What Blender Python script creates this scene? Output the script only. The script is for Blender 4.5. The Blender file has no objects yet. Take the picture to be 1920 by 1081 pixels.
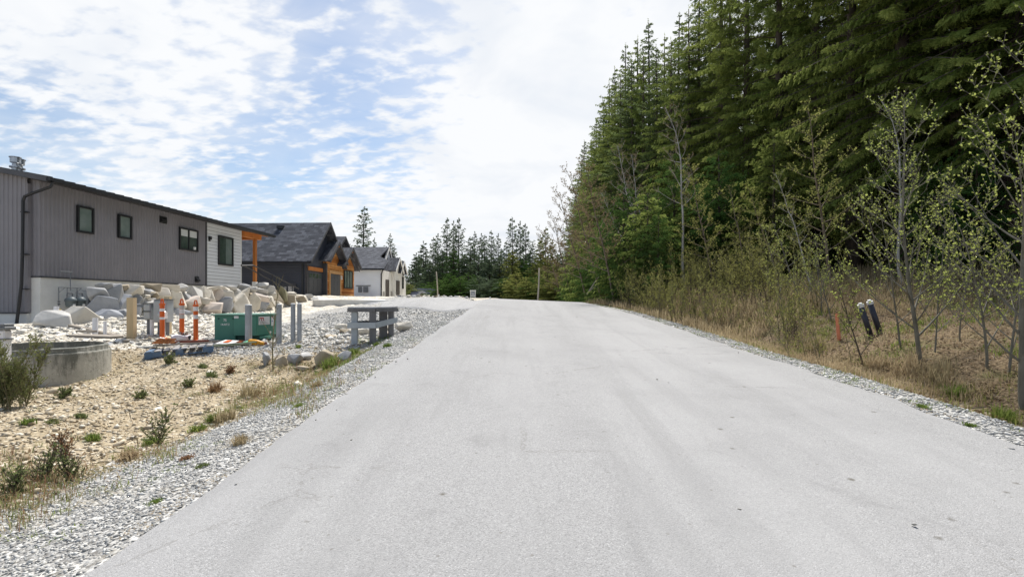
import bpy, bmesh, math, random
import numpy as np
from mathutils import Vector, Matrix, Euler

# ------------------------------------------------------------------ camera, sky, sun, exposure
SC = bpy.context.scene
COL = SC.collection
R = math.radians
cam_d = bpy.data.cameras.new('camera')
cam_d.lens = 18.0
cam_d.sensor_width = 36.0
cam_d.shift_y = 27.5 / 1920.0
cam_d.clip_start = 0.05
cam_d.clip_end = 6000.0
cam = bpy.data.objects.new('camera', cam_d)
COL.objects.link(cam)
cam.location = (0, 0, 1.6)
cam.rotation_euler = (R(90), 0, 0)
SC.camera = cam

SUN_EL, SUN_AZ = R(59), R(12)      # azimuth measured from +Y (ahead), positive to the right (+X)
EXPOSURE = 1.05
SC.view_settings.view_transform = 'Standard'
SC.view_settings.look = 'None'
SC.view_settings.exposure = EXPOSURE
SC.view_settings.gamma = 1.0
SC.cycles.max_bounces = 6
SC.cycles.diffuse_bounces = 3
SC.cycles.glossy_bounces = 2
SC.cycles.transmission_bounces = 2
SC.cycles.caustics_reflective = False
SC.cycles.caustics_refractive = False
SC.cycles.use_denoising = True

sun_d = bpy.data.lights.new('sun', 'SUN')
sun_d.energy = 3.1
sun_d.angle = R(9)
sun_d.color = (1.0, 0.955, 0.89)
sun = bpy.data.objects.new('sun', sun_d)
COL.objects.link(sun)
_sv = Vector((math.sin(SUN_AZ) * math.cos(SUN_EL), math.cos(SUN_AZ) * math.cos(SUN_EL), math.sin(SUN_EL)))
sun.rotation_euler = _sv.to_track_quat('Z', 'Y').to_euler()
sun.location = (0, 0, 60)

W = bpy.data.worlds.new('World')
SC.world = W
W.use_nodes = True
W.cycles.sampling_method = 'MANUAL'
W.cycles.sample_map_resolution = 512


def build_sky():
    nt = W.node_tree
    N, L = nt.nodes, nt.links
    N.clear()

    def nd(t, **kw):
        n = N.new(t)
        for k, v in kw.items():
            setattr(n, k, v)
        return n

    def math_(op, a, b=None, clamp=False):
        n = nd('ShaderNodeMath', operation=op, use_clamp=clamp)
        for i, v in enumerate((a, b)):
            if v is None:
                continue
            if isinstance(v, (int, float)):
                n.inputs[i].default_value = v
            else:
                L.new(v, n.inputs[i])
        return n.outputs[0]

    def vmath(op, a, b=None):
        n = nd('ShaderNodeVectorMath', operation=op)
        for i, v in enumerate((a, b)):
            if v is None:
                continue
            if isinstance(v, (tuple, list, Vector)):
                n.inputs[i].default_value = v
            else:
                L.new(v, n.inputs[i])
        return n

    out = nd('ShaderNodeOutputWorld')
    bg = nd('ShaderNodeBackground')
    bg.inputs['Strength'].default_value = 0.058
    L.new(bg.outputs[0], out.inputs['Surface'])
    sky = nd('ShaderNodeTexSky', sky_type='NISHITA')
    sky.sun_disc = False
    sky.sun_elevation = SUN_EL
    sky.sun_rotation = SUN_AZ
    sky.altitude = 100
    sky.air_density = 1.1
    sky.dust_density = 1.0
    sky.ozone_density = 1.2
    tc = nd('ShaderNodeTexCoord')
    d = vmath('NORMALIZE', tc.outputs['Generated']).outputs[0]
    sep = nd('ShaderNodeSeparateXYZ')
    L.new(d, sep.inputs[0])
    zc = math_('MAXIMUM', math_('ADD', sep.outputs[2], 0.22), 0.06)
    px = math_('DIVIDE', sep.outputs[0], zc)
    py = math_('DIVIDE', sep.outputs[1], zc)
    comb = nd('ShaderNodeCombineXYZ')
    L.new(px, comb.inputs[0])
    L.new(py, comb.inputs[1])

    def noise(scale, detail, rough, dist=0.0, off=(0, 0, 0), str_=(1, 1, 1), rot=0.0):
        mp = nd('ShaderNodeMapping')
        mp.inputs['Location'].default_value = off
        mp.inputs['Scale'].default_value = str_
        mp.inputs['Rotation'].default_value = (0, 0, rot)
        L.new(comb.outputs[0], mp.inputs[0])
        n = nd('ShaderNodeTexNoise')
        n.inputs['Scale'].default_value = scale
        n.inputs['Detail'].default_value = detail
        n.inputs['Roughness'].default_value = rough
        n.inputs['Distortion'].default_value = dist
        L.new(mp.outputs[0], n.inputs['Vector'])
        return n.outputs['Fac']

    def blob(pxl, pyl, r_deg, soft_deg):
        v = Vector(((pxl - 960) / 960.0, 1.0, (568 - pyl) / 960.0)).normalized()
        dt = vmath('DOT_PRODUCT', d, tuple(v)).outputs['Value']
        mr = nd('ShaderNodeMapRange', interpolation_type='SMOOTHSTEP')
        mr.inputs['From Min'].default_value = math.cos(R(r_deg + soft_deg))
        mr.inputs['From Max'].default_value = math.cos(R(max(r_deg - soft_deg, 0)))
        L.new(dt, mr.inputs['Value'])
        return mr.outputs[0]

    # cloud coverage: where the layer is thick (+) and where the blue shows (-)
    cov = None
    for (x, y, r, s, amp) in [(250, 180, 10, 9, 0.17), (60, 80, 12, 9, 0.15), (1080, 350, 11, 9, 0.30), (820, 490, 12, 9, 0.20),
                              (1200, 40, 13, 9, 0.30), (560, 480, 8, 7, 0.08), (650, 245, 6, 6, -0.06), (480, 345, 4, 4, -0.10), (0, 290, 5, 5, -0.16),
                              (300, 372, 12, 4, -0.08), (640, 40, 7, 7, 0.06), (900, 100, 8, 7, 0.10)]:
        b = math_('MULTIPLY', blob(x, y, r, s), amp)
        cov = b if cov is None else math_('ADD', cov, b)
    big = noise(0.8, 3, 0.5, 0.2, (3.1, 1.7, 0))
    puffs = noise(11.8, 4, 0.5, 0.15, (0.4, 2.2, 0), (1.0, 1.5, 1), 0.50)
    fine = noise(24, 4, 0.6, 0.2, (5, 1, 0), (1, 1.3, 1), 0.50)
    veil = noise(2.2, 6, 0.55, 0.9, (7, 3, 0), (1, 1.6, 1), 0.45)
    s = math_('ADD', math_('MULTIPLY', puffs, 1.0), math_('MULTIPLY', big, 0.15))
    s = math_('ADD', s, math_('MULTIPLY', fine, 0.14))
    s = math_('ADD', s, cov)
    mr = nd('ShaderNodeMapRange', interpolation_type='SMOOTHSTEP')
    mr.inputs['From Min'].default_value = 0.655
    mr.inputs['From Max'].default_value = 0.93
    mr.inputs['To Max'].default_value = 0.97
    L.new(s, mr.inputs['Value'])
    v2 = math_('ADD', math_('MULTIPLY', veil, 0.9), math_('MULTIPLY', cov, 1.5))
    mr2 = nd('ShaderNodeMapRange')
    mr2.inputs['From Min'].default_value = 0.28
    mr2.inputs['From Max'].default_value = 0.95
    mr2.inputs['To Max'].default_value = 0.66
    L.new(v2, mr2.inputs['Value'])
    # brightening toward the horizon
    hz = nd('ShaderNodeMapRange', interpolation_type='SMOOTHSTEP')
    hz.inputs['From Min'].default_value = 0.24
    hz.inputs['From Max'].default_value = 0.02
    hz.inputs['To Max'].default_value = 0.72
    L.new(sep.outputs[2], hz.inputs['Value'])
    inv = math_('MULTIPLY', math_('SUBTRACT', 1.0, mr.outputs[0]),
                math_('MULTIPLY', math_('SUBTRACT', 1.0, mr2.outputs[0]), math_('SUBTRACT', 1.0, hz.outputs[0])))
    fac = math_('SUBTRACT', 1.0, inv, clamp=True)
    # cloud tone: thick parts slightly greyer
    ton = nd('ShaderNodeMix', data_type='RGBA')
    ton.inputs['A'].default_value = (CLOUD_V * 0.985, CLOUD_V, CLOUD_V * 1.02, 1)
    ton.inputs['B'].default_value = (CLOUD_V * 0.86, CLOUD_V * 0.90, CLOUD_V * 0.96, 1)
    gm = nd('ShaderNodeMapRange')
    gm.inputs['From Min'].default_value = 0.48
    gm.inputs['From Max'].default_value = 0.68
    L.new(noise(2.6, 4, 0.55, 0.3, (1, 9, 0)), gm.inputs['Value'])
    L.new(gm.outputs[0], ton.inputs['Factor'])
    blue = nd('ShaderNodeMix', data_type='RGBA', blend_type='MULTIPLY')
    blue.inputs['Factor'].default_value = 1.0
    L.new(sky.outputs[0], blue.inputs['A'])
    blue.inputs['B'].default_value = (SKY_G[0], SKY_G[1], SKY_G[2], 1)
    mix = nd('ShaderNodeMix', data_type='RGBA')
    L.new(fac, mix.inputs['Factor'])
    L.new(blue.outputs['Result'], mix.inputs['A'])
    L.new(ton.outputs['Result'], mix.inputs['B'])
    L.new(mix.outputs['Result'], bg.inputs['Color'])


CLOUD_V = 8.2
SKY_G = (0.97, 1.04, 1.10)
build_sky()

# ------------------------------------------------------------------ helpers
MATS = {}


def mat(name, c1, c2=None, scale=4.0, rough=0.8, bump=0.0, bscale=30.0, metal=0.0, detail=4.0, lo=0.35, hi=0.65, spec=0.3,
        coord='Object', stretch=(1, 1, 1), rnd=0.0):
    if name in MATS:
        return MATS[name]
    m = bpy.data.materials.new(name)
    m.use_nodes = True
    nt = m.node_tree
    N, L = nt.nodes, nt.links
    p = N['Principled BSDF']
    p.inputs['Roughness'].default_value = rough
    p.inputs['Metallic'].default_value = metal
    p.inputs['Specular IOR Level'].default_value = spec
    p.inputs['Base Color'].default_value = (*c1, 1)
    tc = N.new('ShaderNodeTexCoord')
    mp = N.new('ShaderNodeMapping')
    mp.inputs['Scale'].default_value = stretch
    L.new(tc.outputs[coord], mp.inputs[0])
    col = None
    if c2 is not None:
        n = N.new('ShaderNodeTexNoise')
        n.inputs['Scale'].default_value = scale
        n.inputs['Detail'].default_value = detail
        n.inputs['Roughness'].default_value = 0.6
        L.new(mp.outputs[0], n.inputs['Vector'])
        mr = N.new('ShaderNodeMapRange')
        mr.inputs['From Min'].default_value = lo
        mr.inputs['From Max'].default_value = hi
        L.new(n.outputs['Fac'], mr.inputs['Value'])
        mx = N.new('ShaderNodeMix')
        mx.data_type = 'RGBA'
        mx.inputs['A'].default_value = (*c1, 1)
        mx.inputs['B'].default_value = (*c2, 1)
        L.new(mr.outputs[0], mx.inputs['Factor'])
        col = mx.outputs['Result']
    if rnd > 0:
        oi = N.new('ShaderNodeObjectInfo')
        hs = N.new('ShaderNodeHueSaturation')
        a = N.new('ShaderNodeMapRange')
        a.inputs['To Min'].default_value = 1 - rnd
        a.inputs['To Max'].default_value = 1 + rnd
        L.new(oi.outputs['Random'], a.inputs['Value'])
        L.new(a.outputs[0], hs.inputs['Value'])
        if col is None:
            hs.inputs['Color'].default_value = (*c1, 1)
        else:
            L.new(col, hs.inputs['Color'])
        col = hs.outputs[0]
    if col is not None:
        L.new(col, p.inputs['Base Color'])
    if bump > 0:
        n2 = N.new('ShaderNodeTexNoise')
        n2.inputs['Scale'].default_value = bscale
        n2.inputs['Detail'].default_value = 5
        L.new(mp.outputs[0], n2.inputs['Vector'])
        b = N.new('ShaderNodeBump')
        b.inputs['Strength'].default_value = bump
        b.inputs['Distance'].default_value = 0.02
        L.new(n2.outputs['Fac'], b.inputs['Height'])
        L.new(b.outputs[0], p.inputs['Normal'])
    MATS[name] = m
    return m


def mesh_arrays(name, verts, faces, smooth=False):
    """verts (n,3) array, faces (m,k) array -> mesh"""
    me = bpy.data.meshes.new(name)
    verts = np.asarray(verts, dtype=np.float32)
    faces = np.asarray(faces, dtype=np.int32)
    me.vertices.add(len(verts))
    me.vertices.foreach_set('co', verts.ravel())
    m, k = faces.shape
    me.loops.add(m * k)
    me.loops.foreach_set('vertex_index', faces.ravel())
    me.polygons.add(m)
    me.polygons.foreach_set('loop_start', np.arange(0, m * k, k, dtype=np.int32))
    if smooth:
        me.polygons.foreach_set('use_smooth', np.ones(m, dtype=bool))
    me.update(calc_edges=True)
    return me


def tag(o, label=None, cat=None, group=None, kind=None):
    if label:
        o['label'] = label
    if cat:
        o['category'] = cat
    if group:
        o['group'] = group
    if kind:
        o['kind'] = kind
    return o


def empty(name, loc, rz=0.0, label=None, cat=None, group=None, sc=1.0):
    o = bpy.data.objects.new(name, None)
    COL.objects.link(o)
    o.empty_display_size = 0.2
    o.location = loc
    o.rotation_euler = (0, 0, rz)
    if sc != 1.0:
        o.scale = (sc, sc, sc) if isinstance(sc, (int, float)) else sc
    return tag(o, label, cat, group)


def link(name, me, m, parent=None, loc=None):
    if m is not None:
        for mm in (m if isinstance(m, (list, tuple)) else [m]):
            me.materials.append(mm)
    o = bpy.data.objects.new(name, me)
    COL.objects.link(o)
    if parent is not None:
        o.parent = parent
    if loc is not None:
        o.location = loc
    return o


def copy_tree(o, parent=None):
    c = o.copy()
    COL.objects.link(c)
    c.parent = parent
    for ch in list(o.children):
        copy_tree(ch, c)
    return c


class MB:
    def __init__(s):
        s.v = []
        s.f = []
        s.mi = []
        s.m = 0

    def add(s, vs, fs):
        b = len(s.v)
        s.v.extend([tuple(v) for v in vs])
        for f in fs:
            s.f.append(tuple(b + i for i in f))
            s.mi.append(s.m)
        return s

    def box(s, c, d, rot=None, jit=0.0, taper=1.0):
        hx, hy, hz = d[0] / 2, d[1] / 2, d[2] / 2
        vs = [Vector((x * hx * (taper if z > 0 else 1), y * hy * (taper if z > 0 else 1), z * hz)) for z in (-1, 1) for y in (-1, 1) for x in (-1, 1)]
        if rot is not None:
            M = Euler(rot).to_matrix() if not isinstance(rot, Matrix) else rot
            vs = [M @ v for v in vs]
        vs = [v + Vector(c) for v in vs]
        return s.add(vs, [(0, 2, 3, 1), (4, 5, 7, 6), (0, 1, 5, 4), (2, 6, 7, 3), (0, 4, 6, 2), (1, 3, 7, 5)])

    def b2(s, x0, x1, y0, y1, z0, z1):
        return s.box(((x0 + x1) / 2, (y0 + y1) / 2, (z0 + z1) / 2), (abs(x1 - x0), abs(y1 - y0), abs(z1 - z0)))

    def tube(s, pts, rad, n=8, cap=True):
        pts = [Vector(p) for p in pts]
        if isinstance(rad, (int, float)):
            rad = [rad] * len(pts)
        b = len(s.v)
        prev = None
        for i, p in enumerate(pts):
            t = (pts[min(i + 1, len(pts) - 1)] - pts[max(i - 1, 0)])
            if t.length < 1e-9:
                t = Vector((0, 0, 1))
            t.normalize()
            if prev is None:
                a = Vector((1, 0, 0)) if abs(t.x) < 0.8 else Vector((0, 1, 0))
                u = t.cross(a).normalized()
            else:
                u = prev - t * prev.dot(t)
                if u.length < 1e-6:
                    u = t.orthogonal()
                u.normalize()
            prev = u
            w = t.cross(u)
            for k in range(n):
                an = 2 * math.pi * k / n
                s.v.append(tuple(p + (u * math.cos(an) + w * math.sin(an)) * rad[i]))
        for i in range(len(pts) - 1):
            for k in range(n):
                k2 = (k + 1) % n
                s.f.append((b + i * n + k, b + i * n + k2, b + (i + 1) * n + k2, b + (i + 1) * n + k))
                s.mi.append(s.m)
        if cap:
            s.f.append(tuple(b + k for k in reversed(range(n))))
            s.mi.append(s.m)
            e = b + (len(pts) - 1) * n
            s.f.append(tuple(e + k for k in range(n)))
            s.mi.append(s.m)
        return s

    def lathe(s, prof, c=(0, 0, 0), n=24, closed=False):
        """profile list of (r,z) revolved round z"""
        b = len(s.v)
        for r, z in prof:
            for k in range(n):
                a = 2 * math.pi * k / n
                s.v.append((c[0] + r * math.cos(a), c[1] + r * math.sin(a), c[2] + z))
        m = len(prof)
        for i in range(m if closed else m - 1):
            j = (i + 1) % m
            for k in range(n):
                k2 = (k + 1) % n
                s.f.append((b + i * n + k, b + i * n + k2, b + j * n + k2, b + j * n + k))
                s.mi.append(s.m)
        return s

    def prism(s, poly, vec):
        """polygon (3d points) extruded along vec"""
        vec = Vector(vec)
        n = len(poly)
        vs = [Vector(p) for p in poly] + [Vector(p) + vec for p in poly]
        fs = [tuple(reversed(range(n))), tuple(range(n, 2 * n))]
        for i in range(n):
            j = (i + 1) % n
            fs.append((i, j, n + j, n + i))
        return s.add(vs, fs)

    def build(s, name, m, parent=None, smooth=False, bevel=0.0):
        me = bpy.data.meshes.new(name)
        me.from_pydata(s.v, [], s.f)
        me.update()
        bm = bmesh.new()
        bm.from_mesh(me)
        bmesh.ops.recalc_face_normals(bm, faces=bm.faces)
        if bevel > 0:
            bmesh.ops.bevel(bm, geom=[e for e in bm.edges if len(e.link_faces) == 2 and e.calc_face_angle(0) > 0.5], offset=bevel, segments=1,
                            affect='EDGES', clamp_overlap=True)
        bm.to_mesh(me)
        bm.free()
        if len(set(s.mi)) > 1 and bevel == 0:
            me.polygons.foreach_set('material_index', s.mi)
        if smooth:
            me.polygons.foreach_set('use_smooth', [len(p.vertices) <= 4 for p in me.polygons])
        return link(name, me, m, parent)


def text(name, body, size, m, parent, loc, rot, ext=0.002):
    cu = bpy.data.curves.new(name, 'FONT')
    cu.body = body
    cu.size = size
    cu.extrude = ext
    cu.align_x = 'CENTER'
    cu.align_y = 'CENTER'
    cu.offset = 0.0015
    cu.materials.append(m)
    tmp = bpy.data.objects.new(name, cu)
    me = bpy.data.meshes.new_from_object(tmp)
    bpy.data.objects.remove(tmp)
    if not len(me.materials):
        me.materials.append(m)
    o = bpy.data.objects.new(name, me)
    COL.objects.link(o)
    o.parent = parent
    o.location = loc
    o.rotation_euler = rot
    return o


ORD = ['first', 'second', 'third', 'fourth', 'fifth', 'sixth', 'seventh', 'eighth', 'ninth', 'tenth', 'eleventh', 'twelfth', 'thirteenth',
       'fourteenth', 'fifteenth', 'sixteenth', 'seventeenth', 'eighteenth', 'nineteenth', 'twentieth', 'twenty-first', 'twenty-second',
       'twenty-third', 'twenty-fourth', 'twenty-fifth', 'twenty-sixth', 'twenty-seventh', 'twenty-eighth', 'twenty-ninth', 'thirtieth']
# ------------------------------------------------------------------ the lie of the land
K = 0.048                       # the road and the houses run along (K, 1)


def sst(a, b, x):
    t = np.clip((x - a) / (b - a), 0, 1)
    return t * t * (3 - 2 * t)


def road_h(y):
    y = np.asarray(y, dtype=float)
    d = np.maximum(y - 17.0, 0)
    d1 = np.minimum(d, 15.0)
    return 0.082 * np.minimum(y, 17.0) + 0.082 * d1 - 0.00386 * d1 ** 2 - 0.0338 * np.maximum(d - 15.0, 0) * (1 - sst(60, 400, d) * 0.6)


def cross(y):
    return 0.042 * sst(4, 15, np.asarray(y, dtype=float))


_ly = np.array([-8, 0, 2.59, 6.07, 12.8, 17.0, 26, 60, 1500], dtype=float)
_lx = np.array([K * -8 - 2.31, -2.31, K * 2.59 - 2.31, -2.02, -1.69, -1.42, K * 26 - 2.3, K * 60 - 2.3, K * 1500 - 2.3])


def road_l(y):
    return np.interp(y, _ly, _lx)


def _solve_right():
    pxl = np.array([-200, 200, 1040, 1096, 1152, 1260, 1379, 1480, 1700, 1920, 2400, 3400])
    pyl = np.array([555, 556, 560, 567, 579, 610.6, 652.5, 682.5, 757, 838, 1020, 1400])
    ys = np.concatenate([np.linspace(2.2, 12, 50), np.linspace(12.5, 26, 28)])
    xs = []
    for y in ys:
        lo = float(road_l(y)) + 2.5
        best = None
        for x in np.linspace(lo, lo + 6, 601):
            z = road_h(y) - cross(y) * (x - road_l(y))
            px = 960 + 960 * x / y
            py = 568 + 960 * (1.6 - z) / y
            e = abs(py - np.interp(px, pxl, pyl))
            if best is None or e < best[0]:
                best = (e, x)
        xs.append(best[1])
    return ys, np.array(xs)


_ry, _rx = _solve_right()
_ker = np.ones(5) / 5
_rx2 = np.convolve(np.pad(_rx, 2, mode='edge'), _ker, mode='valid')
_last = _rx2[-1]
_ry = np.concatenate([[-8], _ry, [60, 1500]])
_rx2 = np.concatenate([[_rx2[0] - 0.1], _rx2, [_last + K * 34 + 0.5, _last + K * 1474 + 0.5]])


def road_r(y):
    return np.interp(y, _ry, _rx2)


def road_z(x, y):
    return road_h(y) - cross(y) * np.maximum(np.asarray(x) - road_l(y), 0)


# control points seen in the picture: (px, py, depth)
_pts = [(65, 733, 9.0), (213, 709, 10), (0, 780, 6.5), (100, 880, 4.6), (260, 740, 8), (310, 672, 11), (150, 655, 12), (368, 638, 13.1),
        (465, 640, 13.2), (50, 611, 17), (100, 604, 16.6), (200, 596, 17), (300, 594, 18.5), (400, 592, 22), (520, 586, 26), (590, 577, 29),
        (640, 577, 26), (550, 640, 13.2), (620, 620, 15.5), (700, 600, 18), (600, 655, 11.8), (570, 686, 10.6), (470, 722, 9), (400, 700, 10),
        (697, 645, 12.5), (750, 612, 15.5), (745, 578, 19), (820, 600, 15.2), (690, 571, 23), (-300, 800, 6), (-400, 640, 12), (350, 810, 6.4),
        (200, 930, 3.9), (540, 735, 8.3),
        (1725, 675, 8), (1910, 760, 5.5), (1570, 636, 9.8), (1620, 625, 10.5), (1500, 603, 12.6), (1480, 548, 16), (1600, 543, 14.5), (1300, 548, 21),
        (1250, 588, 17), (1800, 560, 12), (1900, 605, 9), (2150, 640, 8), (1180, 552, 29), (1400, 590, 14.5), (1100, 556, 36)]
_C = [((a - 960) / 960 * y, y, 1.6 + (568 - b) / 960 * y) for a, b, y in _pts]
_C += [(-8.0, 8.5, 0.10), (-9.5, 8.4, 0.10), (-25, 20, 0.95), (-26, 10, 0.2), (-18, 3, 0.1), (-8, 0, 0.0), (-5, -6, -0.2), (-18, -6, 0.0), (-40, 30, 1.2), (-14.2, 36.5, 2.1), (-14, 55, 1.95), (-8.5, 29, 1.78), (-8, 45, 1.95),
       (-5.5, 60, 2.15), (-30, 60, 1.9), (-40, 45, 1.8), (-5.6, 27, 1.8), (-4, 33, 1.9), (-3, 45, 2.0), (20, 20, 3.1), (30, 20, 3.4), (14, 12, 2.4),
       (20, 5, 2.0), (8, 0, 0.4), (16, -5, 1.4), (13, 35, 3.0), (25, 50, 3.5), (14, 60, 2.2), (40, 10, 3.5), (30, -5, 2.8), (-10, 75, 0.6),
       (9.5, 50, 2.0)]
_C = np.array(_C)


def _tps_fit(P, lam=0.02):
    n = len(P)
    d2 = ((P[:, None, :2] - P[None, :, :2]) ** 2).sum(-1) / 100.0
    Km = np.where(d2 > 1e-12, d2 * np.log(np.maximum(d2, 1e-12)), 0)
    A = np.zeros((n + 3, n + 3))
    A[:n, :n] = Km + lam * np.eye(n)
    A[:n, n] = 1
    A[:n, n + 1:n + 3] = P[:, :2]
    A[n, :n] = 1
    A[n + 1:n + 3, :n] = P[:, :2].T
    b = np.concatenate([P[:, 2], np.zeros(3)])
    return np.linalg.solve(A, b)


_W = _tps_fit(_C)


def tps(x, y):
    x = np.asarray(x, dtype=float)
    y = np.asarray(y, dtype=float)
    sh = np.broadcast(x, y).shape
    xx = np.broadcast_to(x, sh).ravel()
    yy = np.broadcast_to(y, sh).ravel()
    out = np.full(xx.shape, _W[-3]) + _W[-2] * xx + _W[-1] * yy
    for i in range(len(_C)):
        d2 = ((xx - _C[i, 0]) ** 2 + (yy - _C[i, 1]) ** 2) / 100.0
        out += _W[i] * np.where(d2 > 1e-12, d2 * np.log(np.maximum(d2, 1e-12)), 0)
    return out.reshape(sh)


def vnoise(x, y, f, seed=0):
    """cheap smooth value noise"""
    x = np.asarray(x, dtype=float) * f
    y = np.asarray(y, dtype=float) * f
    xi, yi = np.floor(x), np.floor(y)
    xf, yf = x - xi, y - yi
    u, v = xf * xf * (3 - 2 * xf), yf * yf * (3 - 2 * yf)

    def h(a, b):
        t = np.sin(a * 127.1 + b * 311.7 + seed * 74.7) * 43758.5453
        return t - np.floor(t)
    return (h(xi, yi) * (1 - u) + h(xi + 1, yi) * u) * (1 - v) + (h(xi, yi + 1) * (1 - u) + h(xi + 1, yi + 1) * u) * v


def height(x, y, fine=True):
    x = np.asarray(x, dtype=float)
    y = np.asarray(y, dtype=float)
    x, y = np.broadcast_arrays(x, y)
    xl, xr = road_l(y), road_r(y)
    ul = np.maximum(xl - x, 0)
    ur = np.maximum(x - xr, 0)
    xc, yc = np.clip(x, -42, 42), np.clip(y, -7, 76)
    base = np.clip(tps(xc, yc), -0.3, 3.6)
    far = sst(62, 110, y)
    base = base * (1 - far) + (road_h(y) - 0.2) * far
    lat = K * y - x
    # terrace behind the boulder wall, beside the grey house
    ter = sst(14.75, 15.15, lat) * sst(-0.25, 0.15, y - (17.5 + (lat - 15.0))) * (1 - sst(33.5, 37, y))
    base = base * (1 - ter) + np.maximum(base, 2.13) * ter
    # ditch under the culvert stones
    dl = np.exp(-((x + 4.25 + 0.02 * (y - 10)) ** 2) / 0.35 ** 2 - ((y - 9.7) ** 2) / 1.3 ** 2)
    base = base - 0.12 * dl
    if fine:
        am = 0.022 + 0.03 * sst(1.2, 2.5, np.maximum(ul, ur))
        base = base + am * (vnoise(x, y, 1.3, 1) - 0.5) * 2 + am * 0.6 * (vnoise(x, y, 4.1, 2) - 0.5) * 2
    zr = road_z(np.clip(x, xl, xr), y)
    shl = zr - 0.03 - 0.15 * ul
    shr = zr - 0.03 - 0.07 * np.minimum(ur, 0.7) - 0.30 * np.clip(ur - 0.7, 0, 0.9)
    wl = sst(0.7, 2.0, ul)
    wr = sst(0.9, 2.6, ur)
    z = np.where(ul > 0, shl * (1 - wl) + base * wl, np.where(ur > 0, shr * (1 - wr) + base * wr, zr - 0.03))
    return z


def H(x, y):
    return float(height(np.array([x]), np.array([y]))[0])


def at(px, py, Y):
    return Vector(((px - 960) / 960.0 * Y, Y, 1.6 + (568 - py) / 960.0 * Y))


def gY(px, Y):
    x = (px - 960) / 960.0 * Y
    return Vector((x, Y, H(x, Y)))


def gp(px, py, y0=2.2, y1=60.0):
    """the ground point seen at a pixel of the photograph"""
    ys = np.concatenate([np.arange(y0, 30, 0.02), np.arange(30, y1, 0.1)])
    xs = (px - 960) / 960.0 * ys
    zs = 1.6 + (568 - py) / 960.0 * ys
    g = height(xs, ys)
    hit = np.nonzero(g >= zs)[0]
    i = hit[0] if len(hit) else len(ys) - 1
    return Vector((xs[i], ys[i], g[i]))


def build_terrain():
    xs = np.concatenate([-np.geomspace(17.2, 1600, 42)[::-1], np.arange(-17, -3, 0.14), np.arange(-3, 5.2, 0.2), np.arange(5.2, 14, 0.14),
                         np.geomspace(14.2, 1600, 42)])
    ys = np.concatenate([np.arange(-8, 2, 0.5), np.arange(2, 20, 0.13), np.arange(20, 40, 0.3), np.geomspace(40.3, 2600, 70)])
    X, Y = np.meshgrid(xs, ys)
    Z = height(X, Y)
    V = np.stack([X, Y, Z], -1).reshape(-1, 3)
    ny, nx = X.shape
    idx = np.arange(ny * nx).reshape(ny, nx)
    F = np.stack([idx[:-1, :-1], idx[:-1, 1:], idx[1:, 1:], idx[1:, :-1]], -1).reshape(-1, 4)
    me = mesh_arrays('ground', V, F, smooth=True)
    # what the ground is made of: R grey gravel, G pale crushed rock, B forest litter; none of them = tan subsoil
    xl, xr = road_l(Y), road_r(Y)
    ul, ur = xl - X, X - xr
    nz = (vnoise(X, Y, 0.9, 5) - 0.5) * 0.9 + (vnoise(X, Y, 3.3, 6) - 0.5) * 0.4
    gl = 1 - sst(1.25, 1.75, ul + nz * 0.35)
    # grey gravel spreads toward the driveway
    gl = np.maximum(gl, sst(11.0, 13.5, Y + X * -0.15 + nz) * (1 - sst(5.6, 7.5, ul + nz)) * (1 - sst(30, 34, Y)) * (ul > 0))
    gr = 1 - sst(0.6, 1.1, ur + nz * 0.3)
    Rr = np.where(ul > 0, gl, np.where(ur > 0, gr, 1.0))
    G = np.where(ul > 0, sst(11.0, 14.0, Y + 0.25 * nz - X * 0.05), 0.0)
    G = np.where(X < -4, G, G * 0.6)
    B = np.where(ur > 0, sst(0.9, 1.7, ur + nz * 0.4), 0.0)
    B = np.maximum(B, sst(62, 75, Y))
    ca = me.color_attributes.new('zone', 'FLOAT_COLOR', 'POINT')
    arr = np.stack([Rr, G, B, np.ones_like(Rr)], -1).astype(np.float32)
    ca.data.foreach_set('color', arr.ravel())
    link('ground', me, ground_mat()).update_tag()
    bpy.data.objects['ground']['kind'] = 'structure'


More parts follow.
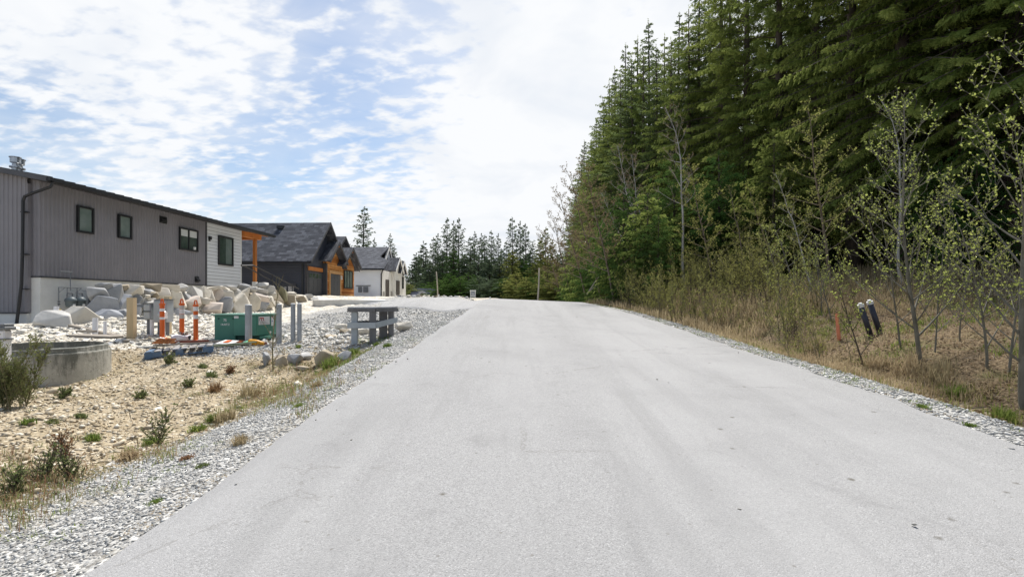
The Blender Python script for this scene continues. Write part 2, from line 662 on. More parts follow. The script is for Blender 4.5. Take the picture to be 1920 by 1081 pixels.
def node_tools(m):
    nt = m.node_tree
    N, L = nt.nodes, nt.links

    def setin(n, i, v):
        if v is None:
            return
        if isinstance(v, bpy.types.NodeSocket):
            L.new(v, n.inputs[i])
        elif isinstance(v, (tuple, list)) and len(v) == 3 and n.inputs[i].type == 'RGBA':
            n.inputs[i].default_value = (*v, 1)
        else:
            n.inputs[i].default_value = v

    def ma(op, a, b=None, clamp=False):
        n = N.new('ShaderNodeMath')
        n.operation = op
        n.use_clamp = clamp
        setin(n, 0, a)
        setin(n, 1, b)
        return n.outputs[0]

    def noise(vec, scale, detail=4, rough=0.6, dist=0.0):
        n = N.new('ShaderNodeTexNoise')
        n.inputs['Scale'].default_value = scale
        n.inputs['Detail'].default_value = detail
        n.inputs['Roughness'].default_value = rough
        n.inputs['Distortion'].default_value = dist
        L.new(vec, n.inputs['Vector'])
        return n.outputs['Fac']

    def voro(vec, scale, feat='F1', rnd=1.0):
        n = N.new('ShaderNodeTexVoronoi')
        n.feature = feat
        n.inputs['Scale'].default_value = scale
        n.inputs['Randomness'].default_value = rnd
        L.new(vec, n.inputs['Vector'])
        return n

    def mr(v, a, b, c=0.0, d=1.0, smooth=False):
        n = N.new('ShaderNodeMapRange')
        if smooth:
            n.interpolation_type = 'SMOOTHSTEP'
        for k, x in (('From Min', a), ('From Max', b), ('To Min', c), ('To Max', d)):
            n.inputs[k].default_value = x
        L.new(v, n.inputs['Value'])
        return n.outputs[0]

    def mix(f, a, b, mode='MIX'):
        n = N.new('ShaderNodeMix')
        n.data_type = 'RGBA'
        n.blend_type = mode
        setin(n, 0, f)
        setin(n, 6, a)
        setin(n, 7, b)
        return n.outputs['Result']

    def ramp(v, stops, interp='LINEAR'):
        n = N.new('ShaderNodeValToRGB')
        n.color_ramp.interpolation = interp
        while len(n.color_ramp.elements) < len(stops):
            n.color_ramp.elements.new(0.5)
        for e, (p, c) in zip(n.color_ramp.elements, stops):
            e.position = p
            e.color = (*c, 1)
        L.new(v, n.inputs[0])
        return n.outputs['Color']

    return N, L, ma, noise, voro, mr, mix, ramp


def ground_mat():
    m = bpy.data.materials.new('ground_soil_and_gravel')
    m.use_nodes = True
    N, L, ma, noise, voro, mr, mix, ramp = node_tools(m)
    p = N['Principled BSDF']
    p.inputs['Roughness'].default_value = 0.92
    p.inputs['Specular IOR Level'].default_value = 0.15
    tc = N.new('ShaderNodeTexCoord')
    O = tc.outputs['Object']
    at_ = N.new('ShaderNodeAttribute')
    at_.attribute_name = 'zone'
    sp = N.new('ShaderNodeSeparateColor')
    L.new(at_.outputs['Color'], sp.inputs[0])
    wob = ma('MULTIPLY', ma('SUBTRACT', noise(O, 6, 4, 0.65), 0.5), 1.1)

    def edge(s):
        return mr(ma('ADD', s, wob), 0.35, 0.65)
    v1 = voro(O, 34)
    v2 = voro(O, 15)
    v3 = voro(O, 6.5)

    def cellv(v):
        s = N.new('ShaderNodeSeparateColor')
        L.new(v.outputs['Color'], s.inputs[0])
        return s.outputs[0]
    c1, c2, c3 = cellv(v1), cellv(v2), cellv(v3)
    # tan subsoil full of small stones
    tan = ramp(c2, [(0, (0.27, 0.21, 0.13)), (0.35, (0.43, 0.355, 0.235)), (0.7, (0.55, 0.475, 0.34)), (1, (0.68, 0.62, 0.49))])
    soil = mix(mr(noise(O, 9, 5), 0.35, 0.65), (0.29, 0.235, 0.155), (0.48, 0.405, 0.29))
    tan = mix(mr(ma('ADD', v2.outputs['Distance'], ma('MULTIPLY', noise(O, 3, 3), 0.35)), 0.46, 0.62), tan, soil)
    tan = mix(mr(noise(O, 0.8, 4), 0.45, 0.7, 0, 0.55), tan, (0.22, 0.175, 0.10))
    # pale crushed rock
    pale = ramp(c3, [(0, (0.42, 0.38, 0.30)), (0.3, (0.60, 0.56, 0.47)), (0.8, (0.72, 0.68, 0.60)), (1, (0.78, 0.76, 0.71))])
    pale2 = ramp(c2, [(0, (0.36, 0.33, 0.27)), (0.5, (0.58, 0.54, 0.46)), (1, (0.74, 0.71, 0.64))])
    pale = mix(mr(noise(O, 2.0, 3), 0.42, 0.58), pale, pale2)
    pale = mix(mr(v3.outputs['Distance'], 0.55, 0.75, 0, 0.6), pale, (0.22, 0.19, 0.14))
    # grey road gravel
    grav = ramp(c1, [(0, (0.17, 0.165, 0.155)), (0.25, (0.30, 0.295, 0.28)), (0.65, (0.43, 0.425, 0.405)), (0.9, (0.58, 0.57, 0.54)), (1, (0.70, 0.69, 0.66))])
    grav = mix(mr(v1.outputs['Distance'], 0.5, 0.8, 0, 0.55), grav, (0.12, 0.11, 0.10))
    grav = mix(mr(noise(O, 1.7, 5), 0.52, 0.68, 0, 0.35), grav, (0.34, 0.29, 0.19))
    # forest litter and dead grass floor
    lit = ramp(noise(O, 22, 5, 0.7), [(0.3, (0.06, 0.042, 0.025)), (0.45, (0.13, 0.092, 0.055)), (0.6, (0.22, 0.165, 0.10)), (0.72, (0.38, 0.30, 0.20))])
    lit = mix(mr(noise(O, 1.5, 4), 0.50, 0.66, 0, 0.45), lit, (0.10, 0.12, 0.035))
    c = mix(edge(sp.outputs[1]), tan, pale)
    c = mix(edge(sp.outputs[2]), c, lit)
    c = mix(edge(sp.outputs[0]), c, grav)
    L.new(c, p.inputs['Base Color'])
    b = N.new('ShaderNodeBump')
    b.inputs['Strength'].default_value = 0.75
    b.inputs['Distance'].default_value = 0.03
    hgt = ma('ADD', ma('MULTIPLY', v1.outputs['Distance'], -0.5), ma('ADD', ma('MULTIPLY', v2.outputs['Distance'], -0.8), ma('MULTIPLY', noise(O, 20, 5), 1.0)))
    L.new(hgt, b.inputs['Height'])
    L.new(b.outputs[0], p.inputs['Normal'])
    return m


def asphalt_mat(name='worn_pale_asphalt', tone=1.0):
    m = bpy.data.materials.new(name)
    m.use_nodes = True
    N, L, ma, noise, voro, mr, mix, ramp = node_tools(m)
    p = N['Principled BSDF']
    p.inputs['Specular IOR Level'].default_value = 0.25
    p.inputs['Roughness'].default_value = 0.88
    tc = N.new('ShaderNodeTexCoord')
    O = tc.outputs['Object']

    def g(*c):
        return (c[0] * tone * 0.975, c[1] * tone * 0.965, c[2] * tone * 0.945)
    agg = voro(O, 150)
    s = N.new('ShaderNodeSeparateColor')
    L.new(agg.outputs['Color'], s.inputs[0])
    c = ramp(s.outputs[0], [(0, g(0.207, 0.208, 0.210)), (0.25, g(0.278, 0.279, 0.282)), (0.65, g(0.332, 0.333, 0.337)), (0.92, g(0.376, 0.378, 0.382)), (1, g(0.492, 0.494, 0.499))])
    agg2 = noise(O, 60, 4, 0.75)
    c = mix(mr(agg2, 0.40, 0.66, 0, 0.45), c, g(0.350, 0.352, 0.355))
    # worn lanes and long streaks along the road
    mp = N.new('ShaderNodeMapping')
    mp.inputs['Rotation'].default_value = (0, 0, K)
    mp.inputs['Scale'].default_value = (1, 0.045, 1)
    L.new(O, mp.inputs[0])
    lanes = noise(mp.outputs[0], 1.0, 3, 0.55)
    c = mix(mr(lanes, 0.40, 0.62, 0, 0.42), c, g(0.383, 0.384, 0.388))
    lanes2 = noise(mp.outputs[0], 2.6, 5, 0.65)
    c = mix(mr(lanes2, 0.50, 0.70, 0, 0.38), c, g(0.237, 0.238, 0.240))
    blot = noise(O, 0.55, 7, 0.68)
    c = mix(mr(blot, 0.46, 0.68, 0, 0.38), c, g(0.239, 0.240, 0.243))
    stain = noise(O, 2.2, 6, 0.7, 0.6)
    c = mix(mr(stain, 0.60, 0.72, 0, 0.35), c, g(0.197, 0.197, 0.199))
    # little dark pits and tar specks, stretched by tyres
    pit = voro(O, 2.3)
    pn = noise(O, 40, 3, 0.7)
    pd = ma('ADD', pit.outputs['Distance'], ma('MULTIPLY', pn, 0.07))
    c = mix(mr(pd, 0.06, 0.11, 0.8, 0.0), c, g(0.10, 0.09, 0.07))
    pit2 = voro(O, 6.0)
    pd2 = ma('ADD', pit2.outputs['Distance'], ma('MULTIPLY', noise(O, 55, 2), 0.14))
    c = mix(mr(pd2, 0.10, 0.15, 0.55, 0.0), c, g(0.15, 0.14, 0.12))
    # fine cracks here and there
    cr = voro(O, 0.42, 'DISTANCE_TO_EDGE')
    warp = ma('ADD', cr.outputs['Distance'], ma('MULTIPLY', ma('SUBTRACT', noise(O, 5, 5, 0.7), 0.5), 0.09))
    crk = mr(ma('ABSOLUTE', warp), 0.0, 0.005, 0.45, 0.0)
    c = mix(ma('MULTIPLY', crk, mr(noise(O, 0.35, 2), 0.48, 0.60)), c, g(0.13, 0.12, 0.105))
    L.new(c, p.inputs['Base Color'])
    b = N.new('ShaderNodeBump')
    b.inputs['Strength'].default_value = 0.45
    b.inputs['Distance'].default_value = 0.008
    hh = ma('ADD', ma('MULTIPLY', agg.outputs['Distance'], -1.0), noise(O, 90, 4, 0.7))
    L.new(hh, b.inputs['Height'])
    L.new(b.outputs[0], p.inputs['Normal'])
    return m


build_terrain()


def build_road():
    ys = np.concatenate([np.arange(-8, 2, 0.5), np.arange(2, 22, 0.15), np.arange(22, 60, 0.5), np.geomspace(60.5, 240, 40)])
    nx = 26
    t = np.linspace(0, 1, nx)
    Y = np.repeat(ys[:, None], nx, 1)
    wobl = (vnoise(ys * 0 + 3, ys, 1.3, 8) - 0.5) * 0.05 + (vnoise(ys * 0 + 3, ys, 5.0, 9) - 0.5) * 0.03
    wobr = (vnoise(ys * 0 + 9, ys, 2.0, 3) - 0.5) * 0.10 + (vnoise(ys * 0 + 3, ys, 6.0, 4) - 0.5) * 0.05
    xl, xr = road_l(ys) + wobl, road_r(ys) + wobr
    X = xl[:, None] + (xr - xl)[:, None] * t[None, :]
    Z = road_z(X, Y) + 0.02
    Z[:, 0] -= 0.022
    Z[:, -1] -= 0.022
    Z += 0.006 * (vnoise(X, Y, 0.5, 4) - 0.5)
    V = np.stack([X, Y, Z], -1).reshape(-1, 3)
    ny = len(ys)
    idx = np.arange(ny * nx).reshape(ny, nx)
    F = np.stack([idx[:-1, :-1], idx[:-1, 1:], idx[1:, 1:], idx[1:, :-1]], -1).reshape(-1, 4)
    me = mesh_arrays('road', V, F, smooth=True)
    o = link('road', me, asphalt_mat())
    o['kind'] = 'structure'


def sheet(name, corners, m, lift=0.03, nu=40, nv=24):
    """a thin paved sheet following the ground, between four ground points"""
    a, b, c, d = [Vector(q) for q in corners]
    V = []
    for j in range(nv + 1):
        for i in range(nu + 1):
            u, v = i / nu, j / nv
            q = (a * (1 - u) + b * u) * (1 - v) + (d * (1 - u) + c * u) * v
            e = min(u, 1 - u, v, 1 - v)
            V.append((q.x, q.y, float(height(q.x, q.y, False)) + (lift if e > 0.001 else -0.05)))
    F = []
    for j in range(nv):
        for i in range(nu):
            k = j * (nu + 1) + i
            F.append((k, k + 1, k + nu + 2, k + nu + 1))
    me = mesh_arrays(name, V, F, smooth=False)
    o = link(name, me, m)
    o['kind'] = 'structure'
    return o


build_road()
drive_m = asphalt_mat('driveway_asphalt', 1.08)
# the paved arm that leaves the road for the houses
sheet('driveway', [(-1.30, 17.2, 0), (-1.0, 25.5, 0), (-6.8, 27.2, 0), (-5.2, 19.9, 0)][::-1], drive_m, 0.045, 60, 60)
sheet('driveway_apron', [(-5.3, 23.4, 0), (-6.7, 27.4, 0), (-13.9, 36.2, 0), (-11.9, 31.6, 0)], mat('drive_concrete', (0.55, 0.54, 0.52), (0.64, 0.63, 0.61), 1.5, 0.9, 0.2, 60), 0.05, 40, 40)
# ------------------------------------------------------------------ materials for the buildings
RZ = -math.atan(K)              # heading of the road and houses


def cladding(name, c, d=0.85, rough=0.55):
    return mat(name, c, tuple(x * d for x in c), 1.2, rough, 0.05, 40, spec=0.35)


M_metal_siding = cladding('grey_metal_siding', (0.235, 0.225, 0.240), 0.9, 0.5)
M_white_lap = cladding('white_lap_siding', (0.74, 0.76, 0.78), 0.92, 0.6)
M_navy_lap = cladding('charcoal_lap_siding', (0.062, 0.069, 0.090), 0.88, 0.55)
M_concrete = mat('pale_concrete', (0.72, 0.71, 0.67), (0.62, 0.61, 0.575), 1.3, 0.9, 0.25, 25)
M_black = mat('black_metal', (0.012, 0.013, 0.015), rough=0.45, spec=0.5)
M_fascia = mat('dark_roof_metal', (0.075, 0.074, 0.080), (0.06, 0.06, 0.066), 2, 0.45, spec=0.4)
M_soffit = mat('dark_soffit', (0.055, 0.053, 0.056), rough=0.7)
M_cedar = mat('orange_stained_timber', (0.50, 0.19, 0.045), (0.40, 0.135, 0.03), 5, 0.6, 0.1, 60, stretch=(1, 1, 0.15))
M_glassd = mat('dark_window_glass', (0.040, 0.062, 0.052), (0.075, 0.10, 0.088), 1.6, 0.06, spec=0.9)
M_glassl = mat('milky_window_glass', (0.13, 0.175, 0.155), (0.21, 0.25, 0.235), 1.2, 0.08, spec=0.9)
M_blind = mat('white_blind', (0.55, 0.57, 0.55), rough=0.8)
M_white = mat('white_trim', (0.74, 0.74, 0.72), (0.66, 0.66, 0.64), 3, 0.6)
M_steel = mat('galvanised_steel', (0.55, 0.56, 0.57), (0.40, 0.41, 0.42), 8, 0.38, 0.05, 60, metal=0.75)
M_greypipe = mat('grey_pipe_paint', (0.19, 0.20, 0.21), (0.15, 0.16, 0.17), 8, 0.5)
M_meter = mat('grey_meter_casing', (0.15, 0.18, 0.19), (0.11, 0.135, 0.145), 6, 0.45)
M_yellow = mat('yellow_plastic', (0.75, 0.50, 0.04), rough=0.5)
M_pvc = mat('white_plastic_pipe', (0.74, 0.74, 0.76), (0.64, 0.64, 0.67), 6, 0.4)
M_farmwhite = mat('white_house_siding', (0.84, 0.85, 0.87), (0.78, 0.79, 0.81), 0.8, 0.6, 0.03, 20)
M_farmwarm = mat('cream_white_board', (0.86, 0.84, 0.79), (0.80, 0.78, 0.73), 0.8, 0.6, 0.03, 20)
M_door_grey = mat('charcoal_garage_door', (0.085, 0.088, 0.098), (0.07, 0.073, 0.082), 2, 0.5)
M_door_brown = mat('taupe_garage_door', (0.13, 0.11, 0.10), (0.11, 0.095, 0.088), 2, 0.5)
M_membrane = mat('black_foundation_membrane', (0.012, 0.012, 0.013), (0.02, 0.02, 0.021), 12, 0.6, 0.4, 40)
M_stone = mat('stacked_stone_veneer', (0.50, 0.47, 0.42), (0.34, 0.32, 0.29), 5, 0.9, 0.4, 12)


def brick_mat(name, cols, bw, bh, mortar, msize, rough=0.85, rot=(0, 0, 0), bump=0.5, coord='Object', warp=0.0):
    m = bpy.data.materials.new(name)
    m.use_nodes = True
    N, L, ma, noise, voro, mr, mix, ramp = node_tools(m)
    p = N['Principled BSDF']
    p.inputs['Roughness'].default_value = rough
    p.inputs['Specular IOR Level'].default_value = 0.2
    tc = N.new('ShaderNodeTexCoord')
    mp = N.new('ShaderNodeMapping')
    mp.vector_type = 'POINT'
    mp.inputs['Rotation'].default_value = rot
    L.new(tc.outputs[coord], mp.inputs[0])
    b = N.new('ShaderNodeTexBrick')
    b.inputs['Color1'].default_value = (0, 0, 0, 1)
    b.inputs['Color2'].default_value = (1, 1, 1, 1)
    b.inputs['Mortar'].default_value = (0.5, 0.5, 0.5, 1)
    b.inputs['Scale'].default_value = 1.0
    b.inputs['Mortar Size'].default_value = msize
    b.inputs['Brick Width'].default_value = bw
    b.inputs['Row Height'].default_value = bh
    b.inputs['Bias'].default_value = 0.0
    L.new(mp.outputs[0], b.inputs['Vector'])
    n = len(cols)
    c = ramp(b.outputs['Color'], [(i / max(n - 1, 1), cc) for i, cc in enumerate(cols)])
    c = mix(mr(noise(tc.outputs[coord], 2.2, 4), 0.35, 0.65, 0, 0.35), c, tuple(x * 0.72 for x in cols[0]))
    c = mix(b.outputs['Fac'], c, mortar)
    L.new(c, p.inputs['Base Color'])
    bp = N.new('ShaderNodeBump')
    bp.inputs['Strength'].default_value = bump
    bp.inputs['Distance'].default_value = 0.02
    L.new(ma('ADD', ma('MULTIPLY', b.outputs['Fac'], -1.0), ma('MULTIPLY', noise(tc.outputs[coord], 30, 3), 0.3)), bp.inputs['Height'])
    L.new(bp.outputs[0], p.inputs['Normal'])
    MATS[name] = m
    return m


# roof planes of the dark houses tilt about the local x axis, so the pattern runs in x / y of the object
M_shingle_roof = brick_mat('charcoal_roof_shingles', [(0.045, 0.049, 0.060), (0.066, 0.071, 0.084), (0.090, 0.096, 0.112), (0.14, 0.148, 0.168)], 0.33, 0.16, (0.03, 0.03, 0.036), 0.004, bump=0.4)
M_shingle_side = brick_mat('charcoal_roof_shingles_cross', [(0.045, 0.049, 0.060), (0.066, 0.071, 0.084), (0.090, 0.096, 0.112), (0.14, 0.148, 0.168)], 0.33, 0.16, (0.03, 0.03, 0.036), 0.004,
                           rot=(0, 0, R(90)), bump=0.4)
M_cedar_shingle = brick_mat('orange_cedar_shingles', [(0.30, 0.105, 0.025), (0.50, 0.20, 0.055), (0.62, 0.29, 0.09), (0.70, 0.38, 0.15)], 0.17, 0.17, (0.16, 0.06, 0.02), 0.012,
                            rot=(R(90), 0, R(90)), bump=0.8)
M_stone_b = brick_mat('grey_stone_veneer', [(0.30, 0.28, 0.26), (0.44, 0.42, 0.39), (0.58, 0.56, 0.52)], 0.35, 0.14, (0.25, 0.24, 0.22), 0.01, rot=(R(90), 0, R(90)), bump=0.8)


def lap_wall(mb, axis, fixed, a0, a1, z0, z1, out, expo=0.18, th=0.022, gable=None, shadow_gap=0.0):
    """horizontal clapboards on the plane axis=fixed, running a0..a1; out=+1/-1 outward; gable(z)->(a0,a1) trims the ends"""
    z = z0
    while z < z1 - 0.01:
        zt = min(z + expo, z1)
        s0, s1 = a0, a1
        t0, t1 = a0, a1
        if gable:
            s0, s1 = gable(z)
            t0, t1 = gable(zt)
            if s1 - s0 < 0.02:
                break
            if t1 - t0 < 0.01:
                t0 = t1 = (t0 + t1) / 2
        lo, hi = fixed + out * th, fixed + out * 0.004
        if shadow_gap:  # gap added between boards so a dark shadow line shows under each
            hi = fixed + out * (th - 0.006)
            zt = zt - shadow_gap

        def P(a, f, zz):
            return (f, a, zz) if axis == 'x' else (a, f, zz)
        b = len(mb.v)
        vs = [P(s0, lo, z), P(s1, lo, z), P(t1, hi, zt), P(t0, hi, zt), P(s0, fixed, z), P(s1, fixed, z)]
        if shadow_gap:
            vs += [P(t0, fixed, zt), P(t1, fixed, zt)]
            mb.add(vs, [(0, 1, 2, 3), (4, 5, 1, 0), (3, 2, 7, 6)])
        else:
            mb.add(vs, [(0, 1, 2, 3), (4, 5, 1, 0)])
        z = zt + shadow_gap


def corrugated(mb, axis, fixed, a0, a1, z0, z1f, out, period=0.155, amp=0.022):
    """vertical ribbed metal; z1f(a) gives the top"""
    n = int((a1 - a0) / period)
    prof = []
    for i in range(n + 1):
        b = a0 + i * period
        for u, v in ((0, 0), (0.42, 0), (0.55, 1), (0.87, 1)):
            if b + u * period <= a1:
                prof.append((b + u * period, v))
    prof.append((a1, 0))
    bi = len(mb.v)
    for a, v in prof:
        f = fixed + out * (0.003 + amp * v)
        for zz in (z0, z1f(a)):
            mb.v.append((f, a, zz) if axis == 'x' else (a, f, zz))
    for i in range(len(prof) - 1):
        k = bi + 2 * i
        mb.f.append((k, k + 2, k + 3, k + 1))
        mb.mi.append(mb.m)


def window_x(parent, fx, y0, y1, z0, z1, fm, panes=1, glass=None, th=0.075, blind=False, fw=0.07, label=None):
    """window in a wall facing +x: frame > pane(s)"""
    f = MB()
    x0, x1 = fx, fx + th
    f.b2(x0, x1, y0, y1, z0, z0 + fw)
    f.b2(x0, x1, y0, y1, z1 - fw, z1)
    f.b2(x0, x1, y0, y0 + fw, z0 + fw, z1 - fw)
    f.b2(x0, x1, y1 - fw, y1, z0 + fw, z1 - fw)
    for k in range(1, panes):
        yy = y0 + (y1 - y0) * k / panes
        f.b2(x0, x1 - 0.012, yy - fw * 0.4, yy + fw * 0.4, z0 + fw, z1 - fw)
    fo = f.build('window', fm, parent)
    g = MB()
    g.b2(x0 + 0.005, x0 + 0.024, y0 + fw, y1 - fw, z0 + fw, z1 - fw)
    g.build('pane', glass or M_glassd, fo)
    if blind:
        b = MB()
        for k in range(panes):
            ya = y0 + (y1 - y0) * k / panes + fw
            yb = y0 + (y1 - y0) * (k + 1) / panes - fw
            b.b2(x0 + 0.026, x0 + 0.032, ya, yb, z1 - fw - (z1 - z0) * 0.30, z1 - fw)
        b.build('blind', M_blind, fo)
    if label:
        fo['label'] = label
    return fo


# ------------------------------------------------------------------ the grey house on the left
def grey_house():
    ox, oy = -15.84, 17.2
    ct = math.cos(math.atan(K))
    h = empty('grey_house', (ox, oy, 0), RZ, 'long grey house with ribbed metal walls and low sloping roof', 'house')

    def wy(px, off=0.0):                       # local y of a picture column on the plane local x = off
        Y = (16.63 - off) * 960 / (1006.1 - px)
        return (Y - oy) / ct

    def wz(px, py, off=0.0):
        Y = (16.63 - off) * 960 / (1006.1 - px)
        return 1.6 + (568 - py) / 960 * Y
    Lg, Lw = 8.6, 11.66
    zb = 2.51                                  # bottom of the siding
    SL = 0.19

    def roof_z(x):                             # underside of the roof above the walls
        return 5.59 - SL * (x - 0.62)
    # core walls (plain boxes just inside the cladding)
    c = MB()
    poly = [(0, 0, 1.2), (0, 0, roof_z(0)), (-10, 0, roof_z(-10)), (-10, 0, 1.2)]
    c.prism([(x - 0.004, y + 0.004, z) for x, y, z in poly], (0, Lw - 0.008, 0))
    c.build('wall_core', M_metal_siding, h)
    s = MB()
    corrugated(s, 'x', 0, 0.0, Lg, zb, lambda a: roof_z(0), 1)
    corrugated(s, 'y', 0, -0.32, 0.0, zb, lambda a: roof_z(a), -1)
    # the darker bay on the end wall stands a little proud and runs lower
    corrugated(s, 'y', -0.14, -9.8, -0.32, 1.30, lambda a: roof_z(a), -1)
    s.b2(-0.34, -0.30, -0.15, 0.0, 1.30, 5.6)
    s.build('metal_siding', M_metal_siding, h)
    t = MB()
    t.b2(0.0, 0.05, 0.0, Lw, zb - 0.05, zb - 0.005)
    t.b2(-0.32, 0.0, -0.045, 0.0, zb - 0.05, zb - 0.005)
    t.b2(-9.8, -0.33, -0.19, -0.14, 1.25, 1.295)
    t.build('siding_trim', M_fascia, h)
    lw = MB()
    lap_wall(lw, 'x', 0.0, Lg + 0.06, Lw - 0.05, zb, roof_z(0), 1, 0.175, 0.034, None, 0.02)
    lw.build('lap_siding', M_white_lap, h)
    cb = MB()
    cb.b2(0.002, 0.035, Lg - 0.03, Lg + 0.06, zb, roof_z(0))
    cb.build('corner_trim', M_fascia, h)
    cb = MB()
    cb.b2(-0.04, 0.035, Lw - 0.06, Lw + 0.03, zb, roof_z(0) - 0.02)
    cb.build('corner_trim', M_white, h)
    # concrete foundation
    f = MB()
    f.b2(-10, 0.012, -0.02, Lw + 2.4, 0.2, zb - 0.052)
    f.b2(-9.8, -0.335, -0.15, -0.02, 0.2, 1.247)
    f.build('foundation', M_concrete, h)
    # windows
    zt = 5.14
    window_x(h, 0.03, wy(143), wy(174), 4.17, zt, M_black, 1, M_glassl)
    window_x(h, 0.03, wy(220.5), wy(245.5), 4.19, zt, M_black, 1, M_glassl)
    w = window_x(h, 0.03, wy(335), wy(370), 4.10, zt, M_black, 2, M_glassd, blind=True, label='double window with half lowered white blinds')
    pt = MB()
    pt.lathe([(0.0, 0), (0.05, 0), (0.065, 0.13), (0.0, 0.13)], (0.085, wy(363), 4.18), 10)
    pt.build('flower_pot', M_white, w)
    window_x(h, 0.03, wy(408.5), wy(436), 3.60, zt, M_black, 1, M_glassd, fw=0.08, label='tall window in the white siding')
    cu = MB()
    cu.b2(0.056, 0.060, wy(423), wy(434), 3.70, 5.04)
    cu.build('curtain', M_glassl, h)
    # roof: one low slab with a deep overhang, seams on top
    y0, y1 = -0.42, 14.2
    r = MB()
    th = 0.17
    xs0, xs1 = -11, 0.62
    poly = [(xs0, y0, roof_z(xs0)), (xs1, y0, roof_z(xs1)), (xs1, y0, roof_z(xs1) + th), (xs0, y0, roof_z(xs0) + th)]
    r.prism(poly, (0, y1 - y0, 0))
    r.m = 0
    k = y0 + 0.2
    while k < y1:
        r.prism([(xs0, k, roof_z(xs0) + th), (xs1 - 0.02, k, roof_z(xs1) + th), (xs1 - 0.02, k, roof_z(xs1) + th + 0.028), (xs0, k, roof_z(xs0) + th + 0.028)], (0, 0.05, 0))
        k += 0.42
    ro = r.build('roof', M_fascia, h)
    g = MB()
    g.b2(xs1 + 0.002, xs1 + 0.11, y0 + 0.02, y1 - 0.02, roof_z(xs1) + 0.03, roof_z(xs1) + 0.135)
    g.build('gutter', M_black, ro)
    sf = MB()
    sf.prism([(0.03, y0 + 0.05, roof_z(0.03) - 0.004), (xs1 - 0.03, y0 + 0.05, roof_z(xs1 - 0.03) - 0.004), (xs1 - 0.03, y0 + 0.05, roof_z(xs1 - 0.03) - 0.02), (0.03, y0 + 0.05, roof_z(0.03) - 0.02)],
             (0, Lw - y0 - 0.08, 0))
    sf.build('soffit', M_soffit, ro)
    # porch end: orange soffit, beam and post
    p = MB()
    p.prism([(-3.6, Lw + 0.04, roof_z(-3.6) - 0.004), (xs1 - 0.25, Lw + 0.04, roof_z(xs1 - 0.25) - 0.004), (xs1 - 0.25, Lw + 0.04, roof_z(xs1 - 0.25) - 0.03), (-3.6, Lw + 0.04, roof_z(-3.6) - 0.03)],
             (0, y1 - Lw - 0.35, 0))
    p.b2(-0.08, 0.12, Lw + 0.05, 13.62, roof_z(0.12) - 0.30, roof_z(0.12) - 0.035)
    p.b2(-3.4, -0.085, 13.3, 13.48, roof_z(0.12) - 0.30, roof_z(0.12) - 0.035)
    p.build('porch_beam', M_cedar, h)
    q = MB()
    q.b2(-0.07, 0.09, 13.0, 13.18, 2.86, roof_z(0.1) - 0.30)
    q.build('porch_post', M_cedar, h)
    q = MB()
    q.b2(-3.3, -3.14, 13.0, 13.18, 2.86, roof_z(0.1) - 0.30)
    q.build('porch_post', M_cedar, h)
    q = MB()
    q.b2(-0.10, 0.12, 12.97, 13.21, zb - 0.05, 2.855)
    q.build('post_footing', M_white, h)
    q = MB()
    q.b2(-4.2, -0.02, Lw + 0.01, 14.3, 2.46, 2.62)
    q.build('porch_floor', M_concrete, h)
    q = MB()
    q.b2(-4.0, -3.9, Lw - 0.5, Lw + 0.1, 2.6, 5.3)
    q.build('porch_wall', M_white_lap, h)
    # downpipe at the corner
    d = MB()
    yy = -0.30
    d.tube([(0.66, -0.22, 5.60), (0.60, -0.24, 5.44), (0.02, yy, 5.22), (-0.24, yy, 5.12), (-0.30, yy, 4.98), (-0.32, yy, 3.3), (-0.36, yy, 2.2), (-0.50, yy - 0.02, 0.93)], 0.047, 8)
    for z in (4.6, 3.2, 2.05):
        d.b2(-0.40, -0.23, yy, -0.14, z, z + 0.035)
    d.build('downpipe', M_black, h)
    b = MB()
    b.b2(-0.62, -0.40, yy - 0.12, yy + 0.08, 0.80, 0.915)
    b.build('splash_block', M_white, h)
    # vents and lamp on the wall
    v = MB()
    v.prism([(0.02, wy(300), 5.20), (0.16, wy(300), 5.20), (0.16, wy(300), 5.30), (0.02, wy(300), 5.42)], (0, 0.27, 0))
    v.b2(0.02, 0.05, wy(299.5), wy(312.5), 5.15, 5.45)
    v.build('vent_hood', M_black, h)
    v = MB()
    v.prism([(0.02, wy(366), 2.66), (0.17, wy(366), 2.66), (0.17, wy(366), 2.73), (0.02, wy(366), 2.88)], (0, 0.20, 0))
    v.b2(0.02, 0.045, wy(365.5), wy(373), 2.62, 2.90)
    v.build('vent_hood', M_black, h)
    v = MB()
    v.b2(0.03, 0.14, wy(390.5), wy(394), 4.82, 4.98)
    v.b2(0.03, 0.07, wy(391), wy(393.6), 4.74, 4.83)
    v.build('wall_lamp', M_black, h)
    v = MB()
    v.b2(0.026, 0.04, wy(389), wy(391), 4.25, 4.62)
    v.build('address_plate', M_white, h)
    # chimney vents on the roof
    for k, (lx, ly, hh) in enumerate(((-2.6, 1.6, 0.62), (-2.85, 2.0, 0.60))):
        z = roof_z(lx) + th
        v = MB()
        v.lathe([(0.0, -0.1), (0.10, -0.1), (0.10, hh * 0.35), (0.17, hh * 0.36), (0.17, hh * 0.45), (0.09, hh * 0.47), (0.09, hh * 0.62), (0.15, hh * 0.66),
                 (0.15, hh * 0.94), (0.18, hh * 0.95), (0.18, hh), (0.0, hh)], (lx, ly, z), 14)
        v.build('chimney_vent', M_steel, h)
    # electrical outlet box on the foundation corner etc. stays off; black membrane at the end of the boulders
    m = MB()
    m.b2(0.014, 0.10, wy(168.5), wy(181), 1.1, 2.10)
    m.build('foundation_membrane', M_membrane, h)
    return h


GH = grey_house()


def on_wall(px, py, off):
    """world point on a plane parallel to the road, off metres in front of the grey house wall"""
    Y = (16.63 - off) * 960 / (1006.1 - px)
    return at(px, py, Y)


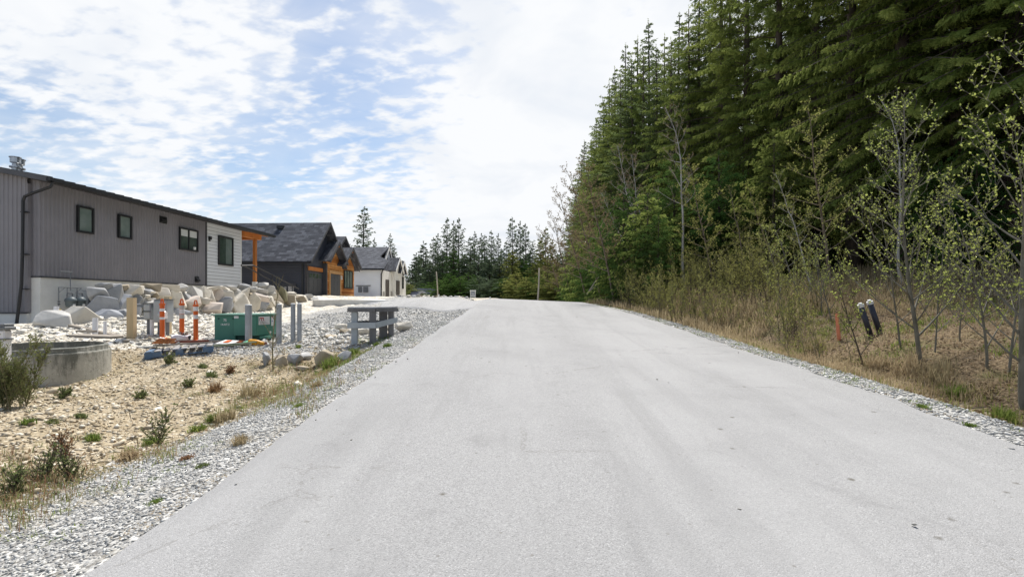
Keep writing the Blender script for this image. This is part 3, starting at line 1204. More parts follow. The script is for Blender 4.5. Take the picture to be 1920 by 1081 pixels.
def gas_meters():
    o = on_wall(140, 560, 0.35)
    g = empty('gas_meter_set', (o.x, o.y, H(o.x, o.y)), RZ, 'pair of grey gas meters with thin piping against the concrete foundation', 'gas meter')
    g.location.z = 1.0
    z0 = g.location.z

    def L_(px, py, off=0.35):
        w = on_wall(px, py, off)
        d = w - Vector(g.location)
        c, s = math.cos(-RZ), math.sin(-RZ)
        return Vector((c * d.x - s * d.y, s * d.x + c * d.y, d.z))
    pp = MB()
    pp.tube([L_(110, 577), L_(110, 538)], 0.018, 6)
    pp.tube([L_(110, 538), L_(153, 540)], 0.014, 6)
    pp.tube([L_(110, 549), L_(121, 539.5)], 0.012, 5)
    pp.tube([L_(142, 549), L_(153, 540)], 0.012, 5)
    pp.tube([L_(132, 545), L_(132, 511.5, 0.2), L_(136, 510.5, 0.1)], 0.014, 6)
    pp.tube([L_(112.5, 509), L_(135.5, 510.2)], 0.025, 6)
    pp.tube([L_(155, 545), L_(166, 546), L_(166, 583)], 0.014, 6)
    for c in (130, 148.5):
        pp.tube([L_(c - 4, 561), L_(c - 4, 551), L_(c - 3, 549), L_(c + 5, 549.5), L_(c + 6, 551), L_(c + 6, 561)], 0.024, 6)
        pp.tube([L_(c - 4, 551), L_(c - 4, 539)], 0.016, 6)
    pp.build('piping', M_greypipe, g)
    for c in (132.5, 150.5):
        p = L_(c, 561)
        m = MB()
        m.lathe([(0.0, 0.10), (0.09, 0.09), (0.15, 0.03), (0.175, -0.02), (0.175, -0.07), (0.16, -0.075), (0.15, -0.18), (0.13, -0.27), (0.0, -0.29)], tuple(p), 14)
        mo = m.build('meter', M_meter, g, smooth=True)
        s = MB()
        s.box((p.x + 0.155, p.y - 0.03, p.z - 0.20), (0.02, 0.09, 0.07))
        s.build('tag_plate', M_white, mo)
    for py in (565, 570):
        v = MB()
        v.box(L_(110.5, py), (0.05, 0.06, 0.03))
        v.build('valve', M_black, g)


gas_meters()
for px, py, hh, r, m, lab in ((105.5, 588, 14, 0.075, M_pvc, 'short white plastic pipe standing by the gas meters'),
                              (111.5, 588, 9, 0.045, M_yellow, 'yellow pipe sleeve under the gas riser')):
    a = on_wall(px, py, 0.42)
    b = MB()
    n = 14
    hz = hh * a.y / 960
    b.tube([(0, 0, -0.15), (0, 0, hz)], r, n, cap=False)
    b.tube([(0, 0, hz), (0, 0, hz - 0.15)], r * 0.85, n, cap=True)
    o = b.build('plastic_pipe', m, None)
    o.location = a
    tag(o, lab, 'pipe')


# stair railings beside the grey house
def railings():
    for name, pts, posts, lab in (
        ('stair_railing', [(442, 484, 0.4), (450, 496.5, 0.6), (533, 539)], [(450, 541), (484, 535), (521, 548)], 'black stair railing nearer the grey house, ending above the boulders'),
        ('stair_railing', [(480, 498, 1), (560, 541)], [(511, 545), (548, 566)], 'black stair railing farther right, in front of the dark house wall')):
        pass
    # nearer rail: from the white wall corner down to (533,539)
    spec = [([(452.5, 496), (470, 504.5), (533, 539)], [(484.5, 512, 545), (511.5, 526, 548), (520, 531, 548)], 1.15, 'black stair railing close to the white siding, its lower end over the boulders'),
            ([(452.5, 498), (474, 497), (482, 500.5), (560, 541)], [(511, 516, 545), (548, 535, 566)], 1.6, 'black stair railing running down across the dark house wall')]
    for line, posts, off, lab in spec:
        p0 = on_wall(*line[0], off)
        g = empty('stair_railing', (p0.x, p0.y, 2.3), 0, lab, 'railing', 'stair railings')
        b = MB()
        b.tube([on_wall(x, y, off) - Vector(g.location) for x, y in line], 0.036, 6)
        b.build('handrail', M_black, g)
        for x, y0, y1 in posts:
            b = MB()
            b.tube([on_wall(x, y0, off) - Vector(g.location), on_wall(x, y1, off) - Vector(g.location)], 0.03, 6)
            b.build('post', M_black, g)


railings()


# ------------------------------------------------------------------ generic gabled roofs for the other houses
def gable_roof_x(mb, yc, half, x0, x1, ze, rise, th=0.16):
    """roof whose ridge runs along local x from x0 to x1 (x1 = road side); eaves at yc +- half, height ze"""
    for s in (-1, 1):
        a = (x0, yc + s * half, ze)
        b = (x1, yc + s * half, ze)
        c = (x1, yc, ze + rise)
        d = (x0, yc, ze + rise)
        up = Vector((0, s * rise, half)).normalized() * th
        mb.add([a, b, c, d, Vector(a) + up, Vector(b) + up, (x1, yc, ze + rise + th * 1.15), (x0, yc, ze + rise + th * 1.15)],
               [(0, 1, 2, 3), (4, 7, 6, 5), (0, 4, 5, 1), (1, 5, 6, 2), (3, 2, 6, 7), (0, 3, 7, 4)])


def rake_boards(mb, yc, half, x1, ze, rise, w=0.22, t=0.05, th=0.19):
    for s in (-1, 1):
        p0 = Vector((x1, yc + s * half, ze))
        p1 = Vector((x1, yc, ze + rise))
        dn = Vector((0, 0, -w + th))
        up = Vector((0, 0, th))
        mb.prism([p0 + dn, p1 + dn, p1 + up, p0 + up], (t, 0, 0))


def garage_door(parent, fx, y0, y1, z0, z1, m, glass=True, rows=4):
    d = MB()
    hh = (z1 - z0) / rows
    for i in range(rows):
        za, zb_ = z0 + i * hh + 0.012, z0 + (i + 1) * hh - 0.012
        d.b2(fx - 0.03, fx, y0, y1, z0 + i * hh, z0 + (i + 1) * hh)
        n = 3
        for k in range(n):
            a = y0 + (y1 - y0) * k / n + 0.05
            b = y0 + (y1 - y0) * (k + 1) / n - 0.05
            d.b2(fx, fx + 0.012, a, b, za + 0.04, zb_ - 0.04)
    o = d.build('garage_door', m, parent)
    if glass:
        g = MB()
        for k in range(4):
            a = y0 + (y1 - y0) * k / 4 + 0.06
            b = y0 + (y1 - y0) * (k + 1) / 4 - 0.06
            g.b2(fx + 0.013, fx + 0.02, a, b, z1 - hh + 0.08, z1 - 0.09)
        g.build('door_glass', M_glassd, o)
    return o


def dark_house():
    # local frame: x = 0 is the road-side wall of the first bay (16.2 m left of the road axis)
    D = 16.2
    oy = 36.1
    h = empty('dark_house', (K * oy - D, oy, 0), RZ, 'charcoal house with steep shingle roofs and orange cedar shingle gables', 'house')

    def ly(px, x=0.0):
        return (D - x) * 960 / (1006.1 - px) - oy

    def lz(px, py, x=0.0):
        return 1.6 + (568 - py) / 960 * (D - x) * 960 / (1006.1 - px)
    ze = 4.72
    zg = 1.9
    # main body
    half = 3.0
    yc = 2.65
    pk = 2.85
    c = MB()
    c.b2(-13, -0.004, 0.0, 8.2, zg - 0.6, ze)
    c.build('wall_core', M_navy_lap, h)
    w = MB()
    lap_wall(w, 'y', 0.0, -13, 0.0, zg - 0.6, ze, -1, 0.2, 0.034, None, 0.02)
    lap_wall(w, 'x', 0.0, 0.0, 5.4, zg - 0.6, ze, 1, 0.19, 0.025)

    def gb(z):
        t = (z - ze) / pk
        return (yc - half * (1 - t) + 0.15, yc + half * (1 - t) - 0.15)
    lap_wall(w, 'x', 0.0, 0, 0, ze, ze + pk, 1, 0.19, 0.025, gable=gb)
    w.build('lap_siding', M_navy_lap, h)
    t = MB()
    t.b2(-0.12, 0.045, -0.045, 0.0, zg - 0.6, ze)
    t.b2(0.0, 0.045, -0.045, 0.14, zg - 0.6, ze)
    t.build('corner_trim', M_fascia, h)
    # main roof, ridge running away from the road, hipped at the far end
    r = MB()
    x1 = 0.62
    eo = 0.35
    Hh = half + eo
    rise = pk * Hh / half
    z0 = ze + pk - rise
    th = 0.12
    hx = -12.0
    A = [(-15.2, yc - Hh, z0), (x1, yc - Hh, z0), (x1, yc, z0 + rise), (hx + 0.6, yc, z0 + rise)]
    Bk = [(-15.2, yc + Hh, z0), (x1, yc + Hh, z0), (x1, yc, z0 + rise), (hx + 0.6, yc, z0 + rise)]
    r.prism(A, (0, 0, th))
    r.prism(Bk, (0, 0, th))
    r.prism([(-15.2, yc - Hh, z0), (hx + 0.6, yc, z0 + rise), (-15.2, yc + Hh, z0)], (0, 0, th))
    ro = r.build('roof', M_shingle_roof, h)
    rk = MB()
    rake_boards(rk, yc, Hh, x1 + 0.002, z0, rise, 0.22, 0.04, 0.15)
    rk.build('rake_board', M_fascia, ro)
    g = MB()
    g.b2(-14.0, x1 - 0.02, yc - Hh - 0.10, yc - Hh - 0.004, z0 - 0.06, z0 + 0.07)
    g.build('gutter', M_black, ro)
    v = MB()
    for xx in (-9.2, -3.2):
        v.b2(xx, xx + 0.45, yc - 0.7, yc - 0.35, z0 + rise - 0.42, z0 + rise - 0.18)
    v.build('roof_vent', M_black, ro)
    d = MB()
    d.tube([(-0.30, -0.36, ze - 0.12), (-0.26, -0.10, ze - 0.35), (-0.26, -0.10, zg - 0.3)], 0.06, 6)
    d.build('downpipe', M_black, h)
    mt = MB()
    mt.b2(-1.75, -0.75, -0.12, -0.03, 2.15, 3.0)
    mt.build('meter_board', M_door_grey, h)
    mt = MB()
    mt.b2(-1.62, -1.36, -0.22, -0.122, 2.3, 2.75)
    mt.b2(-1.24, -0.86, -0.22, -0.122, 2.25, 2.78)
    mt.build('meter_box', M_steel, h)
    # first garage door with orange lintel
    ya, yb = ly(578), ly(602)
    garage_door(h, 0.035, ya, yb, zg + 0.05, lz(590, 511), M_door_grey)
    l = MB()
    l.b2(0.03, 0.10, ya - 0.15, yb + 0.1, lz(590, 508), lz(590, 501))
    l.build('lintel', M_cedar, h)

    def bay(pyl, pyr, x, peak_px, peak_py, el_px, el_py, er_px, er_py, name, xo=0.55, back=-5.0, ridge_back=-6.0):
        """a projecting cedar gable bay; pixels of its roof edge on the plane x + xo"""
        yp = ly(peak_px, x + xo)
        zp = lz(peak_px, peak_py, x + xo)
        yr = ly(er_px, x + xo)
        zr = lz(er_px, er_py, x + xo)
        hf = yr - yp
        rs = zp - zr
        y0, y1 = ly(pyl, x), ly(pyr, x)
        y0 = max(y0, yp - hf + 0.3)
        ym = yp
        b = MB()
        b.m = 0
        s = (zp - zr) / hf
        base = zg - 0.6
        b.prism([(x, y0, base), (x, y1, base), (x, y1, zp - s * (y1 - ym) - 0.08), (x, ym, zp - 0.08), (x, y0, zp - s * (ym - y0) - 0.08)], (back - x, 0, 0))
        b.build('shingle_wall', M_cedar_shingle, h)
        rr = MB()
        gable_roof_x(rr, yp, hf, ridge_back, x + xo, zr, rs, 0.12)
        q = rr.build('roof', M_shingle_side, h)
        k = MB()
        rake_boards(k, yp, hf, x + xo + 0.002, zr, rs, 0.24, 0.045, 0.15)
        k.build('rake_board', M_fascia, q)
        br = MB()
        br.b2(x + 0.005, x + xo - 0.02, yp - 0.07, yp + 0.07, zp - 0.32, zp - 0.14)
        br.b2(x + 0.005, x + 0.10, yp - 0.07, yp + 0.07, zp - 0.85, zp - 0.33)
        br.build('gable_bracket', M_cedar, q)
        return yp, y0, y1

    X2 = 0.32
    yp, y0, y1 = bay(613, 643, X2, 637, 456, 600, 487, 653, 497, 'b')
    # left return of the bay: dark post and cedar strip
    p = MB()
    p.b2(-0.02, X2 + 0.012, y0 - 0.06, y0 + 0.10, zg - 0.2, 4.6)
    p.build('dark_post', M_fascia, h)
    ya, yb = ly(619, X2), ly(637, X2)
    zt = lz(628, 514, X2)
    garage_door(h, X2 + 0.04, ya, yb, zg + 0.05, zt, M_door_grey, glass=False)
    l = MB()
    l.b2(X2 + 0.004, X2 + 0.075, ya - 0.25, yb + 0.25, zt + 0.02, zt + 0.24)
    l.b2(X2 + 0.004, X2 + 0.06, ya - 0.20, ya - 0.02, zg, zt + 0.018)
    l.b2(X2 + 0.004, X2 + 0.06, yb + 0.02, yb + 0.22, zg, zt + 0.018)
    l.build('door_trim', mat('pale_timber_trim', (0.55, 0.33, 0.15), (0.47, 0.26, 0.11), 3, 0.7), h)
    wl = MB()
    wl.b2(X2 + 0.065, X2 + 0.16, yb + 0.05, yb + 0.17, 3.5, 3.8)
    wl.build('wall_lamp', M_white, h)
    # second gable farther along with the tall window
    bay(644, 664, X2, 662.6, 467, 645, 487, 678, 505, 'c')
    window_x(h, X2 + 0.01, ly(644.5, X2), ly(660, X2), lz(652, 541, X2), lz(652, 507, X2), M_black, 3, M_glassl, fw=0.07, label='tall dark framed window in the cedar gable')
    # rear gable peeping over
    yp2 = ly(648, 0.0)
    zp2 = lz(648, 446, 0.0)
    rr = MB()
    gable_roof_x(rr, yp2, 3.4, -11, 0.0, zp2 - 2.6, 2.6, 0.12)
    q = rr.build('roof', M_shingle_side, h)
    k = MB()
    rake_boards(k, yp2, 3.4, 0.002, zp2 - 2.6, 2.6, 0.22, 0.045, 0.15)
    k.build('rake_board', M_fascia, q)
    k = MB()
    k.prism([(-0.5, yp2 - 3.0, ze - 0.3), (-0.5, yp2 + 3.0, ze - 0.3), (-0.5, yp2, zp2 - 0.12)], (0.05, 0, 0))
    k.build('gable_wall', M_navy_lap, h)
    return h


dark_house()


def white_house():
    D = 16.6
    oy = 54.6
    h = empty('white_house', (K * oy - D, oy, 0), RZ, 'white farmhouse with dark shingle roof and narrow garage doors', 'house')

    def ly(px, x=0.0):
        return (D - x) * 960 / (1006.1 - px) - oy

    def lz(px, py, x=0.0):
        return 1.6 + (568 - py) / 960 * (D - x) * 960 / (1006.1 - px)
    ze = lz(716, 506)
    c = MB()
    c.b2(-14, -0.004, 0, 9.2, 1.4, ze)
    c.build('wall_core', M_farmwarm, h)
    w = MB()
    lap_wall(w, 'y', 0, -14, 0, 1.4, ze, -1, 0.24, 0.03, None, 0.018)
    w.build('lap_siding', M_farmwhite, h)
    # main roof
    rb = ly(729.5, -0.7)
    zr = lz(729.5, 465, -0.7)
    r = MB()
    e = 0.4
    sl = (zr - ze) / (rb + e)
    r.prism([(-16.5, -e, ze), (0.45, -e, ze), (0.45, 1.4, ze + sl * 1.9), (-0.9, 2.6, ze + sl * 3.1), (-0.7, rb, zr), (-14.6, rb, zr)], (0, 0, 0.14))
    r.prism([(-14.6, rb, zr), (-0.7, rb, zr), (-0.7, rb * 2 + 0.6, ze), (-16.5, rb * 2 + 0.6, ze)], (0, 0, 0.14))
    ro = r.build('roof', M_shingle_roof, h)
    g = MB()
    g.b2(-15, 0.5, -e - 0.12, -e - 0.004, ze - 0.05, ze + 0.1)
    g.build('gutter', M_black, ro)
    v = MB()
    for xx in (-11.5, -5.5):
        v.b2(xx, xx + 0.5, rb - 0.95, rb - 0.5, zr - 0.5, zr - 0.1)
    v.build('roof_vent', M_black, ro)
    # upper gable wall set back from the front
    gw = MB()
    y0 = ly(716.5, -0.9)
    gw.prism([(-0.9, y0, ze + 0.6), (-0.9, rb * 2 - y0, ze + 0.6), (-0.9, rb, zr - 0.02)], (0.1, 0, 0))
    gw.build('gable_wall', M_farmwhite, h)
    k = MB()
    rake_boards(k, rb, rb - y0 + 0.3, -0.68, ze + 0.5, zr - ze - 0.5, 0.32, 0.06, 0.16)
    k.build('rake_board', M_farmwarm, ro)

    def gable(x, pl, pr, ppx, ppy, epx, epy, back):
        xo = 0.4
        yp, zp = ly(ppx, x + xo), lz(ppx, ppy, x + xo)
        yr, zq = ly(epx, x + xo), lz(epx, epy, x + xo)
        hf = yr - yp
        s = (zp - zq) / hf
        ya, yb = ly(pl, x), ly(pr, x)
        ya = max(ya, yp - hf + 0.2)
        b = MB()
        b.prism([(x, ya, 1.4), (x, yb, 1.4), (x, yb, zp - s * (yb - yp) - 0.06), (x, yp, zp - 0.06), (x, ya, zp - s * (yp - ya) - 0.06)], (back - x, 0, 0))
        b.build('gable_wall', M_farmwarm, h)
        rr = MB()
        gable_roof_x(rr, yp, hf, -6, x + xo, zq, zp - zq, 0.13)
        q = rr.build('roof', M_shingle_side, h)
        kk = MB()
        rake_boards(kk, yp, hf, x + xo + 0.002, zq, zp - zq, 0.30, 0.06, 0.16)
        kk.build('rake_board', M_farmwarm, q)
    gable(0.35, 740, 751, 750.3, 485.5, 757.5, 512, -4)
    gable(0.30, 751, 761, 758.3, 491.5, 764.0, 515, -4)
    b = MB()
    b.b2(0.0, 0.03, 0.0, ly(740), 1.4, ze - 0.02)
    b.build('front_wall', M_farmwarm, h)
    garage_door(h, 0.065, ly(722.3), ly(728.8), lz(725, 558), lz(725, 524), M_door_brown, False)
    garage_door(h, 0.42, ly(742.5, 0.35), ly(748.6, 0.35), lz(745, 557.5, .35), lz(745, 526, .35), M_door_brown, False)
    window_x(h, 0.31, ly(753.7, .3), ly(756.2, .3), lz(755, 541, .3), lz(755, 519, .3), M_black, 1, M_glassd)
    for pa, pb in ((717.2, 721.6), (732, 739.6)):
        s = MB()
        s.b2(0.035, 0.10, ly(pa), ly(pb), 1.5, lz(719 if pa < 720 else 735, 546))
        s.build('stone_veneer', M_stone_b, h)
    d = MB()
    d.tube([(0.35, -0.5, ze), (0.08, -0.12, ze - 0.5), (0.08, -0.12, 1.6)], 0.07, 6)
    d.build('downpipe', M_black, h)
    mt = MB()
    mt.b2(-2.7, -1.1, -0.08, -0.025, 3.42, 3.5)
    mt.b2(-2.4, -2.05, -0.2, -0.03, 2.75, 3.35)
    mt.b2(-1.85, -1.35, -0.2, -0.03, 2.75, 3.35)
    mt.build('meter_box', M_greypipe, h)
    mt = MB()
    mt.b2(0.36, 0.5, ly(754, .3), ly(755, .3), lz(754, 516, .3), lz(754, 513, .3))
    mt.build('wall_lamp', M_black, h)
    return h


white_house()


def far_house():
    Y = 78.0
    o = at(793, 558, Y)
    h = empty('far_bungalow', (o.x, o.y, 0), 0, 'far bungalow beyond the crest, only its slate roof and low gable showing', 'house')

    def P(px, py, dy=0.0):
        a = at(px, py, Y + dy)
        return (a.x - o.x, a.y - o.y, a.z)
    x0, x1 = P(770, 556)[0], P(817, 556)[0]
    w = MB()
    w.b2(x0 + 0.3, x1 - 0.4, 0.3, 7, -1.2, P(770, 555)[2])
    w.build('wall', M_farmwarm, h)
    r = MB()
    a, b = P(768, 554.5), P(818.5, 554.5)
    c, d = P(815, 542, 4), P(772.5, 542, 4)
    r.prism([a, b, c, d], (0, 0, 0.15))
    e, f = (a[0], 8.2, a[2]), (b[0], 8.2, b[2])
    r.prism([d, c, f, e], (0, 0, 0.15))
    ro = r.build('roof', mat('slate_blue_shingles', (0.055, 0.060, 0.080), (0.04, 0.045, 0.06), 3, 1.0, 0.0, spec=0.0), h)
    v = MB()
    v.box(P(788, 547.5, 1.4), (0.5, 0.3, 0.25))
    v.build('skylight', M_white, ro)
    g = MB()
    A, B_, C_ = P(779, 558, -0.6), P(791.5, 548.5, -0.6), P(806, 558, -0.6)
    g.prism([A, B_, C_], (0, 0.3, 0))
    g.build('porch_gable', mat('taupe_gable', (0.34, 0.31, 0.27), (0.28, 0.26, 0.22), 3, 0.8), h)
    k = MB()
    k.prism([A, B_, (B_[0], B_[1], B_[2] + 0.35), (A[0] - 0.3, A[1], A[2] + 0.1)], (0, -0.12, 0))
    k.prism([C_, B_, (B_[0], B_[1], B_[2] + 0.35), (C_[0] + 0.3, C_[1], C_[2] + 0.1)], (0, -0.12, 0))
    k.build('rake_board', M_white, ro)


far_house()
# ------------------------------------------------------------------ stones
ROCK_C = {
    'cream': ((0.68, 0.64, 0.56), (0.50, 0.46, 0.39)),
    'grey': ((0.38, 0.38, 0.38), (0.24, 0.245, 0.25)),
    'blue': ((0.26, 0.275, 0.30), (0.38, 0.39, 0.41)),
    'tan': ((0.44, 0.38, 0.29), (0.30, 0.25, 0.18)),
    'pink': ((0.64, 0.56, 0.50), (0.50, 0.44, 0.38)),
    'pale': ((0.56, 0.55, 0.52), (0.40, 0.39, 0.37)),
    'olive': ((0.30, 0.28, 0.18), (0.20, 0.19, 0.12)),
}
ROCK_M = {k: mat('rock_' + k, a, b, 2.3, 0.9, 1.0, 5, lo=0.3, hi=0.7, detail=8, rnd=0.10) for k, (a, b) in ROCK_C.items()}
ROCK_W = {'cream': 'cream', 'grey': 'grey', 'blue': 'blue-grey', 'tan': 'tan brown', 'pink': 'pinkish', 'pale': 'pale grey', 'olive': 'olive brown'}


def rock_mesh(name, sx, sy, sz, seed, n=14, bev=0.035, round_=0.85):
    rnd = random.Random(seed)
    bm = bmesh.new()
    for i in range(n):
        v = Vector((rnd.gauss(0, 1), rnd.gauss(0, 1), rnd.gauss(0, 1))).normalized()
        # push toward a box for quarried blocks
        m = max(abs(v.x), abs(v.y), abs(v.z))
        v = v.lerp(v / m, round_) * rnd.uniform(0.80, 1.06)
        bm.verts.new((v.x * sx / 2, v.y * sy / 2, v.z * sz / 2))
    r = bmesh.ops.convex_hull(bm, input=bm.verts)
    bmesh.ops.delete(bm, geom=[g for g in r['geom_interior'] if isinstance(g, bmesh.types.BMVert)], context='VERTS')
    bmesh.ops.dissolve_limit(bm, angle_limit=0.28, verts=bm.verts, edges=bm.edges)
    bmesh.ops.bevel(bm, geom=list(bm.edges), offset=bev * min(sx, sy, sz), segments=1, affect='EDGES', clamp_overlap=True)
    bmesh.ops.triangulate(bm, faces=bm.faces)
    bmesh.ops.recalc_face_normals(bm, faces=bm.faces)
    # stretch so the outline fills its size exactly
    xs = [v.co.x for v in bm.verts]
    zs = [v.co.z for v in bm.verts]
    fx, fz = sx / (max(xs) - min(xs)), sz / (max(zs) - min(zs))
    cx, cz = (max(xs) + min(xs)) / 2, (max(zs) + min(zs)) / 2
    for v in bm.verts:
        v.co.x = (v.co.x - cx) * fx
        v.co.z = (v.co.z - cz) * fz
    me = bpy.data.meshes.new(name)
    bm.to_mesh(me)
    bm.free()
    return me


def boulder(px, py, w, h, Y, c, seed, label, group=None, depth=1.0, name='boulder', cat='boulder', turn=0.0, grow=1.1):
    s = Y / 960.0
    ang = math.atan((px - 960) / 960.0)
    me = rock_mesh(name, w * s * grow * math.cos(ang) ** 0.5, max(0.35, min(w, h) * s * 1.1) * depth, h * s * grow, seed)
    o = link(name, me, ROCK_M[c])
    o.location = at(px, py, Y)
    o.rotation_euler = (0, turn, -ang * 0.6)
    tag(o, label, cat, group)
    return o


WALL = [(196, 538, 24, 12, 'grey'), (211, 537, 16, 8, 'pale'), (231, 538, 16, 9, 'tan'), (188, 554, 27, 23, 'grey'), (215, 550, 25, 26, 'grey'), (243, 547, 34, 20, 'cream'),
        (196, 573, 46, 26, 'blue'), (231, 569, 24, 26, 'blue'), (98, 600, 50, 27, 'pale'), (154, 596, 60, 31, 'cream'), (203, 594, 44, 20, 'blue'), (231, 592, 20, 18, 'grey'),
        (283, 539, 30, 11, 'tan'), (275, 549, 21, 10, 'grey'), (257, 562, 18, 22, 'grey'), (252, 584, 20, 22, 'blue'), (288, 556, 19, 13, 'tan'), (304, 552, 26, 20, 'cream'), (313, 541, 35, 11, 'cream'),
        (338, 543, 24, 17, 'pale'), (332, 563, 26, 26, 'cream'), (350, 559, 12, 18, 'grey'), (364, 549, 24, 18, 'pale'), (383, 550, 17, 20, 'cream'), (358, 572, 26, 26, 'pink'),
        (384, 564, 20, 9, 'cream'), (396, 559, 17, 24, 'cream'), (408, 552, 15, 17, 'pink'), (425, 553, 22, 19, 'cream'), (419, 571, 28, 21, 'blue'), (389, 577, 42, 16, 'pink'),
        (334, 586, 38, 12, 'blue'), (399, 541, 26, 6, 'cream'), (300, 578, 34, 24, 'cream'), (276, 574, 22, 22, 'pale'), (310, 594, 26, 11, 'pale'), (442, 551, 16, 16, 'pale'), (455, 552, 19, 21, 'cream'), (467, 552, 15, 10, 'tan'),
        (445, 570, 32, 28, 'cream'), (471, 569, 27, 28, 'cream'), (487, 557, 27, 15, 'pink'), (491, 573, 20, 20, 'blue'), (503, 565, 17, 18, 'cream'), (505, 552, 20, 10, 'cream'),
        (460, 544, 32, 8, 'pale'), (487, 544, 24, 8, 'pale'), (502, 542, 20, 10, 'pale'), (519, 556, 19, 30, 'tan'), (529, 552, 14, 22, 'olive'), (519, 573, 18, 13, 'cream'),
        (542, 552, 22, 8, 'cream'), (538, 565, 27, 19, 'tan'), (560, 562, 24, 13, 'tan'), (568, 571, 22, 13, 'cream'), (578, 556, 15, 7, 'pale'), (585, 561, 25, 8, 'pale'),
        (579, 570, 17, 12, 'grey'), (594, 569, 15, 12, 'grey'), (457, 537, 18, 9, 'grey'), (491, 535, 18, 8, 'pale'), (432, 540, 20, 8, 'pale'), (420, 541, 16, 7, 'cream')]
_seen = {}


def boulder_wall():
    for i, (px, py, w, h, c) in enumerate(WALL):
        Y = 15.0 * 960 / (1006 - px)
        if px < 240 and py > 585:
            Y -= 0.55
        Y -= (py - 552) * 0.012
        row = 'top' if py < 547 else ('middle' if py < 564 else 'bottom')
        if px < 160:
            where = 'below the gas meters'
        elif px < 260:
            where = 'at the rock wall left end'
        elif px < 330:
            where = 'behind the grey electrical cabinets'
        elif px < 400:
            where = 'behind the orange marker posts'
        elif px < 456:
            where = 'above the green transformer'
        elif px < 530:
            where = 'below the stair railings'
        else:
            where = 'at the rock wall right end'
        big = 'wide' if w > 1.6 * h else ('upright' if h > 1.1 * w else 'blocky')
        key = (ROCK_W[c], big, row, where)
        _seen.setdefault(key, []).append((i, px, py, w, h, Y, c))
    for key, lst in _seen.items():
        lst.sort(key=lambda t: t[1])
        for j, (i, px, py, w, h, Y, c) in enumerate(lst):
            cw, big, row, where = key
            lab = f'{big} {cw} boulder in the {row} course {where}'
            if len(lst) > 1:
                lab = f'{ORD[j]} {cw} {row} course boulder from left, {big}, {where}'
            boulder(px, py, w, h * 1.1, Y, c, 100 + i, lab, 'boulders of the rock retaining wall', depth=1.3, turn=random.Random(i).uniform(-0.15, 0.15), grow=1.33)


boulder_wall()
# small cobbles lodged among them
for i, (px, py, w, h, c, lab) in enumerate([(277, 555, 8, 6, 'cream', 'small cream cobble lodged in the rock wall, upper of two'), (280, 560, 8, 6, 'cream', 'small cream cobble lodged in the rock wall, lower of two'),
                                            (287, 548, 9, 4, 'cream', 'small flat cream cobble wedged under the tan top boulder')]):
    boulder(px, py, w, h, 15.0 * 960 / (1006 - px) - 0.35, c, 300 + i, lab, 'cobbles lodged in the rock wall', name='cobble', cat='stone')

# stones beside the barricade, over the ditch and by the driveway
for i, (px, py, w, h, c, lab) in enumerate([
        (757, 613, 32, 19, 'cream', 'large rounded pale boulder on the gravel right of the wooden barricade'),
        (720, 616, 20, 11, 'cream', 'cream stone seen through the wooden barricade'),
        (684, 622, 28, 13, 'cream', 'low cream stone with a mossy edge behind the barricade legs'),
        (720, 627, 24, 12, 'pink', 'pinkish flat stone behind the middle legs of the barricade'),
        (641, 613, 26, 12, 'cream', 'flat cream boulder left of the barricade'),
        (648, 620, 20, 8, 'tan', 'brown stone under the flat boulder left of the barricade'),
        (651, 629, 16, 9, 'pale', 'pale grey stone at the barricade left leg'),
        (618, 631, 26, 8, 'tan', 'flat tan slab lying between the bollards and the barricade'),
        (500, 673, 15, 28, 'grey', 'leaning grey slab at the left end of the culvert stones'),
        (527, 676, 28, 20, 'tan', 'squared yellowish stone in the culvert edge'),
        (553, 674, 30, 22, 'grey', 'grey stone in the middle of the culvert edge'),
        (574, 668, 22, 16, 'pale', 'pale stone set back in the culvert edge'),
        (609, 670, 36, 30, 'tan', 'big domed brown boulder over the ditch'),
        (647, 667, 24, 20, 'grey', 'dark rough boulder at the right end of the culvert stones'),
        (568, 690, 34, 10, 'tan', 'flat stone at the bottom of the ditch'),
        (396, 697, 14, 7, 'cream', 'pale rock lying on the tan slope below the pallet'),
        (294, 768, 16, 7, 'cream', 'lone pale rock on the tan slope'),
        (211, 727, 12, 6, 'cream', 'pale rock right beside the concrete ring'),
        (467, 712, 12, 7, 'cream', 'pale rock low on the tan slope near the ditch'),
        (203, 874, 22, 10, 'pale', 'flat pale rock at the lower edge of the gravel shoulder'),
        (60, 783, 12, 6, 'cream', 'pale rock among stubble at the left'),
        (380, 686, 11, 6, 'cream', 'pale rock just under the pallet edge'),
        (425, 730, 12, 6, 'cream', 'cream rock above the ditch weeds')]):
    g = gp(px, py + h / 2)
    boulder(px, py, w, h, g.y + 0.15, c, 400 + i, lab, None, grow=1.05)

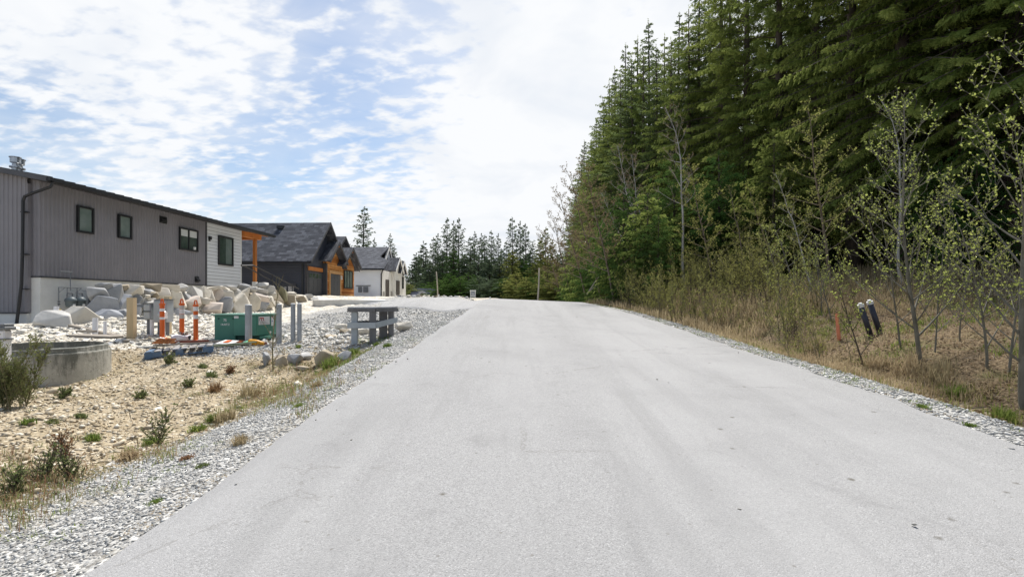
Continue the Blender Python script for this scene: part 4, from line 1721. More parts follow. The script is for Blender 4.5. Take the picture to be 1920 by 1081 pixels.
# the rubble ridge beyond the driveway
rr_ = random.Random(9)
n_rub = 0
rub = []
for k in range(44):
    px = 742 + k * 3.35 + rr_.uniform(-2, 2)
    t = (px - 742) / 145.0
    Y = 30.5 + rr_.uniform(-0.8, 2.6)
    g = gY(px, Y)
    w = rr_.uniform(5, 13) * (1.0 - 0.45 * t)
    rub.append((px, g, w, rr_.uniform(2, 4.4) * (1.0 - 0.4 * t), rr_.choice(['cream', 'pale', 'cream', 'tan', 'grey'])))
rub.append((834, gY(834, 34), 11, 6, 'cream'))
rub.sort(key=lambda t: t[0])
_cnt = {}
for k, (px, g, w, h, c) in enumerate(rub):
    me = rock_mesh('rubble_stone', w * g.y / 960, 0.5, h * g.y / 960 + 0.1, 700 + k)
    o = link('rubble_stone', me, ROCK_M[c])
    o.location = g + Vector((0, 0, h * g.y / 960 * 0.35))
    sect = 'in front of the white house' if px < 768 else ('in front of the far bungalow' if px < 822 else 'between the leaning pole and the white board')
    _cnt[sect] = _cnt.get(sect, 0) + 1
    tag(o, f'{["","first","second","third","fourth","fifth","sixth","seventh","eighth","ninth","tenth","eleventh","twelfth","thirteenth","fourteenth","fifteenth","sixteenth","seventeenth","eighteenth","nineteenth","twentieth","twenty-first","twenty-second"][_cnt[sect]]} rubble stone from left, {ROCK_W[c]}, {sect}', 'stone', 'rubble stones beyond the driveway')

# ------------------------------------------------------------------ concrete manhole ring
M_oldconc = None


def old_concrete():
    m = bpy.data.materials.new('weathered_concrete')
    m.use_nodes = True
    N, L, ma, noise, voro, mr, mix, ramp = node_tools(m)
    p = N['Principled BSDF']
    p.inputs['Roughness'].default_value = 0.92
    p.inputs['Specular IOR Level'].default_value = 0.15
    tc = N.new('ShaderNodeTexCoord')
    O = tc.outputs['Object']
    mp = N.new('ShaderNodeMapping')
    mp.inputs['Scale'].default_value = (1, 1, 0.28)
    L.new(O, mp.inputs[0])
    c = mix(mr(noise(O, 3, 5), 0.35, 0.65), (0.46, 0.45, 0.40), (0.33, 0.32, 0.285))
    sep = N.new('ShaderNodeSeparateXYZ')
    L.new(O, sep.inputs[0])
    up = mr(sep.outputs[2], 0.05, 0.75, -0.14, 0.16)
    st = ma('ADD', noise(mp.outputs[0], 4.5, 6, 0.7), up)
    c = mix(mr(st, 0.50, 0.64, 0, 0.82), c, (0.115, 0.12, 0.105))
    c = mix(mr(noise(O, 11, 5, 0.75), 0.56, 0.66, 0, 0.6), c, (0.14, 0.145, 0.125))
    c = mix(mr(noise(O, 26, 3), 0.6, 0.7, 0, 0.6), c, (0.58, 0.57, 0.52))
    L.new(c, p.inputs['Base Color'])
    b = N.new('ShaderNodeBump')
    b.inputs['Strength'].default_value = 0.5
    b.inputs['Distance'].default_value = 0.02
    L.new(noise(O, 22, 6, 0.7), b.inputs['Height'])
    L.new(b.outputs[0], p.inputs['Normal'])
    return m


M_oldconc = old_concrete()
rg = MB()
R1, R0 = 1.25, 1.13
hR = 0.78
rg.lathe([(R1, -0.25), (R1, hR - 0.12), (R1 - 0.005, hR - 0.10), (R1 - 0.045, hR - 0.095), (R1 - 0.05, hR - 0.01), (R1 - 0.06, hR), (R0, hR), (R0 - 0.005, hR - 0.01), (R0 - 0.005, -0.25)],
         n=72)
ring = rg.build('manhole_ring', M_oldconc, smooth=False)
ring.location = (-9.25, 9.8, 0.0)
rnd = random.Random(4)
for v in ring.data.vertices:
    if v.co.z > hR - 0.14:
        a = math.atan2(v.co.y, v.co.x)
        v.co.z += 0.003 * math.sin(a * 9) + rnd.uniform(-0.005, 0.005)
tag(ring, 'large weathered concrete manhole ring open to the sky beside the tan slope', 'manhole ring')

# ------------------------------------------------------------------ timber posts, cabinets, plastic pipes
M_post = mat('new_timber', (0.56, 0.45, 0.29), (0.42, 0.31, 0.175), 3.5, 0.75, 0.15, 50, stretch=(1, 1, 0.12), lo=0.3, hi=0.7)
M_post_old = mat('weathered_timber', (0.33, 0.29, 0.24), (0.22, 0.195, 0.165), 4, 0.85, 0.25, 40, stretch=(0.3, 0.3, 1))
M_grey_old = mat('old_grey_timber', (0.20, 0.195, 0.195), (0.115, 0.112, 0.115), 5, 0.85, 0.3, 40, stretch=(1, 1, 0.12), lo=0.3, hi=0.7)
M_grey_paint = mat('pale_grey_painted_timber', (0.40, 0.43, 0.45), (0.33, 0.36, 0.38), 3, 0.7, 0.15, 40)


def stand(name, px, pyb, m, build, label, cat, group=None, lift=0.0, Yfix=None, rz=0.0):
    g = gp(px, pyb) if Yfix is None else gY(px, Yfix)
    b = MB()
    build(b, g.y / 960.0)
    o = b.build(name, m)
    o.location = g + Vector((0, 0, lift))
    o.rotation_euler = (0, 0, rz)
    return tag(o, label, cat, group)


def _p(w, hpx, tw=0.0):
    def f(b, s):
        b.box((0, 0, (hpx * s - 0.2) / 2), (w * s, w * s, hpx * s + 0.2))
    return f


stand('timber_post', 247, 636, M_post, _p(11.5, 78), 'tall square timber post with a split face, left of the grey cabinets', 'post', 'timber posts of the cabinet stand', rz=0.12)
stand('timber_post', 315, 626, M_post, _p(9.0, 70), 'square timber post right of the grey cabinets, behind the first marker post', 'post', 'timber posts of the cabinet stand', rz=0.12)

M_cab = mat('light_grey_cabinet', (0.40, 0.43, 0.44), (0.36, 0.385, 0.395), 3, 0.5)
gcab = gp(288, 631)
Yc = gcab.y
sC = Yc / 960


def cabinet(name, px0, px1, py0, py1, dep, label, extra=None):
    a, b = at(px0, py1, Yc), at(px1, py0, Yc)
    root = empty(name, (a.x, Yc, H(a.x, Yc)), 0, label, 'electrical cabinet', 'grey electrical cabinets')
    z0, z1 = a.z - root.location.z, b.z - root.location.z
    w = b.x - a.x
    m = MB()
    m.b2(0, w, 0, dep, z0, z1)
    body = m.build('housing', M_cab, root, bevel=0.012)
    m = MB()
    m.b2(0.02 * w, 0.98 * w, -0.022, -0.002, z0 + 0.02, z1 - 0.03)
    m.build('door', M_cab, root, bevel=0.006)
    m = MB()
    m.b2(-0.02, w + 0.02, -0.03, dep, z1 + 0.002, z1 + 0.025)
    m.build('lid', M_greypipe, root)
    return root, w, z0, z1


r1, w1, z10, z11 = cabinet('electrical_cabinet', 288, 312, 562, 604, 0.30, 'larger grey electrical cabinet mounted between the timber posts')
for k, (fx, rr) in enumerate(((0.12, 0.035), (0.45, 0.05), (0.80, 0.045))):
    m = MB()
    m.tube([(w1 * fx, 0.15, z10 - 0.004), (w1 * fx, 0.15, 0.02), (w1 * fx, 0.15, -0.15)], rr, 8)
    m.build('conduit', M_greypipe if k != 1 else M_pvc, r1)
mm = MB()
mm.lathe([(0, 0), (0.10, 0), (0.12, 0.04), (0.11, 0.10), (0.0, 0.12)], (0, 0, 0), 14)
md = mm.build('meter_dial', M_steel, r1, smooth=True)
md.location = (w1 * 0.88, -0.03, (z10 + z11) / 2 - 0.1)
md.rotation_euler = (R(90), 0, 0)
mm = MB()
mm.b2(w1 * 0.86, w1 * 1.22, -0.18, -0.06, (z10 + z11) / 2 - 0.20, (z10 + z11) / 2 - 0.02)
mm.build('meter_cover', M_white, r1)
r2, w2, z20, z21 = cabinet('electrical_cabinet', 270, 282, 569, 598, 0.22, 'narrow two part grey electrical box beside the larger cabinet')
m = MB()
m.b2(-0.03, w2 + 0.02, -0.035, -0.023, (z20 + z21) / 2 - 0.012, (z20 + z21) / 2 + 0.012)
m.build('joint_strip', M_black, r2)
for fx, rr in ((0.2, 0.04), (0.75, 0.05)):
    m = MB()
    m.tube([(w2 * fx, 0.12, z20 - 0.004), (w2 * fx, 0.12, -0.15)], rr, 8)
    m.build('conduit', M_pvc if rr == 0.05 else M_greypipe, r2)
# back board and rail holding the cabinets
m = MB()
a, b = at(246, 560, Yc + 0.36), at(318, 563, Yc + 0.36)
m.box(((a.x + b.x) / 2, Yc + 0.36, at(0, 573, Yc).z), (b.x - a.x, 0.04, 0.07))
m.box(((a.x + b.x) / 2, Yc + 0.36, at(0, 597, Yc).z), (b.x - a.x, 0.04, 0.07))
o = m.build('mounting_rail', M_greypipe)
tag(o, 'horizontal rails joining the timber posts behind the cabinets', 'mounting rail')


def _pipe(r, hpx, n=14):
    def f(b, s):
        b.tube([(0, 0, -0.12), (0, 0, hpx * s)], r * s, n, cap=False)
        b.tube([(0, 0, hpx * s), (0, 0, hpx * s - 0.25)], r * s * 0.84, n)
    return f


stand('plastic_pipe', 178.5, 628, M_pvc, _pipe(4.4, 32), 'wider white plastic pipe stub by the planks', 'pipe', 'white pipe stubs behind the ring')
stand('plastic_pipe', 197, 628, M_pvc, _pipe(2.8, 26), 'thinner white plastic pipe stub by the planks', 'pipe', 'white pipe stubs behind the ring')

# ------------------------------------------------------------------ orange marker posts
M_orange = mat('orange_plastic', (0.68, 0.135, 0.025), (0.58, 0.11, 0.02), 3, 0.45)
M_refl = mat('white_reflective_band', (0.80, 0.79, 0.78), (0.62, 0.61, 0.60), 5, 0.35)
M_reflg = mat('grey_reflective_band', (0.46, 0.44, 0.41), rough=0.4)
for px, pt, pb, side, lab, wr in ((304, 560, 636, 0, 'leftmost orange marker post with two white bands, rising behind the orange slats', 4.0),
                                  (341, 560, 634, 1, 'middle orange marker post with alternating white and grey bands', 4.0),
                                  (367, 562, 639, 2, 'rightmost orange marker post with two bright white bands', 3.9)):
    g = gp(px, pb)
    s = g.y / 960
    root = empty('marker_post', g, 0.3 * side, lab, 'marker post', 'orange marker posts')
    Ht = (pb - pt) * s
    r = wr * s
    b = MB()
    b.lathe([(0.0, -0.05), (0.11, -0.05), (0.11, 0.02), (r * 1.02, 0.04), (r * 1.0, Ht * 0.84), (r * 1.22, Ht * 0.845), (r * 1.22, Ht * 0.885), (r * 0.75, Ht * 0.89), (0, Ht * 0.89)], n=18)
    b.build('tube', M_orange, root, smooth=False)
    b = MB()
    rr_h = r * 0.55
    pts = [(-rr_h, 0, Ht * 0.885), (-rr_h * 0.9, 0, Ht * 0.95), (-rr_h * 0.4, 0, Ht * 0.99), (rr_h * 0.4, 0, Ht * 0.99), (rr_h * 0.9, 0, Ht * 0.95), (rr_h, 0, Ht * 0.885)]
    b.tube(pts, 0.018, 6)
    b.build('handle', M_orange, root)
    bands = {0: [(0.69, 0.76, 0), (0.49, 0.55, 0)], 1: [(0.74, 0.83, 1), (0.62, 0.735, 0), (0.50, 0.61, 1)], 2: [(0.73, 0.835, 0), (0.54, 0.635, 0)]}[side]
    for z0, z1, gcol in bands:
        b = MB()
        b.lathe([(r * 1.0, Ht * z0), (r * 1.06, Ht * z0 + 0.004), (r * 1.06, Ht * z1 - 0.004), (r * 1.0, Ht * z1)], n=18)
        b.build('reflective_band', M_reflg if gcol else M_refl, root)

# ------------------------------------------------------------------ steel bollards
YT = gp(402, 638).y
M_boll = mat('dull_grey_bollard', (0.36, 0.38, 0.40), (0.29, 0.305, 0.32), 4, 0.55, 0.08, 40, metal=0.15)
for px, pt, pb, wp, lab in ((466, 570, 641, 12, 'grey steel bollard standing in front of the green transformer'),
                            (523, 569, 646, 10, 'grey steel bollard at the right corner of the transformer beside the sapling'),
                            (549.5, 568, 640, 8.4, 'left one of the two close grey bollards right of the transformer'),
                            (561.5, 568, 640, 8.2, 'right one of the two close grey bollards, nearest the barricade')):
    YB = YT - {466: 0.42, 523: 0.30}.get(px, 0.0)
    g = at(px, pb, YB)
    s = g.y / 960
    hh, r = (pb - pt) * s, wp / 2 * s
    root = empty('bollard', g, 0, lab, 'bollard', 'grey steel bollards round the transformer')
    b = MB()
    b.lathe([(r, -0.4), (r, hh - 0.03)], n=20)
    b.build('pipe', M_boll, root, smooth=True)
    b = MB()
    b.lathe([(r, hh - 0.03), (r, hh - 0.02), (r * 0.85, hh - 0.004), (0.001, hh)], n=20)
    b.build('cap', M_white, root, smooth=True)

# ------------------------------------------------------------------ green transformer
M_green = mat('green_cabinet_paint', (0.075, 0.225, 0.165), (0.062, 0.19, 0.14), 2, 0.5, 0.04, 60)
M_green_d = mat('dark_green_sill', (0.02, 0.07, 0.055), rough=0.6)
M_red = mat('red_print', (0.55, 0.04, 0.03), rough=0.6)
M_ink = mat('dark_print', (0.03, 0.03, 0.035), rough=0.6)
M_blueink = mat('blue_print', (0.05, 0.12, 0.40), rough=0.6)


def transformer():
    g = gp(402, 638)
    s = g.y / 960.0
    Y = g.y
    rz = 0.0
    root = empty('pad_transformer', g, rz, 'green pad mounted transformer cabinet with white stickers behind a bollard', 'transformer')

    def X(px):
        return (px - 402) * s

    def Z(py):
        return (638 - py) * s
    D = 1.05
    XR = (512 - 960) / 960 * (Y + 0.42) - g.x
    XB = (514.5 - 960) / 960 * (Y + D) - g.x
    slope = 0.25                       # the right side runs back
    zt = Z(591.5)
    m = MB()
    m.b2(0, X(441), 0, D, -0.12, zt)
    m.build('tank_cabinet', M_green, root, bevel=0.008)
    m = MB()
    m.b2(X(441) + 0.004, X(484), -0.085, D, Z(629), zt)
    m.build('cable_cabinet', M_green, root, bevel=0.008)
    # right face is angled back: a side panel
    m = MB()
    m.prism([(X(484) + 0.003, -0.085, Z(629)), (XR, 0.42, Z(629)), (XB, D, Z(629)), (X(484) + 0.003, D, Z(629))], (0, 0, zt - Z(629)))
    m.build('side_panel', M_green, root, bevel=0.006)
    m = MB()
    m.b2(X(441) + 0.004, XR - 0.12, 0.05, D - 0.05, -0.12, Z(629) - 0.003)
    m.build('sill', M_green_d, root)
    m = MB()
    m.b2(X(486), X(501), 0.02, 0.30, Z(635), Z(630))
    m.build('base_flange', M_green, root)
    m = MB()
    m.prism([(X(397), -0.05, zt + 0.003), (X(441), -0.05, zt + 0.003), (X(441), -0.12, zt + 0.003), (X(485), -0.12, zt + 0.003), (XR + 0.03, 0.42, zt + 0.003), (XB + 0.03, D + 0.03, zt + 0.003),
             (X(397), D + 0.03, zt + 0.003)], (0, 0, 0.035))
    m.build('lid', mat('pale_green_lid', (0.18, 0.33, 0.26), (0.14, 0.28, 0.22), 3, 0.55), root)
    text('rating_number', '75', 0.085, M_white, root, (X(422), -0.004, Z(600.5)), (R(90), 0, 0))
    text('rating_number', '14.4/7.2', 0.072, M_white, root, (X(422), -0.004, Z(608.5)), (R(90), 0, 0))
    m = MB()
    m.b2(X(442.5), X(451), -0.095, -0.087, Z(596.8), Z(592.3))
    m.build('sticker', M_white, root, bevel=0.002)
    for px in (410, 437):
        m = MB()
        m.lathe([(0, 0), (0.022, 0), (0.018, 0.02), (0, 0.022)], n=10)
        o = m.build('bolt', M_green_d, root)
        o.location = (X(px), -0.001, Z(597.5))
        o.rotation_euler = (R(90), 0, 0)
    # warning plates on the angled side
    p0 = Vector((X(484) + 0.003, -0.085, 0))
    p1 = Vector((XR, 0.42, 0))
    u = (p1 - p0).normalized()
    n = Vector((u.y, -u.x, 0))

    def plate(a, b, za, zb, mt, off, name, parent):
        q = [p0 + u * a + n * off, p0 + u * b + n * off]
        mm = MB()
        mm.prism([(q[0].x, q[0].y, za), (q[1].x, q[1].y, za), (q[1].x, q[1].y, zb), (q[0].x, q[0].y, zb)], n * 0.004)
        return mm.build(name, mt, parent)
    Lp = (p1 - p0).length
    z0, z1 = Z(609), Z(593.5)
    w = plate(0.06, 0.06 + 0.36, z0, z1, M_white, 0.002, 'warning_sticker', root)
    plate(0.09, 0.22, z1 - 0.05, z1 - 0.03, M_red, 0.0065, 'warning_print', w)
    for k in range(5):
        a0 = 0.09 + 0.032 * k
        mm = MB()
        q = p0 + u * a0 + n * 0.008
        q2 = p0 + u * (a0 + 0.055 * (1 if k % 2 else -0.3)) + n * 0.008
        mm.tube([(q.x, q.y, z1 - 0.045 - 0.012 * (k % 2)), (q2.x, q2.y, z1 - 0.115)], 0.006, 4)
        mm.build('warning_print', M_red if k % 2 else M_ink, w)
    for k in range(3):
        plate(0.09, 0.09 + 0.3 - 0.05 * k, z0 + 0.022 + k * 0.024, z0 + 0.027 + k * 0.024, M_ink, 0.0065, 'warning_print', w)
    w2 = plate(Lp - 0.07, Lp + 0.02, Z(612), Z(594.5), M_white, 0.004, 'blue_label', root)
    plate(Lp - 0.055, Lp - 0.02, Z(604), Z(602.5), M_blueink, 0.0095, 'label_print', w2)
    plate(Lp - 0.06, Lp - 0.01, Z(596), Z(595), M_red, 0.0095, 'label_print', w2)
    mm = MB()
    q = p0 + u * (Lp * 0.80) + n * 0.0
    mm.lathe([(0, 0), (0.03, 0), (0.03, 0.02), (0, 0.025)], n=12)
    o = mm.build('padlock_cover', M_white, root)
    o.location = (q.x, q.y, Z(624))
    o.rotation_euler = (R(90), 0, math.atan2(n.y, n.x) + R(90))


transformer()

# ------------------------------------------------------------------ weathered barricade
def barricade():
    gA = gp(665, 645)           # left front leg
    gB = gp(699, 644)           # near right leg
    gC = gp(733, 631)           # far leg
    s = gA.y / 960
    top = at(660, 577, gA.y).z + 0.02
    root = empty('wooden_barricade', gA, 0, 'weathered grey timber barricade like a high table on the gravel', 'barricade')
    base = Vector(gA)
    A = Vector((gA.x, gA.y))
    B = Vector((gB.x, gB.y))
    YC = gC.y
    C = Vector((gC.x, gC.y))
    D = A + (C - B)
    t = 0.13

    def leg(P, pxw, m, ztop, tw=0.0, lean=0.0):
        b = MB()
        z0 = H(P.x, P.y) - 0.15 - base.z
        zt = ztop - base.z
        hh = zt - z0
        b.box((P.x - base.x, P.y - base.y, z0 + hh / 2), (pxw, t, hh), rot=(0, 0, tw))
        return b.build('leg', m, root, bevel=0.006)
    ang = math.atan2((C - B).y, (C - B).x)
    leg(A, 0.14, M_grey_paint, top - 0.075, 0.1)['label'] = 'pale grey painted leg'
    leg(B, 0.155, M_grey_old, top - 0.075, 0.35)
    leg(C, 0.13, M_grey_old, top - 0.075, 0.35)
    leg(D * 0.45 + C * 0.55, 0.13, M_grey_old, top - 0.075, 0.35)
    mid = B + (C - B) * 0.16 + Vector((0.07, 0.45))
    leg(mid, 0.20, M_grey_old, top - 0.075, 0.2)
    # top: boards on a frame
    zt = top - base.z
    b = MB()
    ext = (B - A).normalized() * 0.10
    e2 = (C - B).normalized() * 0.09
    c = [A - ext - e2, B + ext - e2 * 0.6, C + ext + e2, D - ext + e2]
    for k in range(4):
        u0, u1 = k / 4 + 0.006, (k + 1) / 4 - 0.006
        q = [c[0] + (c[3] - c[0]) * u0, c[1] + (c[2] - c[1]) * u0, c[1] + (c[2] - c[1]) * u1, c[0] + (c[3] - c[0]) * u1]
        b.prism([(p.x - base.x, p.y - base.y, zt - 0.03) for p in q], (0, 0, 0.031))
    b.build('top_board', mat('bleached_top_board', (0.42, 0.42, 0.42), (0.30, 0.30, 0.31), 4, 0.85, 0.3, 30), root)

    def rail(P, Q, z, hgt, thick, m, name, out=0.0, z2=None):
        z2 = z if z2 is None else z2
        d = (Q - P).normalized()
        nn = Vector((d.y, -d.x)) * (out)
        b = MB()
        P2, Q2 = P + nn, Q + nn
        n2 = Vector((d.y, -d.x)) * thick
        b.prism([(P2.x - base.x, P2.y - base.y, z - base.z), (Q2.x - base.x, Q2.y - base.y, z2 - base.z), (Q2.x - base.x, Q2.y - base.y, z2 + hgt - base.z), (P2.x - base.x, P2.y - base.y, z + hgt - base.z)],
                (n2.x, n2.y, 0))
        return b.build(name, m, root)
    fh = 0.085
    rail(c[0], c[1], top - 0.031 - fh, fh, 0.035, M_grey_old, 'top_rail', -0.0)
    rail(c[1], c[2], top - 0.031 - fh, fh, 0.035, M_grey_old, 'top_rail', 0.0)
    rail(c[3], c[2], top - 0.031 - fh, fh, 0.035, M_grey_old, 'top_rail', -0.0)
    # the pale rails lower down
    zr = at(672, 614.5, gA.y).z
    e3 = (B - A).normalized()
    rail(A - e3 * 0.14, B + e3 * 0.10, zr, 0.135, 0.035, M_grey_paint, 'middle_rail', 0.09)
    zc = at(738, 604.5, YC).z
    rail(B - (C - B).normalized() * 0.06 + e3 * 0.10, C + e3 * 0.10 + e2 * 0.6, zr, 0.135, 0.035, M_grey_paint, 'middle_rail', 0.0, zc)
    rail(A, D * 0.45 + C * 0.55, zr + 0.05, 0.12, 0.035, M_grey_old, 'middle_rail', 0.0)


barricade()

# ------------------------------------------------------------------ blue pallet and what lies on it
M_pal = mat('blue_painted_pallet', (0.095, 0.155, 0.245), (0.20, 0.24, 0.30), 5, 0.8, 0.2, 40, lo=0.45, hi=0.75)
M_palt = mat('worn_pallet_board', (0.42, 0.38, 0.33), (0.24, 0.25, 0.28), 3, 0.85, 0.2, 40)
M_slat = mat('orange_brown_slat', (0.56, 0.235, 0.08), (0.42, 0.15, 0.05), 4, 0.7, 0.15, 40)
M_rust = mat('dark_red_timber', (0.22, 0.065, 0.04), (0.14, 0.04, 0.03), 4, 0.75, 0.15, 40)
M_sack = mat('white_sack_cloth', (0.70, 0.68, 0.70), (0.58, 0.56, 0.58), 6, 0.9, 0.5, 25)


def pallet():
    # corners in the picture: near-left bottom (272,674), right (402,660), left-back (240,656)
    a = gp(271, 675)
    b = gp(401, 661, 6)
    dirx = Vector((b.x - a.x, b.y - a.y))
    ang = math.atan2(dirx.y, dirx.x)
    Lx = dirx.length
    root = empty('pallet', (a.x, a.y, a.z + 0.03), ang, 'blue timber pallet lying on the tan slope with orange slats on it', 'pallet')
    tilt = (b.z - a.z) / Lx
    root.rotation_euler = (0, -math.atan(tilt), ang)
    cc = gp(240.5, 663)
    Wy = 0.74
    h = 0.145

    for k in range(3):
        m = MB()
        y = 0.05 + k * (Wy - 0.1) / 2
        for x0, x1 in ((0, 0.26 * Lx * 0.9), (0.44 * Lx, 0.55 * Lx), (Lx * 0.84, Lx)):
            m.b2(x0, x1, y - 0.05, y + 0.05, 0.022, h - 0.022)
        m.b2(0, Lx, y - 0.052, y + 0.052, 0, 0.02)
        m.build('stringer', M_pal, root)
    for k in range(8):
        x = 0.02 + k * (Lx - 0.15) / 7
        m = MB()
        m.b2(x, x + 0.11, -0.01, Wy, h - 0.02, h)
        m.build('deck_board', M_palt if k else M_pal, root)
    m = MB()
    for x in (0.0, Lx / 2 - 0.06, Lx - 0.12):
        m.b2(x, x + 0.12, -0.003, Wy + 0.003, -0.02, -0.001)
    m.build('bottom_board', M_pal, root)
    M = root.matrix_basis.copy()

    def lay(name, p, q, w, t, mt, label, cat, group, z=0.0, z2=None):
        """a straight piece from p to q (pallet x,y) resting at height z above the deck"""
        z2 = z if z2 is None else z2
        P = M @ Vector((p[0], p[1], h + z + t / 2 + 0.004))
        Q = M @ Vector((q[0], q[1], h + z2 + t / 2 + 0.004))
        d = Q - P
        bb = MB()
        bb.box((d.length / 2, 0, 0), (d.length, w, t))
        o = bb.build(name, mt)
        o.location = P
        o.rotation_euler = d.to_track_quat('X', 'Z').to_euler()
        return tag(o, label, cat, group)
    Mi = M.inverted()

    def dk(px, py, z=0.0):
        """pallet x,y where a picture point falls on the deck (z above it)"""
        o_ = Mi @ Vector((0, 0, 1.6))
        p_ = Mi @ at(px, py, 10.0)
        d_ = p_ - o_
        t_ = (h + z - o_.z) / d_.z
        q_ = o_ + d_ * t_
        return (q_.x, q_.y)
    lay('white_board', dk(249, 652), dk(318, 649), 0.13, 0.03, M_white, 'white painted board across the left end of the blue pallet', 'board', None, 0.0)
    lay('plank', dk(290, 648.5, .03), dk(396, 643.5, .03), 0.10, 0.03, M_post_old, 'pale brown plank laid along the pallet under the orange pieces', 'plank', None, 0.032)
    lay('red_brown_beam', dk(273, 645, .03), dk(388, 640, .03), 0.11, 0.05, M_rust, 'dark red brown timber lying along the back of the pallet', 'timber', None, 0.02)
    lay('orange_bar', dk(288, 645, .07), dk(326, 643, .07), 0.07, 0.035, M_slat, 'short orange bar lying along the pallet in front of the slats', 'timber', None, 0.072)
    for k in range(6):
        lay('timber_offcut', dk(290 + 6.0 * k, 643, .10), dk(302 + 5.2 * k, 637 - (k == 0) * 0.5, .19), 0.055, 0.02, M_slat,
            f'{ORD[k]} orange slat from the left in the fan on the pallet', 'slat', 'orange slats fanned on the pallet', 0.10, 0.20)
    # sack of scrap
    q = dk(339, 641, 0.02)
    sk = M @ Vector((q[0], q[1] + 0.12, h + 0.06))
    root2 = empty('scrap_sack', sk, ang, 'crumpled white sack holding dark scraps on the pallet', 'sack')
    bb = MB()
    n = 22
    prof = [(0.001, 0.0), (0.17, 0.0), (0.205, 0.05), (0.20, 0.11), (0.185, 0.135), (0.155, 0.115), (0.001, 0.09)]
    rnd = random.Random(3)
    bb.lathe(prof, n=n)
    bb.v = [(x * 1.05 * (1 + 0.10 * math.sin(5 * math.atan2(y, x)) * (z > 0.03)), y * 0.8, z + 0.02 * math.sin(3 * math.atan2(y, x) + 1) * (z > 0.05)) for x, y, z in bb.v]
    bb.build('cloth', M_sack, root2, smooth=True)
    for k in range(9):
        me = rock_mesh('scrap', rnd.uniform(0.05, 0.11), rnd.uniform(0.05, 0.1), rnd.uniform(0.04, 0.09), 900 + k, n=9)
        o = link('scrap', me, [M_ink, M_rust, M_post_old][k % 3], root2)
        o.location = (rnd.uniform(-0.11, 0.13), rnd.uniform(-0.08, 0.08), 0.15 + rnd.uniform(0, 0.05))
        o.rotation_euler = (rnd.uniform(0, 3), rnd.uniform(0, 3), 0)
    me = rock_mesh('straw_bundle', 0.15, 0.14, 0.10, 77, n=20)
    o = link('straw_bundle', me, mat('straw_yellow', (0.66, 0.58, 0.40), (0.50, 0.42, 0.27), 12, 0.9, 0.6, 30))
    q = dk(314, 634, 0.12)
    o.location = M @ Vector((q[0], q[1] + 0.05, h + 0.13))
    tag(o, 'pale straw coloured lump behind the orange slats', 'bundle')
    me = rock_mesh('dark_boot', 0.07, 0.08, 0.13, 78, n=14)
    o = link('scrap_block', me, M_ink)
    q = dk(356, 640, 0.02)
    o.location = M @ Vector((q[0], q[1], h + 0.11))
    tag(o, 'small black block leaning on the right side of the white sack', 'scrap')


pallet()


def plank(pxa, pya, pxb, pyb, w, t, m, label, dz=0.0, name='plank', za=None, cat='plank', grp=None):
    a, b = gp(pxa, pya), gp(pxb, pyb)
    a.z += t / 2 + dz + 0.012
    b.z += t / 2 + dz + 0.012
    d = b - a
    bb = MB()
    bb.box((d.length / 2, 0, 0), (d.length, w, t))
    o = bb.build(name, m, bevel=0.003)
    o.location = a
    o.rotation_euler = d.to_track_quat('X', 'Z').to_euler()
    return tag(o, label, cat, grp)


plank(133, 613, 240, 638, 0.14, 0.07, M_post_old, 'long weathered grey plank lying from the boulders toward the timber post')
plank(146, 630, 178, 631, 0.13, 0.05, M_post_old, 'short pale board end beside the white pipes', dz=0.10)
plank(236, 641, 300, 640, 0.18, 0.05, M_post_old, 'weathered board lying behind the blue pallet')
plank(375, 641, 460, 645, 0.16, 0.05, M_post_old, 'grey plank lying on the ground before the transformer')
# slab lying over the ring edge
bb = MB()
bb.prism([(-0.55, -0.14, 0), (0.50, -0.20, 0), (0.62, 0.02, 0), (0.1, 0.16, 0), (-0.5, 0.12, 0)], (0, 0, 0.045))
o = bb.build('slate_slab', M_post_old, bevel=0.006)
o.location = at(180, 631.5, 10.9)
o.rotation_euler = (R(2), R(1.5), -0.1)
tag(o, 'weathered flat board resting on the far rim of the concrete ring', 'board')

# fallen road sign and yellow tool box by the bollard
def fallen_sign():
    g = gp(440, 650)
    root = empty('fallen_sign', g + Vector((0, 0, 0.03)), 0.15, 'orange and white sign board lying face up on the ground before the transformer', 'sign')
    s = g.y / 960
    b = MB()
    b.prism([(-0.42, -0.04, 0.045), (0.33, 0.10, 0.01), (0.28, 0.52, 0.05), (-0.36, 0.42, 0.10)], (0, 0, 0.012))
    b.build('panel', M_white, root)
    for k, (x, c) in enumerate(((-0.30, M_orange), (-0.02, M_orange), (0.14, mat('green_print', (0.1, 0.35, 0.2)))) ):
        b = MB()
        z = 0.062 - x * 0.035
        b.prism([(x, 0.08, z + 0.004), (x + 0.11, 0.10, z), (x + 0.12, 0.36, z + 0.028), (x + 0.02, 0.34, z + 0.032)], (0, 0, 0.004))
        b.build('printed_patch', c, root)
    b = MB()
    b.tube([(-0.42, -0.26, 0.02), (0.45, 0.12, 0.07)], 0.02, 5)
    b.tube([(-0.35, -0.28, 0.0), (0.36, 0.02, 0.04)], 0.014, 5)
    b.build('leg_frame', mat('olive_metal', (0.10, 0.12, 0.07), rough=0.5), root)


